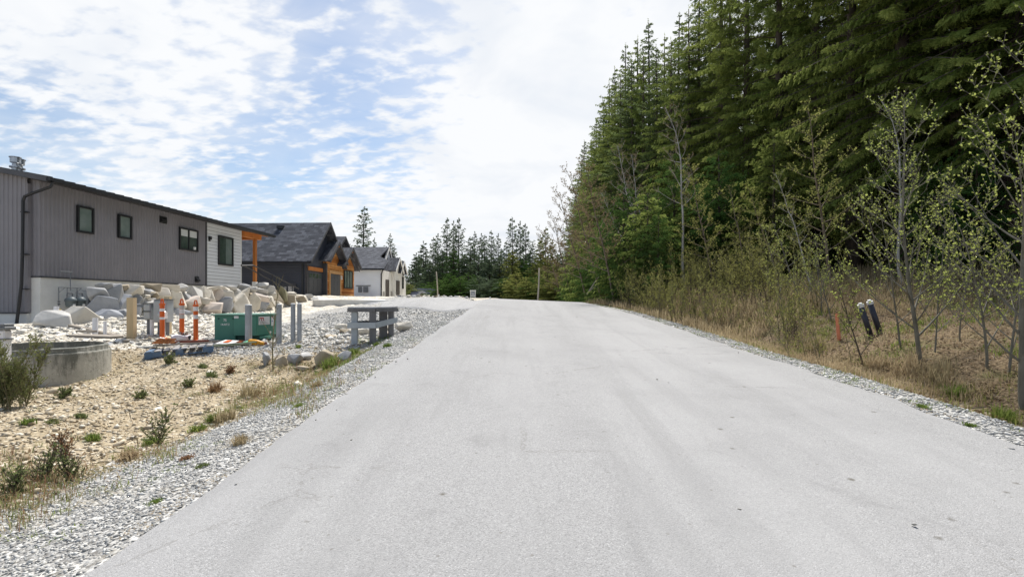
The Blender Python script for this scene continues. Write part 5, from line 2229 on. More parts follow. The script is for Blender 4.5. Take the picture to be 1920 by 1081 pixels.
fallen_sign()
M_yell = mat('yellow_orange_plastic', (0.72, 0.36, 0.04), (0.62, 0.28, 0.03), 5, 0.5)
g = gp(483, 648)
root = empty('yellow_hose_reel', g, 0, 'yellow orange plastic tool lying at the foot of the transformer bollard', 'tool')
b = MB()
b.box((-0.12, 0, 0.09), (0.22, 0.16, 0.13), rot=(0, 0.1, 0.2), taper=0.8)
b.build('body', M_yell, root, bevel=0.02)
b = MB()
b.tube([(-0.02, 0, 0.10), (0.10, 0.02, 0.06), (0.18, 0.0, 0.05)], [0.05, 0.045, 0.03], 8)
b.tube([(-0.03, -0.03, 0.08), (-0.02, -0.06, 0.0)], [0.03, 0.02], 6)
b.build('nozzle', M_yell, root)
b = MB()
b.tube([(0.17, 0, 0.05), (0.22, 0, 0.06)], 0.03, 8)
b.build('end_cap', M_rust, root)

# ------------------------------------------------------------------ concrete slab edge of the driveway, kerb
def slab_edge():
    b = MB()
    pts = []
    P = [(586, 562.5, 576, 30.5), (640, 561.5, 577, 27.8), (700, 562.5, 571, 25.8), (745, 563, 567.5, 24.8)]
    top, bot = [], []
    for px, pt, pb, Y in P:
        top.append(at(px, pt, Y))
        bot.append(at(px, pb + 2, Y))
    vs = []
    for t, q in zip(top, bot):
        vs += [q, t, t + Vector((-0.3, 1.6, 0.012)), q + Vector((-0.3, 1.6, 0))]
    fs = []
    for i in range(len(P) - 1):
        k = 4 * i
        for a in range(4):
            c = (a + 1) % 4
            fs.append((k + a, k + c, k + 4 + c, k + 4 + a))
    fs += [(0, 1, 2, 3), (len(vs) - 1, len(vs) - 2, len(vs) - 3, len(vs) - 4)]
    b.add(vs, fs)
    o = b.build('concrete_retaining_wall', M_concrete, None)
    tag(o, 'low pale concrete wall holding up the driveway of the charcoal house', 'retaining wall')


slab_edge()

# white and blue post at the left edge, with a grey cap
gl = at(2, 640, 8.2)
root = empty('white_corner_post', (gl.x, gl.y, 0.15), 0, 'white and pale blue post with a grey cap at the left picture edge', 'post')
b = MB()
b.b2(-0.10, 0.05, 0, 0.14, -0.3, 1.02)
b.build('post', M_pvc, root, bevel=0.02)
b = MB()
b.b2(-0.13, 0.085, -0.03, 0.17, 1.022, 1.07)
b.b2(-0.11, 0.065, -0.015, 0.155, 1.07, 1.12)
b.build('cap', M_greypipe, root, bevel=0.008)
b = MB()
b.b2(-0.105, 0.056, -0.006, -0.002, -0.2, 0.45)
b.build('blue_panel', mat('pale_blue_paint', (0.25, 0.42, 0.50), rough=0.5), root)
b = MB()
for z in (0.42, 0.86):
    b.b2(-0.108, 0.06, -0.008, 0.148, z, z + 0.025)
b.build('strap', M_greypipe, root)

# ------------------------------------------------------------------ poles and signs beyond the crest
def pole(px0, y0, px1, y1, Y, r, m, label, ptop=None):
    a, b_ = at(px0, y0, Y), at(px1, y1, Y)
    g = H(a.x, a.y)
    b = MB()
    b.tube([(0, 0, min(g, a.z) - a.z - 0.3), (0, 0, 0), tuple((b_ - a) * 0.5 + Vector((0.02, 0, 0))), tuple(b_ - a)], [r, r, r * 0.93, r * 0.8], 8)
    o = b.build('utility_pole', m, smooth=True)
    o.location = a
    tag(o, label, 'pole', 'bare poles at the road crest')


M_polew = mat('bleached_pole_wood', (0.52, 0.47, 0.38), (0.36, 0.30, 0.23), 2, 0.85, stretch=(1, 1, 0.3))
pole(1008.5, 560, 1011, 502, 29, 0.045, M_polew, 'slim pale pole leaning slightly at the right side of the road crest')
pole(821, 557, 818, 509, 38, 0.048, M_polew, 'slim weathered pole standing by the far bungalow roof')
for px, pt, pb, w, Y, lab, nm in ((822.5, 551.5, 561, 2.6, 37, 'short white marker post at the foot of the weathered pole', 'marker_stake'),
                                  (857.5, 556, 562, 1.8, 37, 'tiny white stake on the verge left of the white board', 'marker_stake'),
                                  (919, 556.0, 562, 2.4, 30, 'tiny pale stake at the road crest right of the white board', 'marker_stake')):
    a = at(px, pb, Y)
    b = MB()
    s = Y / 960
    b.box((0, 0, (pb - pt) * s / 2 - 0.2), (w * s, w * s, (pb - pt) * s + 0.4), taper=0.9)
    o = b.build(nm, M_white)
    o.location = a
    tag(o, lab, 'stake', 'small white stakes')


def estate_sign():
    Y = 44.0
    s = Y / 960
    a = at(887, 559.5, Y)
    root = empty('property_sign', a, 0.1, 'white framed property sign board on the verge at the crest', 'sign')
    for x in (-4.5, 4.0):
        b = MB()
        b.b2((x - 0.8) * s, (x + 0.8) * s, -0.03, 0.03, -0.5, 13.5 * s)
        b.build('post', M_white, root)
    b = MB()
    b.b2(-6.0 * s, 5.5 * s, -0.05, 0.05, 13.6 * s, 16.0 * s)
    b.build('header', M_white, root)
    b = MB()
    b.b2(-3.6 * s, 3.1 * s, -0.02, 0.02, 4.2 * s, 13.2 * s)
    pn = b.build('panel', mat('blue_grey_print', (0.20, 0.22, 0.28), (0.34, 0.36, 0.40), 9, 0.6), root)
    b = MB()
    b.b2(-3.6 * s, 3.1 * s, -0.028, -0.022, 3.2 * s, 6.2 * s)
    b.b2(-1.2 * s, 1.0 * s, -0.028, -0.022, 7.6 * s, 9.6 * s)
    b.build('print', M_white, pn)


estate_sign()

# ------------------------------------------------------------------ right verge: orange stake, two capped black pipes, fallen poles
a = gp(1574, 637)
s = a.y / 960
b = MB()
b.tube([(0, 0, -0.1), (-5.0 * s, 0, 47 * s)], [3.6 * s, 3.4 * s], 4)
b.tube([(-5.0 * s, 0, 47 * s), (-5.1 * s, 0, 49.5 * s)], [3.4 * s, 1.8 * s], 4)
o = b.build('survey_stake', mat('orange_pink_stake', (0.78, 0.27, 0.15), (0.66, 0.22, 0.12), 4, 0.7))
o.location = a
tag(o, 'faded orange survey stake leaning on the leafy bank', 'stake')
M_blackpipe = mat('black_plastic_pipe', (0.025, 0.028, 0.045), (0.035, 0.038, 0.055), 4, 0.4, spec=0.4)
for (xb, yb, xt, yt, w, lab) in ((1632, 628, 1613, 570, 9.5, 'left black plastic pipe with white cap on the bank'), (1650, 624, 1630, 564, 9.5, 'right black plastic pipe with white cap on the bank')):
    a = gp(xb, yb)
    s = a.y / 960
    top = Vector(((xt - xb) * s, 0, (yb - yt) * s))
    root = empty('capped_pipe', a, 0, lab, 'pipe', 'capped black pipes on the bank')
    b = MB()
    b.tube([top * -0.1, top * 0.93], w / 2 * s, 12)
    b.build('pipe', M_blackpipe, root, smooth=True)
    b = MB()
    b.tube([top * 0.90, top * 0.985], w / 2 * s * 1.18, 12)
    b.tube([top * 0.985, top * 1.03], w / 2 * s * 0.7, 8)
    b.build('cap', M_white, root)
M_log = mat('pale_dead_wood', (0.48, 0.42, 0.34), (0.34, 0.29, 0.23), 4, 0.85, 0.2, 30)
for (x0, y0, x1, y1, Y0, Y1, r, lab) in ((1101, 551, 1127, 512, 30, 30.5, 0.05, 'pale dead pole leaning steeply on the far bank'), (1106, 545, 1124, 531, 30.5, 31, 0.03, 'thin dead stick crossing the leaning pole'),
                                        (1124, 569, 1149, 553, 27, 28, 0.05, 'pale dead log lying down the bank toward the road'), (1190, 563, 1196, 556, 23, 23.6, 0.05, 'short pale dead stub on the grassy bank')):
    a, c = at(x0, y0, Y0), at(x1, y1, Y1)
    a.z = max(a.z, H(a.x, a.y))
    b = MB()
    b.tube([(0, 0, 0), tuple((c - a) * 0.55 + Vector((0.02, 0, 0.03))), tuple(c - a)], [r, r * 0.85, r * 0.5], 6)
    o = b.build('fallen_pole', M_log, smooth=True)
    o.location = a
    tag(o, lab, 'dead log', 'dead poles on the far bank')
# ------------------------------------------------------------------ foliage materials
def leaf_mat(name, cols, trans=0.35, rough=0.7, nscale=0.55, rnd=0.16, hue=0.015, age_and_light=False):
    m = bpy.data.materials.new(name)
    m.use_nodes = True
    N, L, ma, noise, voro, mr, mix, ramp = node_tools(m)
    N.remove(N['Principled BSDF'])
    out = N['Material Output']
    tc = N.new('ShaderNodeTexCoord')
    O = tc.outputs['Object']
    n1 = noise(O, nscale, 3, 0.6)
    n2 = noise(O, nscale * 9, 2, 0.6)
    f = ma('ADD', ma('MULTIPLY', n1, 0.75), ma('MULTIPLY', n2, 0.35))
    k = len(cols) - 1
    if age_and_light:                             # old needles inside, fresh growth on tips; crown shade and lit tips painted in
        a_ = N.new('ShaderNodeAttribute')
        a_.attribute_name = 'age_and_light'
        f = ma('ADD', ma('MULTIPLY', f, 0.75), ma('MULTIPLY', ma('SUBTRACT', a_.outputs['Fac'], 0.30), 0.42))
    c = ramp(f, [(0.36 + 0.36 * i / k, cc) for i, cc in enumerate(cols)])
    oi = N.new('ShaderNodeObjectInfo')
    hs = N.new('ShaderNodeHueSaturation')
    L.new(mr(oi.outputs['Random'], 0, 1, 1 - rnd, 1 + rnd), hs.inputs['Value'])
    L.new(mr(oi.outputs['Random'], 0, 1, 0.5 + hue, 0.5 - hue), hs.inputs['Hue'])
    L.new(c, hs.inputs['Color'])
    d = N.new('ShaderNodeBsdfDiffuse')
    t = N.new('ShaderNodeBsdfTranslucent')
    L.new(hs.outputs[0], d.inputs['Color'])
    L.new(mix(0.5, hs.outputs[0], tuple(min(1, x * 1.3) for x in cols[-1])), t.inputs['Color'])
    mx = N.new('ShaderNodeMixShader')
    mx.inputs[0].default_value = trans
    L.new(d.outputs[0], mx.inputs[1])
    L.new(t.outputs[0], mx.inputs[2])
    L.new(mx.outputs[0], out.inputs['Surface'])
    return m


ML_cedar = leaf_mat('cedar_foliage', [(0.045, 0.064, 0.018), (0.125, 0.168, 0.038), (0.280, 0.330, 0.092)], 0.45, age_and_light=True)
ML_fir = leaf_mat('fir_foliage', [(0.034, 0.054, 0.024), (0.086, 0.125, 0.048), (0.175, 0.225, 0.085)], 0.38, age_and_light=True)
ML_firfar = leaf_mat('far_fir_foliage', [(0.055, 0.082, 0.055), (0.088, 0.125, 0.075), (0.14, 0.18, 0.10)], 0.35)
ML_olive = leaf_mat('olive_spring_foliage', [(0.10, 0.12, 0.035), (0.17, 0.19, 0.055), (0.24, 0.26, 0.08)], 0.4)
ML_young = leaf_mat('young_green_foliage', [(0.035, 0.075, 0.022), (0.060, 0.115, 0.030), (0.095, 0.155, 0.04)], 0.3)
ML_bud = leaf_mat('spring_leaf_buds', [(0.20, 0.25, 0.055), (0.30, 0.35, 0.085), (0.42, 0.46, 0.14)], 0.45, nscale=3)
ML_budbrown = leaf_mat('brown_twig_buds', [(0.16, 0.115, 0.065), (0.22, 0.165, 0.09), (0.27, 0.21, 0.12)], 0.3, nscale=3)
ML_brush = leaf_mat('olive_brush_buds', [(0.17, 0.18, 0.05), (0.27, 0.28, 0.08), (0.38, 0.38, 0.12)], 0.45, nscale=2)
ML_dry = leaf_mat('dry_grass', [(0.20, 0.155, 0.085), (0.32, 0.255, 0.15), (0.48, 0.405, 0.26)], 0.35, nscale=2.5)
ML_green = leaf_mat('fresh_grass', [(0.09, 0.14, 0.03), (0.15, 0.21, 0.05), (0.24, 0.29, 0.08)], 0.35, nscale=2)
ML_weed = leaf_mat('dull_weed_green', [(0.11, 0.135, 0.055), (0.16, 0.19, 0.075), (0.23, 0.26, 0.11)], 0.3, nscale=3)
ML_red = leaf_mat('rusty_weed', [(0.16, 0.085, 0.05), (0.25, 0.14, 0.08), (0.33, 0.21, 0.12)], 0.3, nscale=3)
M_bark = mat('conifer_bark', (0.060, 0.045, 0.034), (0.10, 0.080, 0.062), 3, 0.9, 0.5, 20, stretch=(1, 1, 0.2))
M_barkpale = mat('pale_alder_bark', (0.46, 0.44, 0.40), (0.24, 0.22, 0.19), 4, 0.85, 0.3, 30, stretch=(1, 1, 0.4))
M_sapbark = mat('grey_sapling_bark', (0.20, 0.185, 0.15), (0.115, 0.105, 0.08), 6, 0.8, 0.2, 30, stretch=(1, 1, 0.4))
M_twig = mat('olive_brown_twig', (0.16, 0.14, 0.075), (0.23, 0.205, 0.12), 4, 0.85)
M_twigdark = mat('dark_twig', (0.060, 0.048, 0.036), (0.095, 0.078, 0.055), 4, 0.85)
M_twigbrown = mat('brown_twig', (0.15, 0.115, 0.085), (0.20, 0.16, 0.12), 4, 0.85)


def unit(a):
    return a / np.maximum(np.linalg.norm(a, axis=-1, keepdims=True), 1e-9)


def quads(base, d, ln, w, side):
    """diamond leaves: base (n,3), direction, length, half width, side vector"""
    ln = ln[:, None]
    w = w[:, None]
    p0 = base
    p1 = base + d * ln * 0.45 + side * w
    p2 = base + d * ln
    p3 = base + d * ln * 0.45 - side * w
    V = np.stack([p0, p1, p2, p3], 1).reshape(-1, 3)
    F = np.arange(len(V)).reshape(-1, 4)
    return V, F


def conifer(name, seed, Ht, Rad, base, nb, style='cedar', leaf=0.20, dens=1.0, kk=9):
    """returns (crown mesh, trunk mesh)"""
    rg = np.random.default_rng(seed)
    rnd = random.Random(seed)
    t = (np.arange(nb) + rg.uniform(0, 1, nb)) / nb
    t = 0.45 * t + 0.55 * (1 - np.sqrt(1 - t * 0.9995))
    az = np.arange(nb) * 2.39996 + rg.uniform(-0.6, 0.6, nb)
    if style == 'cedar':
        prof = (1 - t) ** 0.72 * np.minimum(1, 0.55 + t * 3)
        L = Rad * (prof * rg.uniform(0.62, 1.12, nb) + 0.03)
        up0, droop, tip = 0.20 + 0.5 * t, 0.95 - 0.35 * t, 0.28
    elif style == 'fir':
        prof = (1 - t) ** 0.78 * np.minimum(1, 0.6 + t * 3)
        L = Rad * (prof * rg.uniform(0.45, 1.2, nb) + 0.0)
        up0, droop, tip = -0.05 + 0.75 * t, 0.25 - 0.1 * t, 0.14
    else:                                   # young bushy evergreen
        prof = np.sin(np.pi * (0.12 + 0.88 * t) ** 0.8) ** 0.6 * (1 - t * 0.35)
        L = Rad * (prof * rg.uniform(0.7, 1.1, nb) + 0.05)
        up0, droop, tip = 0.2 + 0.5 * t, 0.5 * np.ones(nb), 0.15
    z0 = base * Ht + t * (Ht - base * Ht)
    lob = vnoise(az % 6.2832 * 1.1, z0 * (6.5 / Ht), 1.0, seed)
    L = L * np.where(t > 0.8, 0.95, 0.62 + 0.62 * lob) if style != 'young' else L * (0.75 + 0.45 * lob)
    dead = (rg.uniform(0, 1, nb) < 0.10) & (t < 0.7) & (style != 'young')
    tb = MB()
    tr = Ht * 0.011 + 0.04
    lean = (rnd.uniform(-0.15, 0.15), rnd.uniform(-0.15, 0.15))

    def axis(z):
        u = z / Ht
        return np.stack([lean[0] * np.sin(u * 3), lean[1] * np.sin(u * 2.3), z], -1)
    zz = np.linspace(-0.4, Ht * 0.985, 12)
    tb.tube([tuple(p) for p in axis(zz)], [tr * (1 - 0.93 * max(z, 0) / Ht) * (1.25 if z < 0.3 else 1) for z in zz], 8)
    RO, RD, RN, RL, RS = [], [], [], [], []
    for i in range(nb):
        o = axis(np.array([z0[i]]))[0]
        out = np.array([math.cos(az[i]), math.sin(az[i]), 0.0])
        lat = np.array([-out[1], out[0], 0.0])
        n = max(3, int(L[i] / 0.26 * dens))
        s = (np.arange(n) + 0.5) / n
        s = 0.12 + 0.88 * s
        curl = rg.uniform(-0.25, 0.25)

        def bp(s):
            s = np.asarray(s)[:, None]
            return o + out * L[i] * s + lat * L[i] * curl * s ** 2 + np.array([0, 0, 1.0]) * L[i] * (up0[i] * s - droop[i] * s ** 2 + tip * s ** 4)
        P = bp(s)
        T = unit(bp(s + 0.02) - P)
        if Ht > 3:
            sp = bp(np.linspace(0, 0.95, 5))
            tb.tube([tuple(p) for p in sp], [max(0.008, tr * 0.16 * (L[i] / Rad)) * q for q in (1, .8, .6, .4, .2)], 3, cap=False)
        if dead[i]:
            continue
        shade_len = (0.22 + 0.36 * (1 - s)) * (0.22 + 0.78 * L[i] / Rad) * min(Rad, 4.2) / (4.2 if style == 'cedar' and Ht > 20 else 3.6) + 0.05
        for sg in (-1, 1):
            d = T * 0.75 + lat * sg * (0.85 if style != 'fir' else 1.0) + rg.normal(0, 0.16, P.shape)
            dn = {'cedar': 0.70, 'fir': 0.18, 'young': 0.35}.get(style, 0.3)
            d[:, 2] -= dn * rg.uniform(0.4, 1.4, len(d))
            RS.append(s)
            RO.append(P)
            RD.append(unit(d))
            RL.append(shade_len * rg.uniform(0.7, 1.25, len(s)))
            RN.append(unit(np.cross(d, lat * sg + np.array([0, 0, 0.6]) + rg.normal(0, 0.25, P.shape))))
        # spray at the tip and hanging ones beneath
        if style == 'cedar':
            d = T * 0.35 + rg.normal(0, 0.3, P.shape)
            d[:, 2] -= 1.0
            RS.append(s)
            RO.append(P)
            RD.append(unit(d))
            RL.append(shade_len * rg.uniform(0.5, 1.0, len(s)))
            RN.append(unit(np.cross(d, lat + rg.normal(0, 0.4, P.shape))))
    RO, RD, RN, RL = np.concatenate(RO), np.concatenate(RD), np.concatenate(RN), np.concatenate(RL)
    RS = np.concatenate(RS)
    AG = []
    V, F = [], []
    nV = 0
    side = unit(np.cross(RD, RN))
    for k in range(kk):
        u = (k + 0.5) / kk
        sg = 1 if k % 2 else -1
        b = RO + RD * (RL * u)[:, None]
        b[:, 2] -= RL * u ** 2 * (0.28 if style == 'cedar' else 0.08)
        d = unit(RD * 0.78 + side * sg * 0.68 + rg.normal(0, 0.16, b.shape) + np.array([0, 0, -0.22 if style == 'cedar' else 0.05]))
        ln = leaf * (1.05 - 0.45 * u) * rg.uniform(0.7, 1.3, len(b))
        w = ln * (0.17 if style == 'cedar' else 0.20)
        sv = unit(np.cross(d, RN * 0.8 + rg.normal(0, 0.45, b.shape)))
        v, f = quads(b, d, ln, w, sv)
        V.append(v)
        F.append(f + nV)
        nV += len(v)
        AG.append(np.repeat(RS * 0.75 + u * 0.35, 4))  # rises toward the tips: fresh growth plus painted light
    # leader
    zl = np.linspace(Ht * 0.97, Ht * 1.0, 26)
    bl = axis(zl)
    al = rg.uniform(0, 6.28, 26)
    dl = unit(np.stack([np.cos(al), np.sin(al), 0.9 + 0 * al], -1))
    v, f = quads(bl, dl, leaf * 0.6 * np.ones(26), leaf * 0.16 * np.ones(26), unit(np.cross(dl, rg.normal(0, 1, dl.shape))))
    V.append(v)
    F.append(f + nV)
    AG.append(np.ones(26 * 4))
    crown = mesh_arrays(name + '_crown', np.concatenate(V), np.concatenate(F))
    at_ = crown.attributes.new('age_and_light', 'FLOAT', 'POINT')
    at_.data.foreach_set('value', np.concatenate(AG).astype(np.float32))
    me = bpy.data.meshes.new(name + '_trunk')
    me.from_pydata(tb.v, [], tb.f)
    me.polygons.foreach_set('use_smooth', [True] * len(me.polygons))
    me.update()
    return crown, me


PROTO = {}


def proto(key, *a, **k):
    if key not in PROTO:
        PROTO[key] = conifer(key, *a, **k)
    return PROTO[key]


def place_tree(key, leafm, loc, rz, sc, label, group, name='conifer', cat='tree', bark=None, tint=None):
    c, t = PROTO[key]
    root = empty(name, loc, rz, label, cat, group, sc)
    ck, tk = (c, leafm.name), (t, (bark or M_bark).name)
    for nm, me, m in (('crown', c, leafm), ('trunk', t, bark or M_bark)):
        if not len(me.materials):
            me.materials.append(m)
        o = bpy.data.objects.new(nm, me)
        COL.objects.link(o)
        o.parent = root
        if me.materials[0] != m:
            o.material_slots[0].link = 'OBJECT'
            o.material_slots[0].material = m
    return root


# near, detailed ones
proto('cedar1', 11, 26, 5.2, 0.10, 215, 'cedar', 0.155, 1.25, 13)
proto('cedar2', 12, 24, 4.8, 0.07, 205, 'cedar', 0.150, 1.25, 13)
proto('cedar3', 13, 27, 5.6, 0.14, 220, 'cedar', 0.155, 1.25, 13)
proto('fir1', 21, 27, 4.4, 0.12, 330, 'fir', 0.20, 1.1, 8)
proto('fir2', 22, 25, 4.0, 0.14, 300, 'fir', 0.20, 1.1, 8)
# small and far ones
proto('farfir1', 31, 17, 3.8, 0.05, 150, 'fir', 0.30, 0.7, 7)
proto('farfir2', 32, 17, 3.3, 0.08, 120, 'fir', 0.30, 0.7, 7)
proto('farcedar', 33, 14, 3.6, 0.03, 150, 'cedar', 0.30, 0.7, 7)
proto('young1', 41, 6.5, 2.3, 0.02, 110, 'young', 0.17, 1.1, 8)
proto('young2', 42, 5.0, 2.2, 0.01, 90, 'young', 0.17, 1.1, 8)


def words(n):
    ones = ['', 'first', 'second', 'third', 'fourth', 'fifth', 'sixth', 'seventh', 'eighth', 'ninth', 'tenth', 'eleventh', 'twelfth', 'thirteenth', 'fourteenth', 'fifteenth', 'sixteenth',
            'seventeenth', 'eighteenth', 'nineteenth']
    tens = {2: 'twent', 3: 'thirt', 4: 'fort', 5: 'fift', 6: 'sixt', 7: 'sevent', 8: 'eight', 9: 'ninet'}
    if n < 20:
        return ones[n]
    a, b = divmod(n, 10)
    return tens[a] + 'ieth' if b == 0 else tens[a] + 'y-' + ones[b]


# ------------------------------------------------------------------ the forest along the right side
def latx(lat, y):
    return K * y + lat


_rf = random.Random(77)
# front row given by hand: (px of trunk, depth, kind, scale)
FRONT = [
    (1078, 116, 'fir2', 372), (1090, 102, 'fir1', 305), (1097, 92, 'fir2', 262), (1109, 82, 'cedar2', 262), (1119, 74, 'fir2', 222), (1130, 68, 'fir1', 185), (1142, 63, 'cedar1', 150), (1154, 59, 'fir2', 125),
    (1174, 54, 'fir1', 80), (1196, 50, 'cedar3', 66), (1216, 47, 'fir1', 36), (1246, 43, 'cedar1', 62), (1275, 39, 'fir2', 22), (1312, 35, 'fir1', -40),
    (1086, 96, 'cedar1', 345), (1104, 78, 'fir1', 290), (1114, 70, 'cedar3', 262), (1125, 64, 'cedar1', 232), (1136, 60, 'fir2', 205), (1148, 55, 'cedar2', 182), (1163, 50, 'cedar3', 138),
    (1185, 46, 'fir2', 112), (1206, 43, 'cedar1', 98), (1230, 40, 'fir1', 84), (1258, 37, 'cedar2', 70), (1292, 34, 'cedar3', 10),
    (1352, 31.5, 'cedar1', -160), (1400, 28, 'cedar3', -250), (1462, 25, 'cedar2', -330), (1530, 23.5, 'cedar1', -400), (1600, 20.5, 'cedar3', -520), (1690, 18, 'cedar2', -700),
    (1800, 16.5, 'cedar1', -820), (1900, 15, 'cedar3', -950), (2040, 13.5, 'cedar2', -1100), (2300, 12, 'cedar1', -1250), (2700, 9.5, 'cedar3', -1800)]
FRONT.sort()
HT = {'cedar1': 26, 'cedar2': 24, 'cedar3': 27, 'fir1': 27, 'fir2': 25}
KINDW = {'cedar1': 'yellow-green cedar', 'cedar2': 'low drooping cedar', 'cedar3': 'broad cedar', 'fir1': 'tall dark fir', 'fir2': 'slender fir'}
for k, (px, Y, key, ptop) in enumerate(FRONT):
    x = (px - 960) / 960 * Y
    z = H(x, Y)
    s = (1.6 + (568 - ptop) / 960 * Y - z) / HT[key]
    ph = 'by the open sky' if px < 1330 else ('above the brush' if px < 1560 else 'over the near bank')
    place_tree(key, ML_cedar if 'cedar' in key else ML_fir, (x, Y, z), _rf.uniform(0, 6.28), (s * _rf.uniform(1.0, 1.2), s * _rf.uniform(1.0, 1.2), s),
               f'{KINDW[key]}, {words(k + 1)} from left in the front row {ph}', 'front row of the roadside forest', name='cedar_tree' if 'cedar' in key else 'fir_tree')
# the rows behind
n = 0
back = []
for row, (lat0, step, y0, y1) in enumerate(((16.5, 5.2, 11, 150), (21.5, 5.6, 9, 140), (27, 6.5, 8, 120), (34, 8, 8, 110), (43, 10, 10, 100))):
    y = y0
    while y < y1:
        yy = y + _rf.uniform(-1.3, 1.3)
        lat = lat0 + _rf.uniform(-1.4, 1.4)
        back.append((latx(lat, yy), yy, row))
        y += step * (1 + yy / 160)
back.sort(key=lambda t: t[0] / t[1])
for (x, y, row) in back:
    key = _rf.choice(['cedar1', 'cedar2', 'fir1', 'fir2', 'cedar3', 'fir1'])
    s = _rf.uniform(0.92, 1.15)
    place_tree(key, ML_cedar if 'cedar' in key else ML_fir, (x, y, H(x, y)), _rf.uniform(0, 6.28), s,
               'dark conifer standing in the shaded depth behind the front row of the right forest', 'conifers deep in the right forest', name='cedar_tree' if 'cedar' in key else 'fir_tree')

und = []
for lat0, step, y0, y1 in ((19, 3.2, 9, 60), (25, 4.0, 8, 80), (31, 5, 8, 100)):
    y = y0
    while y < y1:
        yy = y + _rf.uniform(-0.8, 0.8)
        und.append((latx(lat0 + _rf.uniform(-1.2, 1.2), yy), yy))
        y += step
for (x, y) in und:
    s = _rf.uniform(1.3, 1.9)
    place_tree('young1' if _rf.random() < 0.5 else 'young2', ML_young, (x, y, H(x, y) - 0.2), _rf.uniform(0, 6.28), s, 'shaded young evergreen filling the dark undergrowth of the right forest',
               'undergrowth deep in the right forest', name='young_evergreen')

# young evergreens and bushy hemlocks at the foot of the forest
YOUNG = [(1070, 60, 1.0), (1082, 52, 1.05), (1092, 46, 0.9), (1104, 41, 1.1), (1118, 37, 0.95), (1136, 32, 0.85), (1155, 28, 0.75), (1172, 26, 0.85), (1192, 24.5, 0.70), (1212, 23.5, 0.8), (1232, 22, 0.7), (1262, 26, 1.1),
         (1300, 25, 1.05), (1345, 23, 0.95), (1395, 22, 1.0), (1450, 20.5, 0.9), (1760, 15, 0.7), (1835, 14.5, 0.6)]
for k, (px, Y, s) in enumerate(YOUNG):
    x = (px - 960) / 960 * Y
    key = 'young1' if k % 2 else 'young2'
    place_tree(key, ML_young if k % 3 else ML_cedar, (x, Y, H(x, Y) - 0.1), _rf.uniform(0, 6.28), (s, s, s * _rf.uniform(0.85, 1.1)),
               f'bushy young evergreen, {words(k + 1)} from left at the foot of the right forest', 'young evergreens at the forest foot', name='young_evergreen')

# ------------------------------------------------------------------ the tree line beyond the crest
FARLINE = [(794, 452, 100, 'farcedar', 2.3, 'f'), (812, 445, 104, 'farfir1', 2.1, 'f'), (821, 438, 100, 'farfir2', 1.9, 'f'), (840, 409, 104, 'farfir1', 2.3, 'f'), (851, 414, 108, 'farfir2', 2.0, 'f'),
           (862, 409, 103, 'farfir1', 2.4, 'f'), (880, 444, 100, 'farfir1', 2.2, 'f'), (891, 434, 106, 'farfir2', 2.0, 'f'), (902, 437, 102, 'farfir2', 2.1, 'f'), (910, 441, 98, 'farfir1', 2.0, 'f'),
           (920, 432, 104, 'farfir1', 1.9, 'f'), (934, 438, 106, 'farfir2', 1.7, 'f'), (948, 452, 100, 'farfir1', 2.0, 'f'), (961, 407, 108, 'farfir1', 2.5, 'f'), (975, 415, 106, 'farfir2', 2.0, 'f'),
           (986, 419, 102, 'farfir1', 2.2, 'f'), (999, 454, 100, 'farfir2', 2.0, 'f'), (1013, 440, 98, 'farcedar', 2.0, 'o'), (1024, 426, 96, 'farfir1', 1.9, 'o'), (1036, 450, 94, 'farcedar', 2.0, 'o'),
           (781, 474, 96, 'farcedar', 2.2, 'f'), (772, 500, 92, 'farfir1', 2.4, 'f'), (1050, 470, 92, 'farfir2', 2.2, 'f')]
fill = [(785 + 17.5 * q, 478 + 9 * math.sin(q * 1.9), 112 + (q % 3) * 4, ('farcedar', 'farfir1')[q % 2], 3.4, 'f') for q in range(17)]
mid = [(806, 490, 90, 'farcedar', 2.4, 'f'), (830, 470, 90, 'farcedar', 2.4, 'f'), (852, 464, 88, 'farfir2', 2.6, 'g'), (872, 476, 88, 'farcedar', 2.4, 'f'), (896, 480, 88, 'farfir1', 2.6, 'f'),
       (918, 478, 86, 'farcedar', 2.5, 'f'), (938, 484, 86, 'farfir2', 2.4, 'f'), (960, 470, 84, 'farcedar', 2.8, 'o'), (982, 482, 84, 'farcedar', 2.6, 'g'), (1004, 488, 82, 'farcedar', 2.6, 'o'),
       (1026, 480, 80, 'farcedar', 2.7, 'o'), (1044, 490, 78, 'farcedar', 2.4, 'o')]
front = [(824, 522, 72, 'young1', 3.0, 'g'), (843, 512, 74, 'young2', 3.2, 'g'), (862, 518, 72, 'young1', 3.0, 'g'), (880, 511, 74, 'young2', 3.2, 'g'), (900, 516, 72, 'young1', 3.2, 'f'), (922, 522, 70, 'young2', 3.0, 'f'),
         (944, 520, 70, 'young1', 3.0, 'g'), (966, 510, 68, 'young2', 3.4, 'o'), (988, 520, 66, 'young1', 3.2, 'o'), (1008, 516, 66, 'young2', 3.0, 'g'), (1026, 506, 64, 'young1', 3.4, 'o'), (1042, 518, 62, 'young2', 3.2, 'o'),
         (766, 530, 80, 'young1', 2.6, 'o'), (802, 528, 84, 'young2', 3.4, 'g')]
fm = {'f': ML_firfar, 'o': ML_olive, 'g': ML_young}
fw = {'f': 'dark', 'o': 'olive', 'g': 'green'}
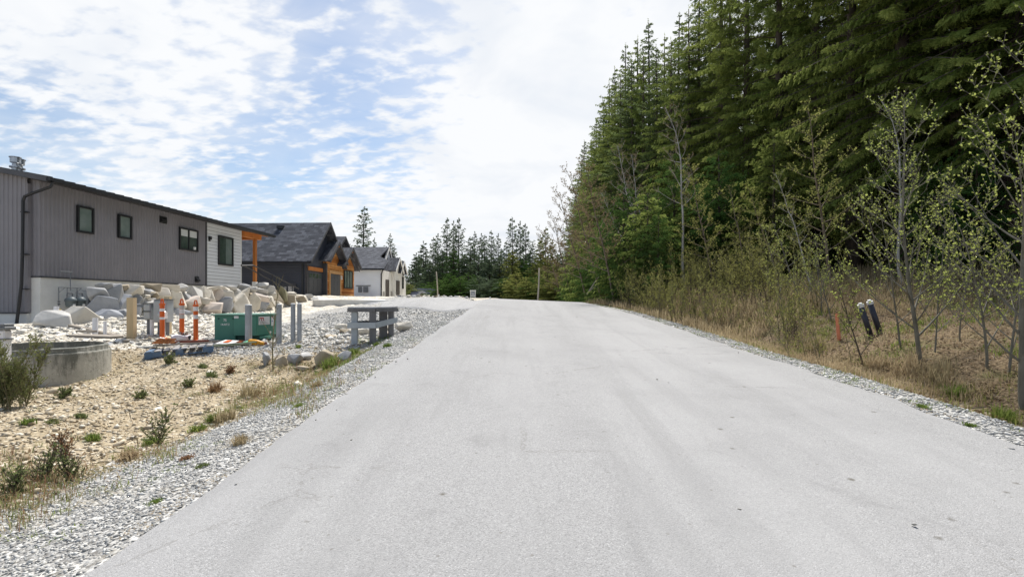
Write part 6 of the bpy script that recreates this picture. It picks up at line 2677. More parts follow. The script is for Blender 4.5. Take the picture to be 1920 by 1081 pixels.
for grp, lst, nm, ph in (('tallest conifers of the far tree line', FARLINE, 'far_conifer', 'spire-topped conifer'), ('rear fill of the far tree line', fill, 'far_conifer', 'rear dark conifer'), ('middle conifers of the far tree line', mid, 'far_conifer', 'middle-height conifer'),
                         ('bushy trees at the foot of the far tree line', front, 'far_bush', 'low bushy tree')):
    lst.sort()
    for k, (px, pt, Y, key, wide, tint) in enumerate(lst):
        x = (px - 960) / 960 * Y
        z = H(x, Y)
        zt = 1.6 + (568 - pt) / 960 * Y
        h0 = {'farfir1': 17, 'farfir2': 17, 'farcedar': 14, 'young1': 6.5, 'young2': 5.0}[key]
        r0 = {'farfir1': 2.7, 'farfir2': 2.4, 'farcedar': 2.9, 'young1': 2.3, 'young2': 2.2}[key]
        sz = (zt - z) / h0
        sx = wide / r0 * (1.5 if 'far' in key else 1.1)
        place_tree(key, fm[tint], (x, Y, z), _rf.uniform(0, 6.28), (sx, sx, sz), f'{fw[tint]} {ph}, {words(k + 1)} from left past the crest', grp, name=nm)
# conifers standing behind the houses
BH = [(684, 388, 92, 'farfir1', 4.6, 'broad spruce rising tallest behind the white house roof'), (702, 446, 96, 'farfir2', 2.2, 'small spruce tip just right of the broad spruce'),
      (731, 438, 92, 'farfir2', 3.0, 'thin dark fir behind the white house ridge end'), (739, 462, 90, 'farfir1', 2.2, 'short fir touching the white house upper gable'),
      (765, 512, 86, 'farfir1', 2.4, 'low dark fir right of the white house'), (672, 452, 98, 'farfir1', 2.6, 'spruce top partly hidden left of the broad spruce')]
for k, (px, pt, Y, key, wide, lab) in enumerate(BH):
    x = (px - 960) / 960 * Y
    z = 0.8
    zt = 1.6 + (568 - pt) / 960 * Y
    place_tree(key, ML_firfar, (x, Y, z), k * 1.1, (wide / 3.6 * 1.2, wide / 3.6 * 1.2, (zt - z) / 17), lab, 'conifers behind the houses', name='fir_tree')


# ------------------------------------------------------------------ bare and budding broadleaf trees
def branchy(seed, Ht, r0, nlimb, spread, depth=3, lean=(0, 0), start=0.25, rise=0.9, leaf=0.03, nleaf=3, twigs=5, curve=0.12, leafspan=1.0):
    """returns (trunk MB, bud arrays): a trunk with ascending limbs, twigs and small leaves"""
    rnd = random.Random(seed)
    mb = MB()
    LB, LD, LL = [], [], []

    def grow(p, d, L, r, lev, nseg):
        pts = [p]
        rad = [r]
        q = p.copy()
        dd = d.copy()
        for i in range(nseg):
            dd = (dd + Vector((rnd.gauss(0, curve), rnd.gauss(0, curve), rnd.gauss(0, curve * 0.6) + 0.06 * lev))).normalized()
            q = q + dd * (L / nseg)
            pts.append(q.copy())
            rad.append(max(0.0022, r * (1 - 0.86 * (i + 1) / nseg)))
        mb.tube(pts, rad, 7 if lev == 0 else (4 if lev == 1 else 3), cap=False)
        return pts

    def at_(pts, u):
        f = u * (len(pts) - 1)
        i = min(int(f), len(pts) - 2)
        return pts[i].lerp(pts[i + 1], f - i), (pts[i + 1] - pts[i]).normalized()

    def leaves(pts, n, a=0.1):
        for k in range(n):
            u = a + (1 - a) * rnd.random()
            q, t = at_(pts, u)
            for _ in range(nleaf):
                v = (t * 0.5 + Vector((rnd.gauss(0, 0.6), rnd.gauss(0, 0.6), rnd.gauss(0.25, 0.5)))).normalized()
                LB.append(tuple(q))
                LD.append(tuple(v))
                LL.append(leaf * rnd.uniform(0.6, 1.5))
    tp = grow(Vector((0, 0, -0.1)), Vector((lean[0], lean[1], 1)).normalized(), Ht, r0, 0, 12)
    leaves(tp, int(6 * leafspan), 0.75)
    for i in range(nlimb):
        u = start + (0.97 - start) * (i + rnd.random()) / nlimb
        q, t = at_(tp, u)
        a = i * 2.4 + rnd.uniform(-0.5, 0.5)
        L = Ht * spread * (1.05 - 0.8 * u) * rnd.uniform(0.7, 1.2)
        d = Vector((math.cos(a), math.sin(a), rise * rnd.uniform(0.6, 1.4))).normalized()
        lp = grow(q, d, L, r0 * (1 - u) * 0.45 + 0.004, 1, 6)
        leaves(lp, int(L * 7 * leafspan), 0.2)
        if depth >= 2:
            for j in range(max(2, int(twigs * (0.5 + L / (Ht * spread))))):
                v = 0.2 + 0.78 * rnd.random()
                q2, t2 = at_(lp, v)
                d2 = (t2 * 0.8 + Vector((rnd.gauss(0, 0.6), rnd.gauss(0, 0.6), rnd.gauss(0.3, 0.35)))).normalized()
                L2 = L * 0.42 * (1.1 - v) * rnd.uniform(0.6, 1.4) + 0.12
                tw = grow(q2, d2, L2, 0.0028 + r0 * 0.05, 2, 3)
                leaves(tw, int(L2 * 10 * leafspan) + 1, 0.1)
                if depth >= 3:
                    for _ in range(2 + int(L2 * 3)):
                        q3, t3 = at_(tw, 0.2 + 0.8 * rnd.random())
                        d3 = (t3 * 0.8 + Vector((rnd.gauss(0, 0.6), rnd.gauss(0, 0.6), rnd.gauss(0.2, 0.4)))).normalized()
                        L3 = L2 * 0.5 * rnd.uniform(0.5, 1.3)
                        t4 = grow(q3, d3, L3, 0.0022 + r0 * 0.025, 3, 2)
                        leaves(t4, 1 + int(L3 * 6 * leafspan), 0.3)
    rg = np.random.default_rng(seed)
    LB, LD, LL = np.array(LB), np.array(LD), np.array(LL)
    sv = unit(np.cross(LD, rg.normal(0, 1, LD.shape)))
    V, F = quads(LB, LD, LL, LL * 0.30, sv)
    me = bpy.data.meshes.new('branches')
    me.from_pydata(mb.v, [], mb.f)
    me.polygons.foreach_set('use_smooth', [True] * len(me.polygons))
    me.update()
    return mesh_arrays('leaves', V, F), me


# pale-stemmed bare alders in front of the dark conifers (base px,py seen, top px,py)
PROTO['alder1'] = branchy(51, 11, 0.085, 22, 0.24, 3, (0.0, 0), 0.42, 0.7, 0.05, 1, 6, 0.07)
PROTO['alder2'] = branchy(52, 10, 0.075, 20, 0.26, 3, (0.0, 0), 0.35, 0.6, 0.05, 1, 6, 0.09)
PROTO['alder3'] = branchy(53, 8, 0.07, 26, 0.34, 3, (0.0, 0), 0.22, 0.5, 0.055, 2, 7, 0.11)
AL = [(1265, 392, 1236, 172, 21.5, 'alder1', 'white-barked alder with a twiggy brown head, brightest trunk before the dark firs'),
      (1192, 392, 1172, 240, 27, 'alder2', 'slim pale alder left of the brightest one'), (1206, 380, 1200, 262, 26, 'alder2', 'very thin pale straight alder stem beside the brightest one'),
      (1186, 440, 1146, 305, 28, 'alder1', 'leaning thin pale alder with brown twigs over the young evergreens'), (1166, 430, 1130, 330, 30, 'alder2', 'thin alder leaning left above the bushy evergreens'),
      (1100, 540, 1082, 350, 34, 'alder3', 'bare brown-twigged tree at the far forest edge, left one'), (1126, 520, 1106, 312, 30, 'alder3', 'bare brown-twigged tree at the far forest edge, right one'),
      (1074, 545, 1066, 400, 52, 'alder3', 'bare brownish tree overhanging the road crest'), (1150, 500, 1138, 300, 25, 'alder3', 'spreading bare tree with brown haze of twigs before the firs'),
      (1056, 550, 1040, 420, 60, 'alder3', 'bare twiggy tree reaching over the end of the road'),
      (1520, 545, 1478, 300, 15.5, 'alder2', 'grey-green arching alder before the middle cedars'), (1470, 560, 1420, 335, 17.5, 'alder3', 'olive twiggy tree arching left among the cedars'),
      (1690, 540, 1655, 150, 14, 'alder1', 'bare trunk with upcurved limbs in the dark gap of the right cedars'), (1560, 550, 1545, 205, 15, 'alder3', 'olive haze of twigs rising high before the cedars'),
      (1655, 530, 1630, 330, 15.5, 'alder2', 'thin grey trunk in the dark hollow behind the pipes'), (1340, 545, 1322, 300, 21, 'alder3', 'sparse olive twigged tree before the bright cedar'),
      (1400, 548, 1385, 330, 19.5, 'alder2', 'slender twiggy tree above the roadside brush')]
for k, (bx, by, tx, ty, Y, key, lab) in enumerate(AL):
    x = (bx - 960) / 960 * Y
    zg = H(x, Y)
    zb = max(zg, 1.6 + (568 - by) / 960 * Y) if by > 500 else zg
    # extend the stem down to the ground along its own lean
    zt = 1.6 + (568 - ty) / 960 * Y
    zv = 1.6 + (568 - by) / 960 * Y
    xt = (tx - 960) / 960 * Y
    f = (xt - x) / max(zt - zv, 0.1)
    xg = x - f * (zv - zg)
    h0 = {'alder1': 11, 'alder2': 10, 'alder3': 8}[key]
    hh = zt - zg
    root = place_tree(key, ML_budbrown if k < 10 else ML_brush, (xg, Y, zg), 0, 1.0, lab, 'bare broadleaf trees at the forest edge', name='bare_tree', bark=M_barkpale if k < 5 or k in (10, 12) else M_twigbrown)
    s = hh / h0
    root.scale = (s * 1.0, s * 1.0, s)
    root.rotation_euler = (0, math.atan(f), 0)

# ------------------------------------------------------------------ budding saplings close on the right bank
def sapling(bx, by, tx, ty, seed, nl, spread, r0, lab, Yo=None, leaf=0.027, depth=3, start=0.12, leafspan=1.0, bark=None, nleaf=2, name='sapling', twigs=5, leafm=None, rise=1.1):
    g = gp(bx, by) if Yo is None else gY(bx, Yo)
    Y = g.y
    zt = 1.6 + (568 - ty) / 960 * Y
    xt = (tx - 960) / 960 * Y
    hh = zt - g.z
    lv, br = branchy(seed, hh, r0, nl, spread, depth, ((xt - g.x) / hh, 0), start, rise, leaf, nleaf, twigs, 0.035, leafspan)
    root = empty(name, g, 0, lab, 'sapling', 'budding saplings on the right bank')
    link('trunk', br, bark or M_sapbark, root)
    link('foliage', lv, leafm or ML_bud, root)
    return root


sapling(1727, 680, 1690, 185, 61, 30, 0.42, 0.036, 'tall budding sapling left of the two large ones on the right bank', leaf=0.030, bark=M_sapbark, start=0.10, leafspan=1.25)
sapling(1918, 765, 1871, 70, 62, 34, 0.44, 0.040, 'largest budding sapling at the right picture edge', leaf=0.030, bark=M_sapbark, start=0.10, leafspan=1.4)
sapling(1622, 686, 1568, 470, 63, 10, 0.30, 0.016, 'thin dark leaning sapling right of the orange stake', leaf=0.032, bark=M_twigdark, leafspan=0.8)
sapling(1510, 590, 1462, 392, 64, 12, 0.34, 0.020, 'pale curved sapling over the roadside brush', leaf=0.03, leafspan=0.8)
sapling(1560, 600, 1528, 430, 65, 12, 0.38, 0.016, 'small budding sapling left of the orange stake', leaf=0.027)
sapling(1690, 650, 1640, 360, 66, 12, 0.40, 0.018, 'slender sapling just left of the tall one, leafing along its twigs', leaf=0.027)
sapling(1752, 660, 1770, 400, 67, 10, 0.40, 0.014, 'slender sapling just right of the tall one', leaf=0.027)
sapling(1850, 690, 1835, 330, 68, 14, 0.42, 0.020, 'leafy sapling between the two large ones', leaf=0.028, leafspan=0.9)
sapling(1800, 640, 1790, 420, 69, 12, 0.45, 0.014, 'short twiggy sapling behind the two large ones', leaf=0.028, leafspan=0.85)
sapling(1890, 700, 1915, 380, 70, 12, 0.45, 0.018, 'leafy sapling leaning right at the picture edge', leaf=0.028, leafspan=0.9)
sapling(1540, 590, 1550, 440, 71, 12, 0.5, 0.012, 'low leafy sapling behind the orange stake', leaf=0.027, leafspan=0.85)
sapling(1470, 600, 1440, 420, 72, 12, 0.4, 0.014, 'thin sapling rising from the brush at its right end', leaf=0.03)

# the roadside brush: many-stemmed olive shrubs
def brush(seed, Ht, ns, spread, leaf=0.030, nl=11):
    rnd = random.Random(seed)
    allv, allf, lvV, lvF = [], [], [], []
    for i in range(ns):
        lx, ly_ = rnd.gauss(-0.10, 0.16), rnd.gauss(0, 0.16)
        lv, br = branchy(seed * 50 + i, Ht * rnd.uniform(0.55, 1.05), 0.013, nl, 0.26, 2, (lx, ly_), 0.15, 1.2, leaf, 2, 4, 0.05, 1.3)
        ox, oy = rnd.gauss(0, spread), rnd.gauss(0, spread)
        co = np.empty(len(br.vertices) * 3, np.float32)
        br.vertices.foreach_get('co', co)
        co = co.reshape(-1, 3) + np.array([ox, oy, 0])
        fs = np.empty(len(br.loops), np.int32)
        br.loops.foreach_get('vertex_index', fs)
        b = sum(len(a) for a in allv)
        allv.append(co)
        allf.append(fs.reshape(-1, 4) + b)
        co = np.empty(len(lv.vertices) * 3, np.float32)
        lv.vertices.foreach_get('co', co)
        co = co.reshape(-1, 3) + np.array([ox, oy, 0])
        b = sum(len(a) for a in lvV)
        lvV.append(co)
        lvF.append(np.arange(len(co)).reshape(-1, 4) + b)
        bpy.data.meshes.remove(br)
        bpy.data.meshes.remove(lv)
    return mesh_arrays('shrub_leaves', np.concatenate(lvV), np.concatenate(lvF)), mesh_arrays('shrub_stems', np.concatenate(allv), np.concatenate(allf), True)


for k in range(4):
    PROTO[f'brush{k}'] = brush(80 + k, 2.3, 9, 0.38)
BR = []
for k in range(96):
    u = k / 95
    Y = 27.5 - 18.0 * u ** 0.75 + _rf.uniform(-0.5, 0.5)
    off = _rf.choice([1.3, 2.0, 2.8, 3.6, 4.6, 5.6]) + _rf.uniform(-0.3, 0.3)
    x = float(road_r(Y)) + off
    s = _rf.uniform(0.50, 0.85) + off * 0.06
    if Y < 13:
        s *= 0.8
    if 1175 < 960 + 960 * x / Y < 1525 and (k * 7) % 10 < 7:
        BR.append((x, Y, s))
BR.sort(key=lambda t: t[0] / t[1])
for k, (x, Y, s) in enumerate(BR):
    key = f'brush{_rf.randrange(4)}'
    c, t = PROTO[key]
    root = place_tree(key, ML_brush, (x, Y, H(x, Y)), _rf.uniform(-0.5, 0.5), (s, s, s), f'many-stemmed olive shrub, {words(k + 1)} from left along the right bank', 'olive brush along the right bank',
                      name='brush_shrub', cat='shrub', bark=M_twig if k % 3 else M_twigdark)

# rename child parts for the shrubs and bare trees
for o in bpy.data.objects:
    if o.type == 'MESH' and o.parent and o.parent.name.startswith(('brush_shrub', 'bare_tree')):
        if o.name.startswith('crown'):
            o.name = 'foliage'
        elif o.name.startswith('trunk'):
            o.name = 'stems' if o.parent.name.startswith('brush') else 'trunk'
# ------------------------------------------------------------------ loose stones, grass, litter, weeds
def stone_mat(name, cols):
    m = bpy.data.materials.new(name)
    m.use_nodes = True
    N, L, ma, noise, voro, mr, mix, ramp = node_tools(m)
    p = N['Principled BSDF']
    p.inputs['Roughness'].default_value = 0.9
    p.inputs['Specular IOR Level'].default_value = 0.2
    a = N.new('ShaderNodeAttribute')
    a.attribute_name = 'tone'
    s = N.new('ShaderNodeSeparateColor')
    L.new(a.outputs['Color'], s.inputs[0])
    k = len(cols) - 1
    L.new(ramp(s.outputs[0], [(i / k, c) for i, c in enumerate(cols)]), p.inputs['Base Color'])
    return m


def scatter_stones(name, x, y, size, m, seed, sink=0.3):
    rg = np.random.default_rng(seed)
    n = len(x)
    z = height(x, y)
    base = np.array([(1, 0, 0), (0, 1, 0), (-1, 0, 0), (0, -1, 0), (0.1, 0.1, 1), (-0.1, 0, -1), (0.62, 0.62, 0.45), (-0.62, 0.60, 0.42), (-0.6, -0.62, 0.5), (0.6, -0.62, 0.45)], float)
    F = np.array([(0, 6, 4), (6, 1, 4), (1, 7, 4), (7, 2, 4), (2, 8, 4), (8, 3, 4), (3, 9, 4), (9, 0, 4), (0, 5, 6), (6, 5, 1), (1, 5, 7), (7, 5, 2), (2, 5, 8), (8, 5, 3), (3, 5, 9), (9, 5, 0)])
    V = base[None] * rg.uniform(0.75, 1.25, (n, 10, 3))
    V = V * (size[:, None, None] * np.stack([rg.uniform(0.7, 1.3, n), rg.uniform(0.5, 0.9, n), rg.uniform(0.35, 0.75, n)], -1)[:, None, :])
    a = rg.uniform(0, 6.28, n)
    ca, sa = np.cos(a)[:, None], np.sin(a)[:, None]
    X = V[..., 0] * ca - V[..., 1] * sa
    Y = V[..., 0] * sa + V[..., 1] * ca
    tx, ty = rg.normal(0, 0.25, n)[:, None], rg.normal(0, 0.25, n)[:, None]
    Z = V[..., 2] + X * tx + Y * ty
    P = np.stack([X + x[:, None], Y + y[:, None], Z + (z + size * (0.4 - sink))[:, None]], -1).reshape(-1, 3)
    FF = (F[None] + (np.arange(n) * 10)[:, None, None]).reshape(-1, 3)
    me = mesh_arrays(name, P, FF)
    ca_ = me.color_attributes.new('tone', 'FLOAT_COLOR', 'POINT')
    t = np.repeat(rg.uniform(0, 1, n), 10)
    ca_.data.foreach_set('color', np.stack([t, t, t, np.ones_like(t)], -1).astype(np.float32).ravel())
    o = link(name, me, m)
    o['kind'] = 'stuff'
    return o


MS_grey = stone_mat('crushed_grey_stone', [(0.27, 0.265, 0.25), (0.40, 0.395, 0.375), (0.51, 0.50, 0.475), (0.68, 0.67, 0.63)])
MS_tan = stone_mat('tan_field_stone', [(0.28, 0.225, 0.15), (0.46, 0.39, 0.28), (0.58, 0.51, 0.39), (0.72, 0.67, 0.56)])
MS_pale = stone_mat('pale_blasted_rock', [(0.36, 0.34, 0.30), (0.60, 0.56, 0.48), (0.70, 0.67, 0.60), (0.80, 0.78, 0.74)])
MS_dark = stone_mat('road_grit', [(0.10, 0.09, 0.07), (0.20, 0.19, 0.16), (0.34, 0.33, 0.30), (0.50, 0.49, 0.46)])
rg_ = np.random.default_rng(5)


def pick_y(n, a, b, p=1.6):
    """more of them close to the camera"""
    u = rg_.uniform(0, 1, n)
    return a + (b - a) * u ** p


# grey gravel on the left shoulder
n = 26000
y = pick_y(n, 2.2, 14.5, 1.6)
u = rg_.uniform(-0.30, 1.75, n)
x = road_l(y) - u
keep = rg_.uniform(0, 1, n) < np.clip((u + 0.32) * 1.6, 0.02, 1.0) ** 2 * 1.2
x, y = x[keep], y[keep]
scatter_stones('shoulder_gravel', x, y, rg_.gamma(3, 0.0019, len(x)) + 0.0035 + 0.0006 * y, MS_grey, 1)
# grey gravel on the yard near the barricade
n = 9000
y = rg_.uniform(11.5, 20, n)
x = road_l(y) - rg_.uniform(0.0, 6.0, n)
scatter_stones('yard_gravel', x, y, rg_.gamma(4, 0.0045, n) + 0.010, MS_grey, 2)
# right shoulder gravel
n = 9000
y = pick_y(n, 3.2, 20, 1.5)
ov = rg_.uniform(-0.25, 0.85, n)
ov = np.where((ov < 0.02) & (rg_.uniform(0, 1, n) < 0.75), -ov + 0.02, ov)
x = road_r(y) + ov
scatter_stones('verge_gravel', x, y, rg_.gamma(3, 0.0030, n) + 0.005 + 0.0005 * y, MS_grey, 3)
# tan slope stones
n = 22000
y = pick_y(n, 3.3, 13.2, 1.25)
x = road_l(y) - 1.6 - rg_.uniform(0, 9, n) * np.clip(y / 9, 0.35, 1)
scatter_stones('slope_stones', x, y, rg_.gamma(1.6, 0.0080, n) + 0.004, MS_tan, 4)
# pale rock on the upper yard
n = 9000
y = rg_.uniform(12.5, 26, n)
x = -3.5 - rg_.uniform(0, 14, n) * np.clip(y / 16, 0.6, 1.3)
k = (K * y - x) < 15.0
x, y = x[k], y[k]
k = ~((y > 16) & (x > -9.5 + (y - 16) * -0.2))
x, y = x[k], y[k]
scatter_stones('yard_rock', x, y, rg_.gamma(2.4, 0.016, len(x)) + 0.012, MS_pale, 5)
# grit and little clods on the road
n = 260
y = pick_y(n, 2.3, 16, 1.3)
t = rg_.uniform(0, 1, n)
t = np.where(rg_.uniform(0, 1, n) < 0.55, t, np.where(t < 0.5, t * 0.12, 1 - (1 - t) * 0.12))
x = road_l(y) + (road_r(y) - road_l(y)) * t
o = scatter_stones('road_grit', x, y, rg_.gamma(2.5, 0.0022, n) + 0.003, MS_dark, 6, sink=-3.2)


def blades(name, x, y, hgt, m, seed, w=0.006, lean=0.5, per=5, spread=0.05, kind='stuff', parent=None, z=None):
    rg = np.random.default_rng(seed)
    n = len(x) * per
    X = np.repeat(x, per) + rg.normal(0, spread, n)
    Y = np.repeat(y, per) + rg.normal(0, spread, n)
    Hh = np.repeat(hgt, per) * rg.uniform(0.5, 1.2, n)
    Z = height(X, Y) - 0.01 if z is None else np.full(n, z)
    a = rg.uniform(0, 6.28, n)
    l = np.abs(rg.normal(0, lean, n))
    dx, dy = np.cos(a) * l, np.sin(a) * l
    sx, sy = -np.sin(a), np.cos(a)
    ww = w * rg.uniform(0.6, 1.4, n) * (1 + 0.05 * Y)
    p0 = np.stack([X - sx * ww, Y - sy * ww, Z], -1)
    p1 = np.stack([X + sx * ww, Y + sy * ww, Z], -1)
    m1 = np.stack([X + dx * Hh * 0.35 + sx * ww * 0.7, Y + dy * Hh * 0.35 + sy * ww * 0.7, Z + Hh * 0.6], -1)
    m0 = np.stack([X + dx * Hh * 0.35 - sx * ww * 0.7, Y + dy * Hh * 0.35 - sy * ww * 0.7, Z + Hh * 0.6], -1)
    q = np.stack([X + dx * Hh, Y + dy * Hh, Z + Hh * (1 - 0.35 * np.minimum(l, 1.5))], -1)
    q2 = q + np.stack([sx, sy, 0 * sx], -1) * 0.0008
    V = np.stack([p0, p1, m1, m0, q2, q], 1).reshape(-1, 3)
    b = (np.arange(n) * 6)[:, None]
    F = np.concatenate([b + np.array([0, 1, 2, 3]), b + np.array([3, 2, 4, 5])])
    me = mesh_arrays(name, V, F)
    o = link(name, me, m, parent)
    if kind:
        o['kind'] = kind
    return o


def cover(n, y0, y1, off0, off1, side, seed, p=1.3, patch=None, f=0.9, th=0.45):
    rg = np.random.default_rng(seed)
    y = y0 + (y1 - y0) * rg.uniform(0, 1, n) ** p
    o = rg.uniform(off0, off1, n)
    x = road_l(y) - o if side < 0 else road_r(y) + o
    if patch is not None:
        k = vnoise(x, y, f, patch) > th
        x, y = x[k], y[k]
    return x, y


# right bank: dead grass with green patches
x, y = cover(16000, 3.6, 32, 0.75, 6.5, 1, 11, 1.25, 2, 0.8, 0.30)
k = (y > 11.5) | (x - road_r(y) < 1.9) | (rg_.uniform(0, 1, len(x)) < 0.22)
x, y = x[k], y[k]
blades('dry_bank_grass', x, y, np.full(len(x), 0.16) * (0.6 + vnoise(x, y, 0.6, 3)), ML_dry, 12, 0.0032, 0.9, 6, 0.10)
x, y = cover(8000, 3.6, 26, 0.7, 6.5, 1, 13, 1.25, 7, 0.9, 0.58)
blades('green_bank_grass', x, y, np.full(len(x), 0.11), ML_green, 14, 0.0045, 0.6, 5, 0.05)
x, y = cover(6000, 13, 42, 0.6, 9.0, 1, 33, 1.0)
blades('bank_brush_grass', x, y, np.full(len(x), 0.38), ML_dry, 15, 0.005, 0.5, 4, 0.10)
x, y = cover(5000, 3.6, 30, 0.8, 7.5, 1, 51, 1.2, 21, 0.9, 0.5)
k = (y > 11.5) | (x - road_r(y) < 2.2) | (rg_.uniform(0, 1, len(x)) < 0.4)
x, y = x[k], y[k]
blades('olive_bank_grass', x, y, np.full(len(x), 0.14), ML_olive, 52, 0.0032, 0.8, 5, 0.10)
# left ditch line
x, y = cover(900, 3.4, 13, 1.35, 2.0, -1, 16, 1.2, 9, 1.5, 0.60)
blades('ditch_dry_grass', x, y, np.full(len(x), 0.06), ML_dry, 17, 0.0028, 1.0, 5, 0.05)
x, y = cover(900, 3.4, 13, 1.3, 2.1, -1, 18, 1.2, 4, 1.8, 0.60)
blades('ditch_green_grass', x, y, np.full(len(x), 0.10), ML_green, 19, 0.0032, 0.6, 5, 0.03)
# dense growth in the ditch under the culvert stones
rgq = np.random.default_rng(8)
xx, yy = [], []
for px, py, sx, sy, nn in ((545, 715, 45, 22, 420), (600, 700, 30, 16, 200), (500, 745, 40, 14, 130), (455, 760, 40, 14, 90), (625, 668, 14, 8, 60), (60, 905, 55, 28, 170), (20, 940, 40, 25, 120), (150, 905, 40, 14, 70), (300, 850, 30, 10, 40)):
    for _ in range(nn // 6):
        g = gp(px + rgq.normal(0, sx), py + rgq.normal(0, sy))
        xx += list(g.x + rgq.normal(0, 0.06, 6))
        yy += list(g.y + rgq.normal(0, 0.06, 6))
xx, yy = np.array(xx), np.array(yy)
sel = rgq.uniform(0, 1, len(xx))
blades('ditch_stubble', xx[sel < 0.45], yy[sel < 0.45], np.full((sel < 0.45).sum(), 0.11), ML_dry, 20, 0.0024, 1.0, 4, 0.06)
blades('ditch_weeds', xx[sel > 0.45], yy[sel > 0.45], np.full((sel > 0.45).sum(), 0.09), ML_weed, 43, 0.0030, 1.0, 4, 0.06)
sel = rgq.uniform(0, 1, len(xx)) < 0.25
blades('ditch_rusty_stalks', xx[sel], yy[sel], np.full(sel.sum(), 0.15), ML_red, 44, 0.0020, 0.5, 3, 0.06)
x, y = cover(2600, 3.6, 12.6, 1.6, 8.0, -1, 61, 1.1, 31, 0.8, 0.66)
blades('slope_dry_weeds', x, y, np.full(len(x), 0.07), ML_dry, 62, 0.0024, 1.1, 4, 0.06)
x, y = cover(1500, 3.6, 12.6, 1.6, 8.0, -1, 63, 1.1, 32, 1.1, 0.72)
blades('slope_green_weeds', x, y, np.full(len(x), 0.05), ML_weed, 64, 0.0030, 1.1, 5, 0.05)
# tiny tufts over the shoulders and verge
x, y = cover(420, 2.6, 14, 0.05, 1.4, -1, 21, 1.2, 12, 2.5, 0.62)
blades('shoulder_tufts', x, y, np.full(len(x), 0.035), ML_green, 22, 0.0026, 0.9, 9, 0.03)
x, y = cover(700, 3.6, 24, 0.0, 0.9, 1, 23, 1.2, 13, 2.0, 0.5)
blades('verge_tufts', x, y, np.full(len(x), 0.05), ML_green, 24, 0.003, 0.9, 8, 0.035)
x, y = cover(700, 3.0, 20, -0.03, 0.22, -1, 25, 1.2, 14, 1.6, 0.52)
blades('edge_moss', x, y, np.full(len(x), 0.022), ML_dry, 26, 0.004, 1.2, 6, 0.03)
x, y = cover(900, 3.6, 30, -0.03, 0.25, 1, 27, 1.2, 15, 1.6, 0.45)
blades('edge_straw', x, y, np.full(len(x), 0.03), ML_dry, 28, 0.004, 1.2, 6, 0.03)


def litter(name, n, m, seed, y0, y1, o0, o1, size, side=1, slim=0.30):
    rg = np.random.default_rng(seed)
    y = y0 + (y1 - y0) * rg.uniform(0, 1, n) ** 1.2
    x = road_r(y) + rg.uniform(o0, o1, n) if side > 0 else road_l(y) - rg.uniform(o0, o1, n)
    z = height(x, y) + rg.uniform(0.0, 0.03, n)
    d = unit(rg.normal(0, 1, (n, 3)) * np.array([1, 1, 0.35]))
    sv = unit(np.cross(d, np.array([0, 0, 1.0]) + rg.normal(0, 0.5, (n, 3))))
    ln = size * rg.uniform(0.5, 1.5, n)
    V, F = quads(np.stack([x, y, z], -1), d, ln, ln * slim, sv)
    o = link(name, mesh_arrays(name, V, F), m)
    o['kind'] = 'stuff'


ML_litter = leaf_mat('fallen_leaves', [(0.09, 0.055, 0.03), (0.18, 0.12, 0.07), (0.38, 0.30, 0.20)], 0.1, nscale=6)
litter('fallen_leaves', 26000, ML_litter, 41, 3.6, 18, 0.9, 7.5, 0.042)
litter('forest_twigs', 5000, mat('dead_twig', (0.20, 0.16, 0.12), rough=0.9), 42, 3.6, 20, 1.0, 10, 0.20, 1, 0.03)
litter('slope_twigs', 2600, mat('dead_twig', (0.20, 0.16, 0.12), rough=0.9), 45, 3.4, 12.5, 1.3, 8.5, 0.13, -1, 0.035)
litter('slope_leaves', 2600, ML_litter, 46, 3.4, 12.5, 1.2, 7.5, 0.035, -1, 0.3)


# ------------------------------------------------------------------ weeds one can point to
def weed(px, py, hpx, m, label, seed, kind='tuft', grp=None, name='weed_clump', cat='weed'):
    g = gp(px, py)
    s = g.y / 960
    h = hpx * s
    rg = np.random.default_rng(seed)
    root = None
    if kind == 'tuft':
        n = 26
        r = h * 0.55
        a = rg.uniform(0, 6.28, n)
        q = r * np.sqrt(rg.uniform(0, 1, n))
        o = blades(name, g.x + np.cos(a) * q, g.y + np.sin(a) * q, np.full(n, h), m, seed, 0.0035, 0.7, 7, 0.02, None)
        # move the origin to the clump's base
        me = o.data
        me.transform(Matrix.Translation(-g))
        o.location = g
    else:                               # stemmed weed with side sprays
        lv, br = branchy(seed, h, 0.006, 12, 0.33, 2, (rg.uniform(-0.2, 0.2), 0), 0.1, 0.9, 0.022 if kind == 'stem' else 0.026, 2 if kind == 'stem' else 4, 5, 0.08, 2.2)
        root = empty(name, g, 0)
        link('stem', br, M_twigdark, root)
        link('foliage', lv, m, root)
        o = root
    tag(o, label, cat, grp)
    return o


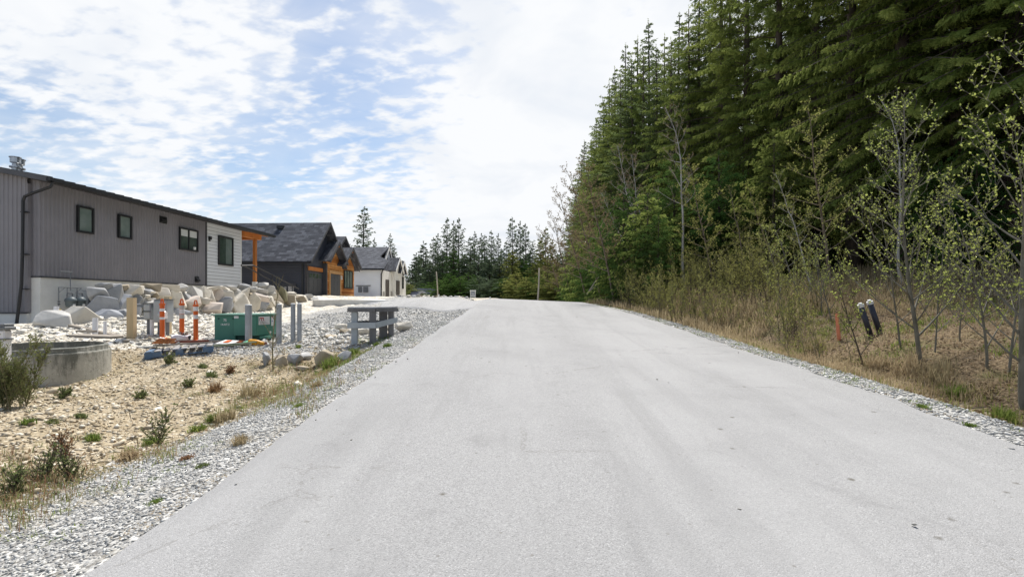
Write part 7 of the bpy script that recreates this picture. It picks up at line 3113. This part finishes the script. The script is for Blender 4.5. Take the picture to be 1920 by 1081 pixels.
WEEDS = [(351, 724, 16, ML_weed, 'small dark green seedling on the tan slope below the pallet', 'bush'), (262, 747, 14, ML_weed, 'dark green weed tuft in the middle of the tan slope', 'bush'),
         (397, 707, 14, ML_weed, 'grey green weed mat on the slope under the pale rock', 'tuft'), (403, 735, 20, ML_red, 'rusty brown weed clump on the slope', 'tuft'), (432, 700, 18, ML_red, 'reddish weed above the ditch', 'bush'),
         (380, 689, 10, ML_weed, 'grey green tuft beside the pallet corner', 'tuft'), (315, 683, 22, ML_weed, 'small conifer seedling in front of the pallet', 'bush'), (176, 826, 16, ML_green, 'bright green tuft at the lower tan slope', 'tuft'),
         (292, 836, 80, ML_weed, 'tall dry stemmed weed beside the gravel edge', 'stem'), (287, 832, 20, ML_green, 'green tuft at the foot of the tall dry weed', 'tuft'), (240, 862, 24, ML_dry, 'straw coloured tuft by the gravel edge', 'tuft'),
         (372, 808, 16, ML_green, 'yellow green tuft on the gravel edge above the tall weed', 'tuft'), (400, 790, 16, ML_green, 'second yellow green tuft on the gravel edge', 'tuft'), (449, 832, 20, ML_dry, 'dry grass tuft alone on the gravel shoulder', 'tuft'),
         (593, 724, 12, ML_dry, 'short dry tuft on the gravel below the ditch stones', 'tuft'), (560, 762, 8, ML_green, 'tiny green tuft on the gravel shoulder', 'tuft'), (291, 942, 8, ML_green, 'bright moss tuft low on the gravel shoulder', 'tuft'),
         (380, 874, 9, ML_weed, 'dark low tuft on the gravel shoulder', 'tuft'), (350, 860, 9, ML_red, 'reddish low tuft on the gravel shoulder', 'tuft'), (80, 905, 64, ML_weed, 'feathery green weed at the lower left', 'stem'),
         (130, 900, 60, ML_weed, 'second feathery green weed right of the first at the lower left', 'stem'), (18, 930, 60, ML_weed, 'green brown weed at the lower left corner', 'stem'), (115, 860, 60, ML_red, 'bare arching reddish stem over the lower left weeds', 'stem'),
         (52, 795, 14, ML_green, 'low green tuft below the concrete ring', 'tuft'), (152, 783, 12, ML_weed, 'low grey green tuft on the tan slope below the ring', 'tuft'), (100, 792, 10, ML_weed, 'tiny tuft below the concrete ring', 'tuft'),
         (92, 607, 9, ML_green, 'bright green grass patch at the foot of the house corner', 'tuft'), (120, 745, 20, ML_weed, 'thin weed sprouting against the concrete ring', 'bush'), (620, 690, 26, ML_green, 'bright yellow green clump before the domed boulder', 'tuft'),
         (663, 664, 14, ML_green, 'yellow green clump right of the dark culvert boulder', 'tuft'), (705, 648, 8, ML_green, 'small green tuft at the right front barricade leg', 'tuft'), (726, 650, 9, ML_green, 'green tuft on the gravel right of the barricade', 'tuft'),
         (560, 652, 7, ML_green, 'tiny green tuft at the foot of the paired bollards', 'tuft'), (420, 790, 26, ML_dry, 'dry grassy weed at the ditch edge', 'tuft'), (470, 745, 30, ML_dry, 'straw clump in the ditch', 'tuft'),
         (1730, 765, 10, ML_green, 'low green tuft on the right gravel verge', 'tuft'), (1820, 800, 10, ML_green, 'small green tuft on the verge nearer the camera', 'tuft'), (1885, 790, 34, ML_green, 'thick bright green grass clump at the right edge', 'tuft'),
         (1790, 745, 30, ML_green, 'green grass clump in the right ditch', 'tuft'), (1700, 700, 46, ML_dry, 'tall dry grass clump left of the tall sapling foot', 'tuft'), (1760, 715, 50, ML_dry, 'tall dry grass clump right of the tall sapling foot', 'tuft'),
         (1640, 690, 34, ML_dry, 'dry grass clump beside the thin dark sapling', 'tuft'), (1525, 655, 30, ML_dry, 'dry grass clump on the bank left of the orange stake', 'tuft')]
for k, (px, py, h, m, lab, kd) in enumerate(WEEDS):
    weed(px, py, h, m, lab, 200 + k, kd)

# green broom shrub at the left edge
PB = gp(12, 765)
root = empty('broom_shrub', PB, 0, 'upright green broom shrub at the left edge before the concrete ring', 'shrub')
Vb, Fb, Vl, Fl = [], [], [], []
rb_ = random.Random(31)
for k in range(13):
    hh = rb_.uniform(0.5, 1.15)
    lv, br = branchy(900 + k, hh, 0.008, 16, 0.22, 2, (rb_.uniform(-0.25, 0.35), rb_.uniform(-0.2, 0.2)), 0.15, 2.2, 0.020, 3, 6, 0.04, 2.6)
    ox, oy = rb_.gauss(0, 0.13), rb_.gauss(0, 0.12)
    for me, V_, F_ in ((br, Vb, Fb), (lv, Vl, Fl)):
        co = np.empty(len(me.vertices) * 3, np.float32)
        me.vertices.foreach_get('co', co)
        fs = np.empty(len(me.loops), np.int32)
        me.loops.foreach_get('vertex_index', fs)
        b = sum(len(a) for a in V_)
        V_.append(co.reshape(-1, 3) + np.array([ox, oy, 0]))
        F_.append(fs.reshape(-1, 4) + b)
link('stems', mesh_arrays('broom_stems', np.concatenate(Vb), np.concatenate(Fb), True), M_twig, root)
link('foliage', mesh_arrays('broom_leaves', np.concatenate(Vl), np.concatenate(Fl)), ML_weed, root)

# thin bare sapling before the transformer, and the little weeds round it
g = gp(512, 694)
hh = 1.6 + (568 - 508) / 960 * g.y - g.z
lv, br = branchy(333, hh, 0.016, 14, 0.20, 2, (0.0, 0), 0.12, 1.3, 0.018, 1, 4, 0.02, 0.5)
root = empty('bare_sapling', g, 0, 'thin upright bare sapling beside the transformer, rooted by the culvert stones', 'sapling')
link('trunk', br, M_twig, root)
link('foliage', lv, ML_weed, root)
